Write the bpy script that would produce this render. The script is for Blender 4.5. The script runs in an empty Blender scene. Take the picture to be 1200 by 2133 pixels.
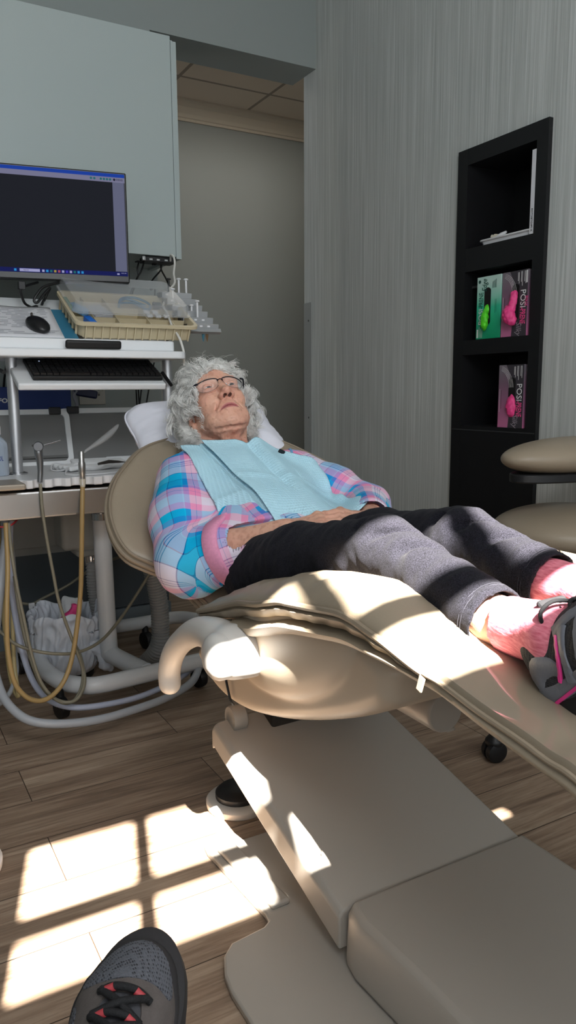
import bpy, bmesh, math, random
import numpy as np
from mathutils import Vector, Matrix, noise

random.seed(7); RNG = np.random.default_rng(7)
PI = math.pi
scene = bpy.context.scene
COL = scene.collection
V3 = lambda *a: np.array(a, float)

# ------------------------------------------------------------------ materials
def lin(c):
    c = [v / 255.0 for v in c]
    return tuple(v / 12.92 if v <= .04045 else ((v + .055) / 1.055) ** 2.4 for v in c)

def nodes_of(name):
    m = bpy.data.materials.new(name); m.use_nodes = True
    nt = m.node_tree
    return m, nt, nt.nodes['Principled BSDF']

def N(nt, typ, **kw):
    n = nt.nodes.new(typ)
    for k, v in kw.items():
        if k.startswith('i_'): n.inputs[k[2:].replace('_', ' ')].default_value = v
        else: setattr(n, k, v)
    return n

def mat(name, col, rough=.5, metal=0., spec=.5, var=0., vscale=6., bump=0., bscale=80., alpha=1., trans=0.,
        ior=1.45, coat=0., sheen=0., emit=None, estr=1., col2=None, coords='Object', stretch=(1, 1, 1), sss=0.):
    m, nt, b = nodes_of(name)
    c = lin(col) + (1,)
    b.inputs['Base Color'].default_value = c
    b.inputs['Roughness'].default_value = rough
    b.inputs['Metallic'].default_value = metal
    b.inputs['Specular IOR Level'].default_value = spec
    b.inputs['IOR'].default_value = ior
    b.inputs['Coat Weight'].default_value = coat
    b.inputs['Alpha'].default_value = alpha
    b.inputs['Transmission Weight'].default_value = trans
    b.inputs['Sheen Weight'].default_value = sheen
    if sss:
        b.inputs['Subsurface Weight'].default_value = sss
        b.inputs['Subsurface Radius'].default_value = (.012, .005, .003)
        b.inputs['Subsurface Scale'].default_value = .5
    if emit:
        b.inputs['Emission Color'].default_value = lin(emit) + (1,)
        b.inputs['Emission Strength'].default_value = estr
    tc = mp = None
    if var or bump or col2:
        tc = N(nt, 'ShaderNodeTexCoord'); mp = N(nt, 'ShaderNodeMapping')
        mp.inputs['Scale'].default_value = stretch
        nt.links.new(tc.outputs[coords], mp.inputs['Vector'])
    if var or col2:
        nz = N(nt, 'ShaderNodeTexNoise', i_Scale=vscale, i_Detail=6., i_Roughness=.6)
        nt.links.new(mp.outputs[0], nz.inputs['Vector'])
        mx = N(nt, 'ShaderNodeMix', data_type='RGBA')
        if col2: c2 = lin(col2) + (1,)
        else: c2 = tuple(v * (1 - var) for v in c[:3]) + (1,)
        mx.inputs['A'].default_value = c; mx.inputs['B'].default_value = c2
        rp = N(nt, 'ShaderNodeMapRange'); rp.inputs['From Min'].default_value = .35; rp.inputs['From Max'].default_value = .65
        nt.links.new(nz.outputs['Fac'], rp.inputs['Value']); nt.links.new(rp.outputs[0], mx.inputs['Factor'])
        nt.links.new(mx.outputs['Result'], b.inputs['Base Color'])
    if bump:
        nb = N(nt, 'ShaderNodeTexNoise', i_Scale=bscale, i_Detail=4.)
        nt.links.new(mp.outputs[0], nb.inputs['Vector'])
        bp = N(nt, 'ShaderNodeBump', i_Strength=bump, i_Distance=.002)
        nt.links.new(nb.outputs['Fac'], bp.inputs['Height']); nt.links.new(bp.outputs[0], b.inputs['Normal'])
    return m

# ------------------------------------------------------------------ objects
def base_of(v):
    v = np.asarray(v, float)
    lo, hi = v.min(0), v.max(0)
    return np.array([(lo[0] + hi[0]) / 2, (lo[1] + hi[1]) / 2, lo[2]])

def wloc(o):
    p = np.zeros(3)
    while o is not None:
        p = p + np.array(o.location); o = o.parent
    return p

def mesh_obj(name, verts, faces, m=None, parent=None, smooth=True, sharp=40, bevel=0., seg=2, subsurf=0, fmat=None, attrs=None, mats=None):
    """verts are world coordinates; the object's origin goes to the mesh base (top level) or to the parent's"""
    verts = np.asarray(verts, float).reshape(-1, 3)
    org = wloc(parent) if parent is not None else base_of(verts)
    me = bpy.data.meshes.new(name)
    me.from_pydata((verts - org).tolist(), [], faces if isinstance(faces, list) else faces.tolist())
    me.validate(clean_customdata=False)
    for mm in (mats or ([m] if m else [])): me.materials.append(mm)
    if fmat is not None and len(fmat) == len(me.polygons): me.polygons.foreach_set('material_index', np.asarray(fmat, np.int32))
    if attrs:
        for an, (at, data) in attrs.items():
            if at == 'FLOAT_COLOR':
                a = me.color_attributes.new(an, 'FLOAT_COLOR', 'POINT'); a.data.foreach_set('color', np.asarray(data, np.float32).ravel())
            else:
                a = me.attributes.new(an, 'FLOAT_VECTOR', 'POINT'); a.data.foreach_set('vector', np.asarray(data, np.float32).ravel())
    if smooth:
        me.polygons.foreach_set('use_smooth', np.ones(len(me.polygons), bool))
        if sharp and sharp < 180: me.set_sharp_from_angle(angle=math.radians(sharp))
    me.update()
    o = bpy.data.objects.new(name, me); COL.objects.link(o)
    if parent is not None: o.parent = parent
    else: o.location = org
    if bevel:
        md = o.modifiers.new('bevel', 'BEVEL'); md.width = bevel; md.segments = seg; md.limit_method = 'ANGLE'; md.angle_limit = math.radians(35)
        md.harden_normals = False
    if subsurf:
        md = o.modifiers.new('sub', 'SUBSURF'); md.levels = subsurf; md.render_levels = subsurf
    return o

def tag(o, label=None, cat=None, group=None, kind=None):
    if label: o['label'] = label
    if cat: o['category'] = cat
    if group: o['group'] = group
    if kind: o['kind'] = kind
    return o

def thing(name, loc, label, cat, group=None):
    o = bpy.data.objects.new(name, None); COL.objects.link(o)
    o.location = loc; o.empty_display_size = .05
    return tag(o, label, cat, group)

def copy_thing(src, delta, label=None, group=None):
    def rec(o, par):
        c = o.copy(); COL.objects.link(c); c.parent = par
        for ch in list(o.children): rec(ch, c)
        return c
    c = rec(src, None); c.location = Vector(src.location) + Vector(delta)
    if label: c['label'] = label
    if group: c['group'] = group
    return c

def frame(d, up=(0, 0, 1)):
    d = np.asarray(d, float); d = d / np.linalg.norm(d)
    up = np.asarray(up, float)
    s = np.cross(d, up)
    if np.linalg.norm(s) < 1e-4: s = np.cross(d, (1, 0, 0))
    s /= np.linalg.norm(s)
    return s, np.cross(s, d), d

def rotz(a): c, s = math.cos(a), math.sin(a); return np.array([[c, -s, 0], [s, c, 0], [0, 0, 1]])
def rotx(a): c, s = math.cos(a), math.sin(a); return np.array([[1, 0, 0], [0, c, -s], [0, s, c]])
def roty(a): c, s = math.cos(a), math.sin(a); return np.array([[c, 0, s], [0, 1, 0], [-s, 0, c]])

def catmull(pts, n=8, closed=False):
    P = np.asarray(pts, float); m = len(P)
    out = []
    rng = range(m if closed else m - 1)
    for i in rng:
        if closed: p0, p1, p2, p3 = P[i - 1], P[i], P[(i + 1) % m], P[(i + 2) % m]
        else:
            p1, p2 = P[i], P[i + 1]
            p0 = P[i - 1] if i > 0 else 2 * p1 - p2
            p3 = P[i + 2] if i + 2 < m else 2 * p2 - p1
        for k in range(n):
            t = k / n
            out.append(.5 * ((2 * p1) + (-p0 + p2) * t + (2 * p0 - 5 * p1 + 4 * p2 - p3) * t * t + (-p0 + 3 * p1 - 3 * p2 + p3) * t ** 3))
    if not closed: out.append(P[-1])
    return np.array(out)

class MB:
    def __init__(s): s.v = []; s.f = []; s.n = 0
    def add(s, v, f):
        v = np.asarray(v, float).reshape(-1, 3)
        s.v.append(v); s.f += [tuple(int(i) + s.n for i in q) for q in f]; s.n += len(v); return s
    def box(s, c, size, R=None):
        h = np.array(size, float) / 2
        v = np.array([[x, y, z] for z in (-1, 1) for y in (-1, 1) for x in (-1, 1)], float) * h
        if R is not None: v = v @ np.asarray(R).T
        return s.add(v + np.asarray(c, float), [(0, 2, 3, 1), (4, 5, 7, 6), (0, 1, 5, 4), (2, 6, 7, 3), (0, 4, 6, 2), (1, 3, 7, 5)])
    def box2(s, lo, hi): lo, hi = np.array(lo, float), np.array(hi, float); return s.box((lo + hi) / 2, hi - lo)
    def tube(s, pts, r, n=10, closed=False, caps=True, up=(0, 0, 1), flat=1.):
        P = np.asarray(pts, float); m = len(P)
        r = np.broadcast_to(np.asarray(r, float), (m,))
        T = np.gradient(P, axis=0) if not closed else (np.roll(P, -1, 0) - np.roll(P, 1, 0))
        T /= np.linalg.norm(T, axis=1)[:, None] + 1e-12
        sd, u, _ = frame(T[0], up); rings = []
        for i in range(m):
            u = u - T[i] * (u @ T[i]); u /= np.linalg.norm(u) + 1e-12
            sd = np.cross(T[i], u)
            a = np.linspace(0, 2 * PI, n, endpoint=False)
            rings.append(P[i] + r[i] * (np.cos(a)[:, None] * sd + flat * np.sin(a)[:, None] * u))
        v = np.concatenate(rings); f = []
        for i in range(m if closed else m - 1):
            j = (i + 1) % m
            for k in range(n):
                l = (k + 1) % n
                f.append((i * n + k, i * n + l, j * n + l, j * n + k))
        if caps and not closed: f += [tuple(range(n - 1, -1, -1)), tuple((m - 1) * n + k for k in range(n))]
        return s.add(v, f)
    def cyl(s, a, b, r0, r1=None, n=24):
        r1 = r0 if r1 is None else r1
        return s.tube([a, b], [r0, r1], n)
    def lathe(s, prof, o, ax=(0, 0, 1), n=32, cap=True):
        """prof: (radius, height) along axis"""
        sd, u, d = frame(ax, (0, 1, 0) if abs(ax[1]) < .9 else (1, 0, 0)); o = np.asarray(o, float); v = []; f = []
        a = np.linspace(0, 2 * PI, n, endpoint=False)
        for r_, h_ in prof: v.append(o + d * h_ + r_ * (np.cos(a)[:, None] * sd + np.sin(a)[:, None] * u))
        for i in range(len(prof) - 1):
            for k in range(n):
                l = (k + 1) % n; f.append((i * n + k, i * n + l, (i + 1) * n + l, (i + 1) * n + k))
        if cap:
            f.append(tuple(range(n - 1, -1, -1))); f.append(tuple((len(prof) - 1) * n + k for k in range(n)))
        return s.add(np.concatenate(v), f)
    def prism(s, poly, fn, d0, d1):
        """poly in 2d; fn(p, d) -> 3d"""
        n = len(poly)
        v = [fn(p, d0) for p in poly] + [fn(p, d1) for p in poly]
        f = [tuple(range(n - 1, -1, -1)), tuple(range(n, 2 * n))] + [(i, (i + 1) % n, n + (i + 1) % n, n + i) for i in range(n)]
        return s.add(v, f)
    def grid(s, G, flip=False, cu=False):
        G = np.asarray(G, float); a, b = G.shape[:2]; f = []
        for i in range(a - 1 + (1 if cu else 0)):
            for j in range(b - 1):
                i2 = (i + 1) % a
                q = (i * b + j, i2 * b + j, i2 * b + j + 1, i * b + j + 1); f.append(q[::-1] if flip else q)
        return s.add(G.reshape(-1, 3), f)
    def ell(s, c, r, R=None, nu=20, nv=12):
        v = []; f = []
        for j in range(nv + 1):
            t = PI * j / nv
            for i in range(nu):
                p = 2 * PI * i / nu
                v.append((math.sin(t) * math.cos(p), math.sin(t) * math.sin(p), math.cos(t)))
        v = np.array(v) * np.array(r, float)
        if R is not None: v = v @ np.asarray(R).T
        for j in range(nv):
            for i in range(nu):
                i2 = (i + 1) % nu; f.append((j * nu + i, (j + 1) * nu + i, (j + 1) * nu + i2, j * nu + i2))
        return s.add(v + np.asarray(c, float), f)
    def build(s, name, m, parent=None, **kw):
        o = mesh_obj(name, np.concatenate(s.v), s.f, m, parent, **kw)
        return o

def rrect(w, h, r, n=5, cx=0, cy=0):
    """rounded rectangle outline, counter clockwise"""
    out = []
    for sx, sy, a0 in ((1, 1, 0), (-1, 1, 90), (-1, -1, 180), (1, -1, 270)):
        for k in range(n + 1):
            a = math.radians(a0 + 90 * k / n)
            out.append((cx + sx * (w / 2 - r) + r * math.cos(a), cy + sy * (h / 2 - r) + r * math.sin(a)))
    return out

def text_mesh(body, size, fn, m, name, parent, depth=.0004, align='CENTER', width=None, shear=0., stroke=0.):
    """lettering as a real mesh: fn(x, y, z) maps letter space to the world"""
    cu = bpy.data.curves.new('lettering', 'FONT'); cu.body = body; cu.size = size; cu.align_x = align; cu.align_y = 'CENTER'
    cu.extrude = depth; cu.resolution_u = 3; cu.shear = shear; cu.offset = stroke
    o = bpy.data.objects.new('lettering', cu); COL.objects.link(o)
    dg = bpy.context.evaluated_depsgraph_get(); dg.update()
    me = bpy.data.meshes.new_from_object(o.evaluated_get(dg))
    v = np.empty(len(me.vertices) * 3); me.vertices.foreach_get('co', v); v = v.reshape(-1, 3)
    f = [tuple(p.vertices) for p in me.polygons]
    bpy.data.objects.remove(o); bpy.data.curves.remove(cu); bpy.data.meshes.remove(me)
    if width:
        ext = v[:, 0].max() - v[:, 0].min(); v[:, 0] *= width / ext
    w = np.array([fn(*p) for p in v])
    return mesh_obj(name, w, f, m, parent, smooth=False)

# ------------------------------------------------------------------ distance-field sculpting
def smin(a, b, k):
    if k <= 0: return np.minimum(a, b)
    h = np.maximum(k - np.abs(a - b), 0) / k
    return np.minimum(a, b) - h * h * k * .25

class Vol:
    def __init__(s, lo, hi, h):
        s.lo = np.array(lo, float); s.h = h
        s.n = np.ceil((np.array(hi, float) - s.lo) / h).astype(int) + 1
        s.F = np.full(s.n, .5, np.float32)
    def region(s, lo, hi):
        a = np.clip(np.floor((np.asarray(lo) - s.lo) / s.h).astype(int), 0, s.n - 1)
        b = np.clip(np.ceil((np.asarray(hi) - s.lo) / s.h).astype(int) + 1, 1, s.n)
        ax = [(s.lo[i] + s.h * np.arange(a[i], max(b[i], a[i] + 1))).astype(np.float32) for i in range(3)]
        sl = tuple(slice(a[i], max(b[i], a[i] + 1)) for i in range(3))
        return sl, ax[0][:, None, None], ax[1][None, :, None], ax[2][None, None, :]
    def op(s, fn, lo, hi, k, mode):
        mg = k + 5 * s.h
        sl, X, Y, Z = s.region(np.asarray(lo) - mg, np.asarray(hi) + mg)
        d = fn(X, Y, Z).astype(np.float32)
        if mode == 'u': s.F[sl] = smin(s.F[sl], d, k)
        else: s.F[sl] = -smin(-s.F[sl], d, k)
        return s
    def cap(s, a, b, ra, rb=None, k=.01, mode='u'):
        rb = ra if rb is None else rb
        a, b = np.asarray(a, float), np.asarray(b, float); ab = b - a; L = ab @ ab + 1e-12; rm = max(ra, rb)
        def fn(X, Y, Z):
            x, y, z = X - a[0], Y - a[1], Z - a[2]
            t = np.clip((x * ab[0] + y * ab[1] + z * ab[2]) / L, 0, 1)
            return np.sqrt((x - t * ab[0]) ** 2 + (y - t * ab[1]) ** 2 + (z - t * ab[2]) ** 2) - (ra + t * (rb - ra))
        return s.op(fn, np.minimum(a, b) - rm, np.maximum(a, b) + rm, k, mode)
    def chain(s, pts, rs, k=.01, mode='u'):
        for i in range(len(pts) - 1): s.cap(pts[i], pts[i + 1], rs[i], rs[i + 1], k, mode)
        return s
    def ell(s, c, r, R=None, k=.01, mode='u'):
        c = np.asarray(c, float); r = np.asarray(r, float); R = np.eye(3) if R is None else np.asarray(R)
        def fn(X, Y, Z):
            x, y, z = X - c[0], Y - c[1], Z - c[2]
            q = [R[0, i] * x + R[1, i] * y + R[2, i] * z for i in range(3)]
            k0 = np.sqrt(sum((q[i] / r[i]) ** 2 for i in range(3))); k1 = np.sqrt(sum((q[i] / r[i] ** 2) ** 2 for i in range(3)))
            return k0 * (k0 - 1) / (k1 + 1e-9)
        rr = np.sqrt(((R * r) ** 2).sum(1))
        return s.op(fn, c - rr, c + rr, k, mode)
    def rbox(s, c, hs, rad, R=None, k=.01, mode='u'):
        c = np.asarray(c, float); hs = np.asarray(hs, float); R = np.eye(3) if R is None else np.asarray(R)
        def fn(X, Y, Z):
            x, y, z = X - c[0], Y - c[1], Z - c[2]
            q = [np.abs(R[0, i] * x + R[1, i] * y + R[2, i] * z) - (hs[i] - rad) for i in range(3)]
            out = np.sqrt(sum(np.maximum(v, 0) ** 2 for v in q))
            return out + np.minimum(np.maximum(np.maximum(q[0], q[1]), q[2]), 0) - rad
        rr = np.abs(R) @ hs
        return s.op(fn, c - rr, c + rr, k, mode)
    def sample(s, P):
        P = np.asarray(P, float); q = (P - s.lo) / s.h
        q = np.clip(q, 0, np.array(s.n) - 1.001); i = q.astype(int); t = q - i; out = 0
        for dx in (0, 1):
            for dy in (0, 1):
                for dz in (0, 1):
                    w = (t[:, 0] if dx else 1 - t[:, 0]) * (t[:, 1] if dy else 1 - t[:, 1]) * (t[:, 2] if dz else 1 - t[:, 2])
                    out = out + w * s.F[i[:, 0] + dx, i[:, 1] + dy, i[:, 2] + dz]
        return out
    def blur(s, it=1):
        for _ in range(it):
            for ax in range(3):
                F = s.F; s.F = (np.roll(F, 1, ax) + 2 * F + np.roll(F, -1, ax)) * .25
        return s
    def mesh(s):
        F = s.F; S = F < 0; n = np.array(F.shape)
        A = np.zeros(n - 1, np.int8)
        for dx in (0, 1):
            for dy in (0, 1):
                for dz in (0, 1):
                    A += S[dx:n[0] - 1 + dx, dy:n[1] - 1 + dy, dz:n[2] - 1 + dz]
        act = np.argwhere((A > 0) & (A < 8))
        idx = np.full(n - 1, -1, np.int32); idx[tuple(act.T)] = np.arange(len(act))
        acc = np.zeros((len(act), 3)); cnt = np.zeros(len(act))
        cor = [(dx, dy, dz) for dx in (0, 1) for dy in (0, 1) for dz in (0, 1)]
        for i, a in enumerate(cor):
            for b in cor[i + 1:]:
                if sum(abs(a[k] - b[k]) for k in range(3)) != 1: continue
                fa = F[tuple((act + a).T)]; fb = F[tuple((act + b).T)]
                m = (fa < 0) != (fb < 0); t = np.where(m, fa / (fa - fb + 1e-20), 0)
                acc += np.where(m[:, None], np.array(a) + t[:, None] * (np.array(b) - np.array(a)), 0); cnt += m
        v = (act + acc / np.maximum(cnt, 1)[:, None]) * s.h + s.lo
        fs = []
        for ax in range(3):
            o1, o2 = (ax + 1) % 3, (ax + 2) % 3
            sa = [slice(None)] * 3; sb = [slice(None)] * 3; sa[ax] = slice(0, -1); sb[ax] = slice(1, None)
            ch = S[tuple(sa)] != S[tuple(sb)]
            e = np.argwhere(ch); e = e[(e[:, o1] > 0) & (e[:, o2] > 0) & (e[:, o1] < n[o1] - 1) & (e[:, o2] < n[o2] - 1)]
            inside = S[tuple(e.T)]
            d1 = np.zeros(3, int); d1[o1] = 1; d2 = np.zeros(3, int); d2[o2] = 1
            q = np.stack([idx[tuple((e - d1 - d2).T)], idx[tuple((e - d2).T)], idx[tuple(e.T)], idx[tuple((e - d1).T)]], 1)
            q[~inside] = q[~inside][:, ::-1]
            fs.append(q[(q >= 0).all(1)])
        return v, np.concatenate(fs)

def relax(v, f, it=2, lam=.5):
    """laplacian smoothing of a quad mesh"""
    v = v.copy(); E = np.concatenate([f[:, [i, (i + 1) % 4]] for i in range(4)])
    for _ in range(it):
        acc = np.zeros_like(v); c = np.zeros(len(v))
        for a, b in ((0, 1), (1, 0)):
            np.add.at(acc, E[:, a], v[E[:, b]]); np.add.at(c, E[:, a], 1)
        v += lam * (acc / np.maximum(c, 1)[:, None] - v)
    return v

def vnormals(v, f):
    nn = np.cross(v[f[:, 2]] - v[f[:, 0]], v[f[:, 3]] - v[f[:, 1]]); out = np.zeros_like(v)
    for i in range(4): np.add.at(out, f[:, i], nn)
    return out / (np.linalg.norm(out, axis=1)[:, None] + 1e-12)

def noise3(P, sc, seed=0.):
    return np.array([noise.noise((p[0] * sc + seed, p[1] * sc + seed * 1.7, p[2] * sc - seed)) for p in P])

def keep(v, f, mask):
    """keep the faces all of whose vertices pass the mask"""
    fk = f[mask[f].all(1)]; used = np.unique(fk); mp = np.full(len(v), -1); mp[used] = np.arange(len(used))
    return v[used], mp[fk]

def seg_dist(P, a, b):
    a, b = np.asarray(a, float), np.asarray(b, float); ab = b - a
    t = np.clip(((P - a) @ ab) / (ab @ ab), 0, 1)
    return np.linalg.norm(P - a - t[:, None] * ab, axis=1), t

# ================================================================== THE ROOM
XW, YB, YB2, ZH, XP = 2.05, 3.33, 3.555, 2.515, 1.22     # right wall, back wall face, header back, header underside, partition end
YF, XL, ZC = -.55, -1.7, 3.45                            # window wall, left wall, ceiling
FARY, FARZ = 4.95, 2.86

# floor: wood-look vinyl planks running along X
def floor_material():
    m, nt, b = nodes_of('wood_planks')
    tc = N(nt, 'ShaderNodeTexCoord'); mp = N(nt, 'ShaderNodeMapping')
    mp.inputs['Location'].default_value = (.0, .02, 0)
    nt.links.new(tc.outputs['Object'], mp.inputs['Vector'])
    br = N(nt, 'ShaderNodeTexBrick', offset=.37, offset_frequency=2, squash=1.)
    br.inputs['Scale'].default_value = 1.; br.inputs['Mortar Size'].default_value = .0011
    br.inputs['Brick Width'].default_value = 1.22; br.inputs['Row Height'].default_value = .1765
    br.inputs['Color1'].default_value = (.0, 0, 0, 1); br.inputs['Color2'].default_value = (1, 1, 1, 1); br.inputs['Mortar'].default_value = (.5, .5, .5, 1)
    br.inputs['Mortar Smooth'].default_value = .1
    nt.links.new(mp.outputs[0], br.inputs['Vector'])
    # grain: stretched noise, shifted per plank
    sep = N(nt, 'ShaderNodeSeparateXYZ'); nt.links.new(mp.outputs[0], sep.inputs[0])
    ad = N(nt, 'ShaderNodeMath', operation='MULTIPLY'); ad.inputs[1].default_value = 7.3
    nt.links.new(br.outputs['Color'], ad.inputs[0])
    cb = N(nt, 'ShaderNodeCombineXYZ')
    nt.links.new(sep.outputs[0], cb.inputs[0]); nt.links.new(sep.outputs[1], cb.inputs[1]); nt.links.new(ad.outputs[0], cb.inputs[2])
    def grain(sx, sy, det, dist):
        q = N(nt, 'ShaderNodeMapping'); q.inputs['Scale'].default_value = (sx, sy, 1)
        nt.links.new(cb.outputs[0], q.inputs['Vector'])
        z = N(nt, 'ShaderNodeTexNoise', i_Scale=1., i_Detail=det, i_Roughness=.62, i_Distortion=dist)
        nt.links.new(q.outputs[0], z.inputs['Vector']); return z
    g1 = grain(2.2, 26, 7., .6); g2 = grain(9, 170, 4., .2); g3 = grain(1.2, 5, 2., .0)
    r1 = N(nt, 'ShaderNodeValToRGB')
    e = r1.color_ramp.elements; e[0].position = .28; e[0].color = lin((116, 97, 82)) + (1,); e[1].position = .72; e[1].color = lin((190, 169, 147)) + (1,)
    k = e.new(.47); k.color = lin((156, 133, 113)) + (1,)
    nt.links.new(g1.outputs['Fac'], r1.inputs[0])
    m2 = N(nt, 'ShaderNodeMix', data_type='RGBA', blend_type='MULTIPLY'); m2.inputs['Factor'].default_value = .5
    r2 = N(nt, 'ShaderNodeValToRGB'); e = r2.color_ramp.elements; e[0].position = .36; e[0].color = (.5, .46, .42, 1); e[1].position = .56; e[1].color = (1, 1, 1, 1)
    nt.links.new(g2.outputs['Fac'], r2.inputs[0]); nt.links.new(r1.outputs[0], m2.inputs['A']); nt.links.new(r2.outputs[0], m2.inputs['B'])
    m3 = N(nt, 'ShaderNodeMix', data_type='RGBA', blend_type='MULTIPLY'); m3.inputs['Factor'].default_value = .45
    r3 = N(nt, 'ShaderNodeValToRGB'); e = r3.color_ramp.elements; e[0].position = .3; e[0].color = (.62, .6, .6, 1); e[1].position = .7; e[1].color = (1, 1, 1, 1)
    nt.links.new(g3.outputs['Fac'], r3.inputs[0]); nt.links.new(m2.outputs['Result'], m3.inputs['A']); nt.links.new(r3.outputs[0], m3.inputs['B'])
    m4 = N(nt, 'ShaderNodeMix', data_type='RGBA'); m4.inputs['B'].default_value = lin((52, 40, 30)) + (1,)
    nt.links.new(br.outputs['Fac'], m4.inputs['Factor']); nt.links.new(m3.outputs['Result'], m4.inputs['A'])
    nt.links.new(m4.outputs['Result'], b.inputs['Base Color'])
    b.inputs['Roughness'].default_value = .5; b.inputs['Specular IOR Level'].default_value = .35
    bp = N(nt, 'ShaderNodeBump', i_Strength=.35, i_Distance=.002)
    sb = N(nt, 'ShaderNodeMath', operation='SUBTRACT'); nt.links.new(g2.outputs['Fac'], sb.inputs[0]); nt.links.new(br.outputs['Fac'], sb.inputs[1])
    nt.links.new(sb.outputs[0], bp.inputs['Height']); nt.links.new(bp.outputs[0], b.inputs['Normal'])
    return m
M_FLOOR = floor_material()

def wallpaper_material():
    m, nt, b = nodes_of('striped_wallpaper')
    tc = N(nt, 'ShaderNodeTexCoord')
    def st(sy, sz, det):
        q = N(nt, 'ShaderNodeMapping'); q.inputs['Scale'].default_value = (1, sy, sz); nt.links.new(tc.outputs['Object'], q.inputs['Vector'])
        z = N(nt, 'ShaderNodeTexNoise', i_Scale=1., i_Detail=det, i_Roughness=.7); nt.links.new(q.outputs[0], z.inputs['Vector']); return z
    a = st(135, 1.6, 3.); c = st(34, .3, 2.)
    mx = N(nt, 'ShaderNodeMath', operation='MULTIPLY_ADD'); mx.inputs[1].default_value = .30
    nt.links.new(c.outputs['Fac'], mx.inputs[0]); nt.links.new(a.outputs['Fac'], mx.inputs[2])
    r = N(nt, 'ShaderNodeValToRGB'); e = r.color_ramp.elements
    e[0].position = .45; e[0].color = lin((166, 170, 167)) + (1,); e[1].position = .86; e[1].color = lin((206, 209, 207)) + (1,)
    k = e.new(.66); k.color = lin((183, 187, 184)) + (1,)
    nt.links.new(mx.outputs[0], r.inputs[0]); nt.links.new(r.outputs[0], b.inputs['Base Color'])
    b.inputs['Roughness'].default_value = .62; b.inputs['Specular IOR Level'].default_value = .35
    bp = N(nt, 'ShaderNodeBump', i_Strength=.3, i_Distance=.003)
    nt.links.new(a.outputs['Fac'], bp.inputs['Height']); nt.links.new(bp.outputs[0], b.inputs['Normal'])
    return m
M_PAPER = wallpaper_material()
M_WALL = mat('sage_grey_paint', (142, 149, 147), .8, bump=.08, bscale=220)
M_FAR = mat('greige_paint', (150, 152, 147), .85, bump=.08, bscale=220)
M_CEIL = mat('ceiling_white', (205, 203, 198), .9, bump=.2, bscale=150)
M_TRIMW = mat('warm_white_trim', (196, 184, 165), .6)

def struct(mb, name, m, **kw): return tag(mb.build(name, m, **{**dict(smooth=False), **kw}), kind='structure')

struct(MB().box2((XL, YF, -.06), (3.2, FARY, 0)), 'floor', M_FLOOR)
NY0, NY1, NZ0, NZ1 = 1.90, 2.25, .06, 1.83       # recess in the right wall for the shelving niche
w = MB()
w.box2((XW, YF, 0), (XW + .14, NY0, ZC)).box2((XW, NY1, 0), (XW + .14, 3.445, ZC)).box2((XW, NY0, NZ1), (XW + .14, NY1, ZC)).box2((XW, NY0, 0), (XW + .14, NY1, NZ0))
wr = struct(w, 'wall_right', M_PAPER)
struct(MB().box2((XL, YB, 0), (XP, YB2, ZC)).box2((XP, YB, ZH), (XW, YB2, ZC)), 'wall_back', M_WALL)
struct(MB().box2((XL - .1, YF, 0), (XL, YB, ZC)), 'wall_left', M_WALL)
# window wall: cut openings, the sun comes through the small panes and an added notch
WX0, WX1, WZ0, WZ1 = -.412, .668, 2.095, 2.715
BX0, BX1, BZ0, BZ1 = -1.3, 1.9, .65, 1.95
f = MB()
f.box2((XL, YF - .1, 0), (XW + .14, YF, BZ0)).box2((XL, YF - .1, BZ0), (BX0, YF, BZ1)).box2((BX1, YF - .1, BZ0), (XW + .14, YF, BZ1))
f.box2((XL, YF - .1, BZ1), (XW + .14, YF, WZ0)).box2((XL, YF - .1, WZ0), (WX0, YF, WZ1)).box2((WX1, YF - .1, 2.235), (XW + .14, YF, WZ1)).box2((WX1 + .10, YF - .1, WZ0), (XW + .14, YF, 2.235)).box2((XL, YF - .1, WZ1), (XW + .14, YF, ZC))  # unseen low notch right of the panes, added to light a small floor patch
struct(f, 'wall_front', M_WALL)
struct(MB().box2((XL, YF, ZC), (XW + .14, YB2, ZC + .05)), 'ceiling', M_CEIL)
M_WINF = mat('window_frame_white', (220, 220, 218), .5)
wf = MB()
t = .016
for xx in np.linspace(WX0, WX1, 5): wf.box2((xx - t, YF - .09, WZ0), (xx + t, YF - .045, WZ1))
for zz in (WZ0, 2.379, WZ1): wf.box2((WX0, YF - .09, zz - t), (WX1, YF - .045, zz + t))
struct(wf, 'window_1', M_WINF)
wf = MB()
for xx in np.linspace(BX0, BX1, 5): wf.box2((xx - .03, YF - .09, BZ0), (xx + .03, YF - .045, BZ1))
for zz in (BZ0, BZ1): wf.box2((BX0, YF - .09, zz - .03), (BX1, YF - .045, zz + .03))
wf.box2((BX0, YF - .075, BZ0), (BX1, YF - .06, BZ1))     # unseen opaque sheet added to keep the sun out
struct(wf, 'added_window', M_WINF)  # unseen lower window, added for the ambient light

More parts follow.
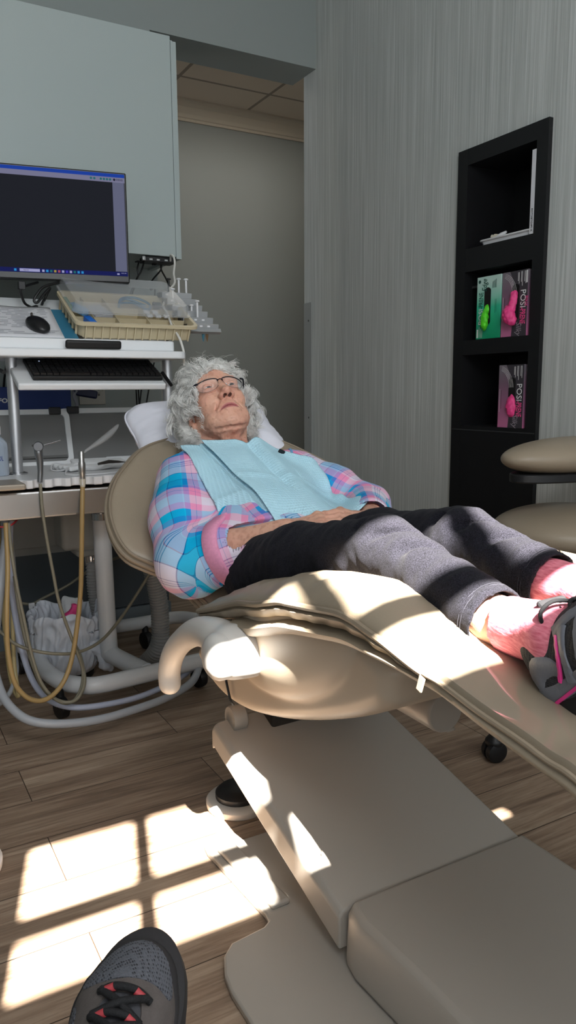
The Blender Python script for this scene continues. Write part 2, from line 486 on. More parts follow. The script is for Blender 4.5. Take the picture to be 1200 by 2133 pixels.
# room beyond the opening
struct(MB().box2((XL, FARY, 0), (3.3, FARY + .1, FARZ + .3)), 'wall_far', M_FAR)
struct(MB().box2((3.2, YB, 0), (3.3, FARY, FARZ + .3)).box2((XW + .14, YB, 0), (3.2, YB + .1, ZC)), 'wall_far_right', M_FAR)
def tile_material():
    m, nt, b = nodes_of('ceiling_tiles')
    tc = N(nt, 'ShaderNodeTexCoord')
    br = N(nt, 'ShaderNodeTexBrick', offset=0., squash=1.)
    br.inputs['Scale'].default_value = 1.; br.inputs['Brick Width'].default_value = .61; br.inputs['Row Height'].default_value = .61
    br.inputs['Mortar Size'].default_value = .011; br.inputs['Mortar Smooth'].default_value = .0
    br.inputs['Color1'].default_value = lin((214, 200, 182)) + (1,); br.inputs['Color2'].default_value = lin((206, 192, 174)) + (1,); br.inputs['Mortar'].default_value = lin((150, 138, 124)) + (1,)
    q = N(nt, 'ShaderNodeMapping'); q.inputs['Location'].default_value = (.17, .30, 0)
    nt.links.new(tc.outputs['Object'], q.inputs['Vector']); nt.links.new(q.outputs[0], br.inputs['Vector']); nt.links.new(br.outputs['Color'], b.inputs['Base Color'])
    b.inputs['Roughness'].default_value = .9
    nz = N(nt, 'ShaderNodeTexNoise', i_Scale=160., i_Detail=3.); nt.links.new(tc.outputs['Object'], nz.inputs['Vector'])
    bp = N(nt, 'ShaderNodeBump', i_Strength=.25, i_Distance=.004); nt.links.new(nz.outputs['Fac'], bp.inputs['Height']); nt.links.new(bp.outputs[0], b.inputs['Normal'])
    return m
struct(MB().box2((XL, YB2, FARZ), (3.3, FARY, FARZ + .05)), 'ceiling_far', tile_material())
prof = [(0, -.115), (.012, -.115), (.014, -.10), (.022, -.095), (.03, -.075), (.052, -.04), (.075, -.024), (.082, -.012), (.088, -.01), (.088, 0), (0, 0)]
struct(MB().prism(prof, lambda p, d: (d, FARY - p[0], FARZ + p[1]), XL, 3.2), 'trim_1', M_TRIMW)
# white corner guard on the end of the right wall
M_GUARD = mat('clear_grey_plastic', (150, 153, 150), .3, spec=.6)
cg = MB().box2((XW - .003, 3.372, .05), (XW + .0, 3.448, 1.44)).box2((XW - .003, 3.445, .05), (XW + .05, 3.448, 1.44))
g = cg.build('corner_guard', M_GUARD, smooth=False, bevel=.001)
tag(g, 'clear grey plastic guard on the corner of the striped wall', 'corner guard')
M_SCREW = mat('screw_grey', (95, 95, 92), .4, 1.)
for zz in (1.35, .86): MB().cyl((XW - .0045, 3.40, zz), (XW - .003, 3.40, zz), .005, n=12).build('screw', M_SCREW, g)

# ================================================================== CAMERA AND LIGHT
cam = bpy.data.cameras.new('camera'); co = bpy.data.objects.new('camera', cam); COL.objects.link(co)
cam.sensor_fit = 'VERTICAL'; cam.sensor_height = 36; cam.sensor_width = 36 * 1200 / 2133; cam.lens = 1578 / 2133 * 36
cam.clip_start = .02
CM = Matrix(((0.8702941424224624, 0.08364224879516911, -0.4853782853421011, 0), (-0.49248909786689765, 0.13472281978578193, -0.8598280353135835, 0),
             (-0.006526419186684499, 0.9873468164963388, 0.15844137656289445, 1.0), (0, 0, 0, 1)))
co.matrix_world = CM
scene.camera = co
scene.view_settings.view_transform = 'Standard'; scene.view_settings.look = 'None'; scene.view_settings.gamma = 1.; scene.view_settings.use_curve_mapping = False
scene.view_settings.exposure = .0
scene.cycles.use_denoising = True
scene.cycles.max_bounces = 8; scene.cycles.diffuse_bounces = 4; scene.cycles.caustics_reflective = False; scene.cycles.caustics_refractive = False
scene.cycles.sample_clamp_indirect = 4.
wd = bpy.data.worlds.new('sky'); scene.world = wd; wd.use_nodes = True
bg = wd.node_tree.nodes['Background']; bg.inputs[0].default_value = (.62, .78, 1., 1); bg.inputs[1].default_value = 1.

def look(o, d): o.rotation_mode = 'QUATERNION'; o.rotation_quaternion = Vector(d).to_track_quat('-Z', 'Y')
def light(name, typ, loc, d, energy, col, **kw):
    l = bpy.data.lights.new(name, typ); l.energy = energy; l.color = col
    for k, v in kw.items(): setattr(l, k, v)
    o = bpy.data.objects.new(name, l); COL.objects.link(o); o.location = loc; look(o, d); return o
SUN_D = (.29, 1., -1.20)
light('sun', 'SUN', (0, -4, 6), SUN_D, 85., (1., .95, .87), angle=math.radians(.55))
# ambient fill lamp added on the room side of the opaque sheet
light('added_window_fill', 'AREA', ((BX0 + BX1) / 2, YF - .02, (BZ0 + BZ1) / 2), (0, 1, .0), 27., (.93, .97, 1.), shape='RECTANGLE', size=BX1 - BX0, size_y=BZ1 - BZ0)
light('upper_window_daylight', 'AREA', ((WX0 + WX1) / 2, YF - .02, (WZ0 + WZ1) / 2), (0, 1, -.0), 35., (.93, .97, 1.), shape='RECTANGLE', size=WX1 - WX0, size_y=WZ1 - WZ0)
light('far_room_fill', 'AREA', (2.3, 4.2, FARZ - .02), (0, 0, -1), 6., (1., .95, .86), shape='RECTANGLE', size=1.1, size_y=.5)  # unseen area light added to brighten the room beyond

# ================================================================== DENTAL CHAIR
def poly_sdf(poly, A, B):
    """signed distance to a closed 2d outline on the broadcast grid A, B"""
    P = np.asarray(poly, float); d = np.full(np.broadcast(A, B).shape, 1e9); ins = np.zeros(d.shape, bool)
    for i in range(len(P)):
        a, b = P[i], P[(i + 1) % len(P)]; e = b - a
        wx, wy = A - a[0], B - a[1]
        t = np.clip((wx * e[0] + wy * e[1]) / (e @ e + 1e-12), 0, 1)
        d = np.minimum(d, (wx - t * e[0]) ** 2 + (wy - t * e[1]) ** 2)
        c = ((a[1] > B) != (b[1] > B)) & (A < (b[0] - a[0]) * (B - a[1]) / (b[1] - a[1] + 1e-12) + a[0])
        ins ^= c
    d = np.sqrt(d)
    return np.where(ins, -d, d)

def slab_mesh(poly, half, rad, h, puff=0., extra=None):
    """rounded slab: outline in (a, b), thickness along c in local axes; returns verts in local (a, b, c)"""
    P = np.asarray(poly); m = .03 + puff
    V = Vol((P[:, 0].min() - m, P[:, 1].min() - m, -half - m), (P[:, 0].max() + m, P[:, 1].max() + m, half + m), h)
    ax = [V.lo[i] + h * np.arange(V.n[i]) for i in range(3)]
    d2 = poly_sdf(P, ax[0][:, None], ax[1][None, :])
    hw = half + puff * np.clip(1 - np.exp(np.minimum(d2, 0) / .05), 0, 1)
    q1 = d2[:, :, None] + rad; q2 = np.abs(ax[2])[None, None, :] - hw[:, :, None] + rad
    V.F = (np.sqrt(np.maximum(q1, 0) ** 2 + np.maximum(q2, 0) ** 2) + np.minimum(np.maximum(q1, q2), 0) - rad).astype(np.float32)
    if extra: extra(V)
    v, f = V.mesh(); return relax(v, f, 2), f

M_VINYL = mat('taupe_vinyl', (152, 138, 119), .42, var=.08, vscale=5, bump=.18, bscale=260, spec=.45)
M_VINYL2 = mat('taupe_piping', (136, 122, 104), .5, bump=.15, bscale=300)
M_GLOSS = mat('clear_covered_vinyl', (142, 129, 111), .10, spec=.7, coat=.7, var=.06)
M_BEIGE = mat('warm_beige_plastic', (196, 180, 160), .38, spec=.45, bump=.06, bscale=420)
M_GREYPL = mat('warm_grey_plastic', (164, 157, 148), .36, spec=.45, bump=.06, bscale=420)
M_ARMW = mat('pale_grey_plastic', (205, 200, 194), .35)
M_BLACKP = mat('black_plastic', (22, 22, 24), .45)
M_DARK = mat('dark_grey_metal', (70, 66, 62), .45, .6)
M_STEEL = mat('brushed_steel', (190, 188, 185), .32, 1., bump=.1, bscale=200, stretch=(1, 1, 30))
M_CHROME = mat('chrome', (205, 205, 207), .16, 1.)

CXM = .85                                   # chair centre line (x)
chair = thing('dental_chair', (.85, 1.1, 0), 'taupe vinyl dental chair with beige base under the reclining woman', 'dental chair')

# --- seat and leg rest pad: one long upholstered strip swept along the chair
EDGE = catmull([(0.5640,1.3677,0.5683), (0.5640,1.2795,0.5972), (0.5640,1.1880,0.6289), (0.5640,1.1122,0.6457), (0.5640,1.0371,0.6680), (0.5640,0.9904,0.6755), (0.5640,0.9286,0.6847), (0.5640,0.8637,0.6946), (0.5640,0.8243,0.6945), (0.5640,0.7861,0.6888), (0.5640,0.7513,0.6838), (0.5640,0.6836,0.6704),
                (0.5640,0.6375,0.6668), (0.5640,0.5799,0.6563), (0.5640,0.5192,0.6486), (0.5640,0.4825,0.6422), (0.5640,0.4483,0.6384), (.564, .376, .613), (.564, .31, .605), (.573, .263, .60)], 5)
ys = EDGE[:, 1]; ez = EDGE[:, 2]
NEAR, FAR, CS = .564, 1.062, .813
def pad_height(yv): return np.interp(yv, [.28, .58, .68, .81, .94, 1.13, 1.27, 1.38], [.012, .014, .02, .036, .042, .034, .026, .012])
sec = []
prof = [(0, -.006), (.004, .006), (.014, .45), (.03, .8), (.055, .97), (.08, 1.), (.105, .9), (.14, .55), (.19, .3), (.25, .2)]
for i, p in enumerate(EDGE):
    hh = pad_height(p[1]); nar = max(0, .05 * ((.376 - p[1]) / .1)) if p[1] < .376 else 0
    row = []
    pts = [(dx, k) for dx, k in prof] + [(FAR - NEAR - dx, k) for dx, k in prof[::-1]]
    for dx, k in pts:
        sc_ = np.interp(p[1], [.66, .86, .98, 1.3, 1.38], [0, .3, 1, 1, .4]); zz = p[2] + (k * hh if k > .1 else k) - sc_ * .05 * np.clip((dx - .08) / .12, 0, 1) * (1 if dx < .3 else 0) - sc_ * .05 * np.clip((FAR - NEAR - dx - .08) / .12, 0, 1) * (1 if dx >= .3 else 0)
        wr_ = .0022 * math.sin(p[1] * 95 + dx * 30) * (1 if .02 < dx < .08 else 0) * (1 if p[1] > .9 else 0)
        row.append((NEAR + nar + dx * (1 - 2 * nar / (FAR - NEAR)), p[1], zz + wr_))
    # underside
    row += [(FAR - .004 - nar, p[1], p[2] - .012), (FAR - .02 - nar, p[1], p[2] - .022), (NEAR + .02 + nar, p[1], p[2] - .022), (NEAR + .004 + nar, p[1], p[2] - .012)]
    sec.append(row)
sec = np.array(sec)
isp = int(np.argmin(np.abs(ys - .672)))
def loft(S, name, m, **kw):
    mb = MB(); n = S.shape[1]; f = []
    for i in range(len(S) - 1):
        for k in range(n): l = (k + 1) % n; f.append((i * n + k, (i + 1) * n + k, (i + 1) * n + l, i * n + l))
    f += [tuple(range(n)), tuple(range((len(S) - 1) * n + n - 1, (len(S) - 1) * n - 1, -1))]
    mb.add(S.reshape(-1, 3), f); return mb.build(name, m, chair, sharp=60, **kw)
seat = loft(sec[:isp + 1], 'seat', M_VINYL); legrest = loft(sec[isp:], 'leg_rest', M_GLOSS); tag(legrest, 'leg rest under a glossy clear cover')
MB().tube(EDGE[:isp + 1] + V3(.0, 0, -.004), .0055, 8).build('piping', M_VINYL2, seat)
MB().tube(EDGE[isp:] + V3(.0, 0, -.004), .0035, 8).build('piping', M_VINYL2, legrest)
# quilted lower half of the seat pad
low = []
for p in EDGE[:isp + 1]:
    b = .026 * np.interp(p[1], [.66, .85, 1.22, 1.38], [.45, 1, 1, .6]); w_ = .002 * math.sin(p[1] * 120)
    low.append([(NEAR + .006, p[1], p[2] - .008), (NEAR - .002 + w_, p[1], p[2] - .35 * b - .006), (NEAR + .004 + w_, p[1], p[2] - .8 * b - .006), (NEAR + .03, p[1], p[2] - b - .008), (FAR - .03, p[1], p[2] - b - .008), (FAR - .004, p[1], p[2] - .8 * b), (FAR, p[1], p[2] - .35 * b), (FAR - .006, p[1], p[2] - .008)])
tag(loft(np.array(low), 'seat_skirt', M_VINYL))
# bolster under the pad running on as the side of the leg rest
BOT = catmull([(0.5830,1.2156,0.5710), (0.5830,1.1574,0.5631), (0.5830,1.1026,0.5790), (0.5830,1.0197,0.6080), (0.5830,0.9322,0.6278), (0.5830,0.8491,0.6414), (0.5730,0.7626,0.6509), (0.5690,0.6862,0.6466), (0.5660,0.6273,0.6420), (0.5640,0.5707,0.6333), (0.5640,0.5080,0.6226), (0.5640,0.4465,0.6118), (.564, .376, .575), (.564, .28, .568)], 6)
bol = []
for p in BOT:
    top = np.interp(p[1], ys[::-1], ez[::-1]) - np.interp(p[1], [.28, .66, .8, 1.22], [.006, .006, .03, .03]); H = max(top - p[2], .012)
    n0 = p[0]; o_ = np.interp(p[1], [.66, .9, 1.13], [.003, .024, .026])
    row = [(n0 + .02, p[1], top + .004), (n0 - .2 * o_ + .004, p[1], top - .12 * H), (n0 - o_, p[1], top - .4 * H), (n0 - o_ * .8, p[1], top - .72 * H), (n0 + .004, p[1], top - .93 * H), (n0 + .02, p[1], top - H)]
    row += [(2 * CS - q[0], q[1], q[2]) for q in row[::-1]]
    bol.append(row)
loft(np.array(bol), 'bolster', M_VINYL)
MB().box((.558, .670, .654), (.003, .010, .020), rotx(.3)).build('bolster_tab', mat('clear_tab', (160, 146, 126), .2, spec=.6), chair, bevel=.001)

# --- seat shell (under body)
SH = catmull([(0.6200,1.5090,0.4400), (0.6200,1.4792,0.3993), (0.6200,1.4161,0.3748), (0.6200,1.3444,0.3688), (0.6200,1.2562,0.3787), (0.6200,1.1388,0.4099), (0.6200,1.0371,0.4456), (0.6200,0.9483,0.4824), (0.6200,0.8703,0.5200), (0.6200,0.8147,0.5560), (0.6200,0.8086,0.5825), (0.6200,0.8050,0.6154), (0.6200,0.9032,0.6359), (0.6200,1.1009,0.6008), (0.6200,1.3371,0.5366)], 5, closed=True)
SHP = SH[:, 1:]
V = Vol((.54, SHP[:, 0].min() - .04, SHP[:, 1].min() - .04), (1.10, SHP[:, 0].max() + .04, SHP[:, 1].max() + .04), .006)
ax = [V.lo[i] + V.h * np.arange(V.n[i]) for i in range(3)]
d2 = poly_sdf(SHP, ax[1][:, None], ax[2][None, :])
q1 = d2[None] + .03; q2 = (np.abs(ax[0] - .825) - .214)[:, None, None] + .03
V.F = (np.sqrt(np.maximum(q1, 0) ** 2 + np.maximum(q2, 0) ** 2) + np.minimum(np.maximum(q1, q2), 0) - .03).astype(np.float32)
V.ell((.613, 1.10, .572), (.038, .221, .099), rotx(-.30), k=.006)
v, f = V.mesh(); v = relax(v, f, 2)
shell = mesh_obj('seat_shell', v, f, M_BEIGE, chair)
# dark joint line of the end cap and its small round badge
g = np.array([(0.6000,1.3217,0.4323), (0.6020,1.3177,0.4130), (0.6040,1.3095,0.3892), (0.6110,1.3114,0.3769)]); MB().tube(catmull(g, 4), .0025, 6).build('joint_gap', M_BLACKP, shell)
MB().cyl((0.6020,1.4124,0.4309), (0.6040,1.4171,0.4290), .012, n=20).build('badge', M_ARMW, shell)
bp_ = np.array((0.6020,1.4124,0.4309))
text_mesh('a\u00b7dec', .0085, lambda x, y, z: bp_ + V3(-z, -x, y), mat('badge_navy', (40, 45, 70), .5), 'badge_lettering', shell)
# motor housing poking out under the leg rest
MB().lathe([(.034, 0), (.036, .002), (.036, .19), (.035, .196), (.033, .198)], (.79, 1.081, .485), (0, -1, 0), 36).build('motor_housing', M_GREYPL, chair)
MB().box((.81, .907, .449), (.018, .03, .006), rotx(.3)).build('release_lever', M_GREYPL, chair, bevel=.002)
MB().box2((.71, .88, .522), (.90, 1.05, .535)).build('bracket', M_DARK, chair, bevel=.003)

# --- back rest
bd = V3(0, .80, .60); bn = V3(0, -.60, .80); bo = V3(CXM, 1.5, .528)
def bk(a, b, c): return bo + V3(a, 0, 0) + bd * b + bn * c
half = [(-.19, -.10), (-.205, -.05), (-.225, .0), (-.245, .05), (-.27, .095), (-.315, .125), (-.352, .155), (-.367, .20), (-.367, .265), (-.352, .33), (-.318, .40), (-.272, .46), (-.22, .515), (-.16, .545), (-.08, .56)]
OUT = catmull(half + [(-a, b) for a, b in half[::-1]], 4, closed=True)
def creases(V):
    for x0, y0, x1, y1 in ((-.30, .43, -.16, .33), (-.25, .48, -.15, .36), (-.355, .22, -.17, .20), (-.33, .36, -.31, .345), (-.345, .31, -.325, .30), (-.30, .15, -.292, .17), (-.26, .12, -.25, .145), (-.20, .52, -.13, .40)):
        V.cap((x0, y0, .041), (x1, y1, .044), .0075, .0075, k=.004, mode='s')
v, f = slab_mesh(OUT, .022, .018, .005, puff=.016, extra=creases)
# wings curl gently forward
def wing(v): v = v.copy(); v[:, 2] += .5 * np.maximum(np.abs(v[:, 0]) - .2, 0) ** 2 ; return v
W = lambda v: np.array([bk(*p) for p in wing(np.asarray(v))])
back = mesh_obj('backrest', W(v), f, M_VINYL, chair, sharp=70)
O3 = np.c_[OUT, np.zeros(len(OUT))]
MB().tube(W(O3 * V3(1.003, 1.003, 1) + V3(0, 0, .008)), .0048, 8, closed=True).build('piping', M_VINYL2, back)
MB().tube(W(O3 * V3(.985, .985, 1) + V3(0, .002, .0215)), .0036, 8, closed=True).build('seam', M_VINYL2, back)
MB().tube(W(O3 * V3(.995, .995, 1) + V3(0, 0, -.006)), .0048, 8, closed=True).build('piping', M_VINYL2, back)
v, f = slab_mesh(np.array([(a * .62, b * .9 + .0) for a, b in OUT]), .02, .015, .008); mesh_obj('back_shell', np.array([bk(p[0], p[1], p[2] - .045) for p in v]), f, M_BEIGE, chair)
v, f = slab_mesh(np.array(rrect(.27, .16, .05)), .03, .025, .006, puff=.01); mesh_obj('headrest', np.array([bk(p[0], p[1] + .58, p[2] - .055) for p in v]), f, M_VINYL, chair)
MB().box(bk(0, .53, -.035), (.09, .012, .12), rotx(math.atan2(.6, .8) - PI / 2)).build('headrest_bar', M_STEEL, chair, bevel=.003)

# --- sling arm with its pivot hub
V = Vol((.45, 1.00, .32), (.70, 1.60, .70), .004)
arm = catmull([(0.5520,1.5122,0.3640), (0.5520,1.5123,0.3961), (0.5520,1.4821,0.4439), (0.5520,1.4233,0.4900), (0.5520,1.3441,0.5299), (0.5520,1.2642,0.5468), (0.5540,1.1926,0.5416)], 5)
rr = np.interp(np.linspace(0, 1, len(arm)), [0, .5, .8, 1], [.025, .0255, .032, .043])
V.chain(arm, rr, k=.0)
hub = V3(*(0.5480,1.1721,0.5382))
V.cap(hub, hub + V3(.030, -.002, 0), .046, .047, k=.02)
V.blur(2); v, f = V.mesh(); v = relax(v, f, 2)
arm_o = mesh_obj('armrest', v, f, M_ARMW, chair)
MB().lathe([(.0, -.054), (.017, -.053), (.030, -.049), (.0385, -.042), (.042, -.034), (.042, .01)], hub + V3(.0, 0, 0), (1, 0, 0), 40, cap=False).build('hub_cap', M_ARMW, arm_o)
MB().lathe([(.042, .03), (.041, .085), (.036, .12)], hub, (1, 0, 0), 40).build('hub_collar', M_DARK, arm_o)

# --- lift arm
TLc, TRc, BLc, BRc = V3(.622, 1.44, .285), V3(1.03, 1.44, .285), V3(.652, .985, .114), V3(1.095, .985, .114)
def arm_at(u, w): a = BLc * (1 - w) + TLc * w; b = BRc * (1 - w) + TRc * w; return a * (1 - u) + b * u
ws = [0, .02, .2, .4, .6, .8, .97, 1.0, 1.02]
us = [(0, -.060), (0, -.014), (.018, -.003), (.05, 0), (.5, .004), (.95, 0), (.982, -.003), (1, -.014), (1, -.060)]
rows = []
for w in ws:
    dr = -.012 if w > 1 else 0
    rows.append([arm_at(u, w) + V3(0, 0, dz * (1 if dz > -.05 else (1.25 - .3 * w)) + dr) for u, dz in us])
R_ = np.array(rows); n = len(us)
ff = [(i * n + k, (i + 1) * n + k, (i + 1) * n + (k + 1) % n, i * n + (k + 1) % n) for i in range(len(ws) - 1) for k in range(n)]
ff += [tuple(range(n)), tuple(range((len(ws) - 1) * n + n - 1, (len(ws) - 1) * n - 1, -1))]
MB().add(R_.reshape(-1, 3), ff).build('lift_arm', M_GREYPL, chair, sharp=35, bevel=.004, seg=3)
mb = MB().prism([(1.39, .25), (1.36, .42), (1.40, .45), (1.44, .42), (1.46, .30), (1.44, .24)], lambda p, d: (d, p[0], p[1]), .74, 1.02); mb.build('pivot_block', M_DARK, chair, bevel=.006)
for xx in (.655, .96): MB().lathe([(.026, 0), (.028, .004), (.028, .03), (.024, .034)], (xx, 1.425, .292), (1, 0, 0), 24).build('pivot_lug', M_GREYPL, chair)
# --- base cover and floor plate
BC = [(.665, .983), (.655, .965), (.648, .93), (.655, .80), (.66, .32), (1.10, .32), (1.10, .983)]
mb = MB(); top = [(p[0] + (.016 if p[0] < .8 else -.016), p[1], .126) for p in BC]; mid = [(p[0] + (.004 if p[0] < .8 else -.004), p[1], .108) for p in BC]; bot = [(p[0], p[1], .02) for p in BC]; n = len(BC)
mb.add(bot + mid + top, [tuple(range(2 * n, 3 * n))[::-1], tuple(range(n))] + [(l * n + i, l * n + (i + 1) % n, (l + 1) * n + (i + 1) % n, (l + 1) * n + i)[::-1] for l in (0, 1) for i in range(n)])
base = mb.build('base_cover', M_GREYPL, chair, sharp=50, bevel=.008, seg=3)
MB().lathe([(.010, -.001), (.010, .003), (.007, .004)], (.655, .735, .062), (-1, 0, 0), 20).build('bolt', M_STEEL, base)
MB().lathe([(.0045, .004), (.004, .0055)], (.655, .735, .062), (-1, 0, 0), 12).build('bolt_socket', M_BLACKP, base)
FP = [(.462, .25), (.462, 1.02), (.468, 1.06), (.485, 1.10), (.51, 1.122), (.58, 1.13), (.596, 1.14), (.60, 1.16), (.584, 1.40), (.588, 1.425), (.602, 1.44), (.622, 1.443), (.63, 1.458), (.655, 1.458), (.664, 1.44), (.67, 1.40), (1.14, 1.40), (1.14, .25)]
MB().prism(FP[::-1], lambda p, d: (p[0], p[1], d), .0, .016).build('floor_plate', M_GREYPL, chair, bevel=.004, smooth=True, sharp=30)
MB().prism([(.615, 1.16), (.60, 1.385), (.64, 1.395), (.655, 1.16)][::-1], lambda p, d: (p[0], p[1], d), .014, .028).build('plate_rib', M_GREYPL, chair, bevel=.005)

# round foot switch on the floor behind the lift arm
fs = thing('foot_switch', (.735, 1.56, 0), 'round white foot switch with black top on floor behind chair lift arm', 'foot switch')
MB().lathe([(.075, 0), (.078, .004), (.078, .016), (.072, .022), (.05, .024)], (.735, 1.56, 0), (0, 0, 1), 40).build('base', M_ARMW, fs)
MB().lathe([(.055, .022), (.055, .036), (.045, .045), (.0, .048)], (.735, 1.56, 0), (0, 0, 1), 32, cap=False).build('tread', M_BLACKP, fs)

# ================================================================== NICHE SHELVING IN THE RIGHT WALL
M_NICHE = mat('black_laminate', (20, 20, 22), .45, bump=.05, bscale=200)
M_NEDGE = mat('worn_black_edge', (52, 53, 55), .5)
M_WHITE = mat('white_plastic', (222, 222, 224), .4)
M_PAPERW = mat('white_paper', (214, 214, 218), .85)
XN = XW - .018
ny0, ny1, nz0, nz1 = 1.862, 2.290, .08, 1.869
niche = thing('wall_shelf', (XW, 2.07, nz0), 'tall black shelving niche set into the striped wall', 'shelving niche')
iy0, iy1 = 1.910, 2.238
shelves = [(1.812, 1.869), (1.432, 1.516), (1.128, 1.182), (.0, .862)]
mb = MB().box2((XN, ny0, nz0), (XW + .24, iy0, nz1)).box2((XN, iy1, nz0), (XW + .24, ny1, nz1)).box2((XW + .225, iy0, nz0), (XW + .24, iy1, nz1))
mb.build('carcass', M_NICHE, niche, smooth=False)
for k, (a, b) in enumerate(shelves):
    MB().box2((XN + .0005, iy0, max(a, nz0)), (XW + .225, iy1, b)).build(['top_panel', 'shelf', 'shelf', 'lower_panel'][k], M_NICHE, niche, smooth=False)
MB().box2((XW + .02, iy0, 1.376), (XW + .035, iy1, 1.384)).build('crossbar', M_NEDGE, niche, smooth=False)
MB().box2((XN - .001, ny0 + .004, .845), (XN, ny1 - .004, .849)).build('panel_seam', M_NEDGE, niche, smooth=False)

# tray with a few small tubes, and the flat box standing against the side
tr = thing('tray', (XW + .05, 2.06, 1.516), 'shallow white plastic tray on the top shelf of the black niche', 'tray')
def dish(name, c, w, d, hgt, t, m, parent, R=None, slope=.008, r=.02):
    o = np.array(rrect(w, d, r, 4)); i = np.array(rrect(w - 2 * t, d - 2 * t, r * .8, 4)); ob = o * (1 - 2 * slope / max(w, d)); ib = i * (1 - 2 * slope / max(w, d)); n = len(o)
    L = [np.c_[ob, np.zeros(n)], np.c_[o, np.full(n, hgt)], np.c_[i, np.full(n, hgt)], np.c_[ib, np.full(n, t)]]
    v = np.concatenate(L)
    if R is not None: v = v @ np.asarray(R).T
    f = [tuple(range(n))[::-1]] + [(l * n + k, l * n + (k + 1) % n, (l + 1) * n + (k + 1) % n, (l + 1) * n + k) for l in range(3) for k in range(n)] + [tuple(range(3 * n, 4 * n))]
    return mesh_obj(name, v + np.asarray(c, float), f, m, parent, sharp=50)
dish('tray_body', (XW + .055, 2.052, 1.5162), .12, .255, .019, .003, M_WHITE, tr)
ob = np.array(rrect(.128, .263, .024, 4))
MB().tube(np.c_[ob[:, 0] + XW + .055, ob[:, 1] + 2.052, np.full(len(ob), 1.5345)], .0032, 6, closed=True).build('rim', M_WHITE, tr)
def ptube(a, b, r, m, label, capm):
    o = thing('ointment_tube', np.minimum(a, b), label, 'tube', 'small tubes in the tray'); a, b = V3(*a), V3(*b)
    MB().tube([a, a + (b - a) * .7, b], [r, r, r * .35], 12).build('tube_body', m, o); d = (b - a) / np.linalg.norm(b - a)
    MB().cyl(a - d * .012, a, r * .62, n=12).build('tube_cap', capm, o)
M_CREAM = mat('cream_plastic', (205, 198, 180), .5); M_BLUE = mat('blue_cap', (70, 92, 190), .4)
ptube((XW + .03, 2.155, 1.528), (XW + .05, 2.10, 1.562), .010, M_WHITE, 'small white tube with blue cap lying in the shelf tray', M_BLUE)
ptube((XW + .045, 2.155, 1.552), (XW + .075, 2.075, 1.533), .011, M_CREAM, 'small cream tube leaning over the rim of the shelf tray', M_CREAM)
fb = thing('flat_box', (XW + .08, 1.918, 1.516), 'tall flat white carton standing against the near side of the top niche shelf', 'box')
MB().box2((XN + .001, 1.9115, 1.5165), (XW + .16, 1.929, 1.785)).build('carton', M_PAPERW, fb, smooth=False)
text_mesh('X-PROTECTOR', .011, lambda x, y, z: V3(XN + .0005 - z, 1.9205 - y * .9, 1.562 + x), mat('ink_black', (25, 25, 28), .6), 'carton_lettering', fb, width=.075)

# glove boxes
def grad_mat(name, stops, axis=2, scale=1 / .222, rough=.35):
    m, nt, b = nodes_of(name); tc = N(nt, 'ShaderNodeTexCoord'); sp = N(nt, 'ShaderNodeSeparateXYZ'); nt.links.new(tc.outputs['Object'], sp.inputs[0])
    mu = N(nt, 'ShaderNodeMath', operation='MULTIPLY'); mu.inputs[1].default_value = scale; nt.links.new(sp.outputs[axis], mu.inputs[0])
    nz = N(nt, 'ShaderNodeTexNoise', i_Scale=14., i_Detail=1.); nt.links.new(tc.outputs['Object'], nz.inputs['Vector'])
    ma = N(nt, 'ShaderNodeMath', operation='MULTIPLY_ADD'); ma.inputs[1].default_value = .16; nt.links.new(nz.outputs['Fac'], ma.inputs[0]); nt.links.new(mu.outputs[0], ma.inputs[2])
    r = N(nt, 'ShaderNodeValToRGB'); el = r.color_ramp.elements
    for i, (p, c) in enumerate(stops):
        e = el[i] if i < 2 else el.new(p); e.position = p; e.color = lin(c) + (1,)
    nt.links.new(ma.outputs[0], r.inputs[0]); nt.links.new(r.outputs[0], b.inputs['Base Color']); b.inputs['Roughness'].default_value = rough; return m
M_GBOX = grad_mat('green_carton', [(.1, (20, 150, 105)), (.95, (185, 215, 205)), (.6, (55, 190, 150)), (.8, (150, 210, 190))])
M_PBOX = grad_mat('pink_grey_carton', [(.1, (190, 110, 150)), (1.05, (120, 112, 120)), (.5, (150, 100, 130)), (.8, (120, 95, 112))])
M_PGREY = mat('charcoal_print', (62, 58, 64), .35)
M_INKW = mat('white_ink', (225, 225, 225), .5); M_INKP = mat('pink_ink', (230, 80, 140), .5); M_INKD = mat('dark_green_ink', (18, 70, 60), .5); M_HOLE = mat('box_opening', (14, 12, 12), .9)
M_GLP = mat('pink_nitrile', (238, 70, 140), .5, var=.15, vscale=60); M_GLG = mat('green_nitrile', (90, 225, 40), .5, var=.3, vscale=60)
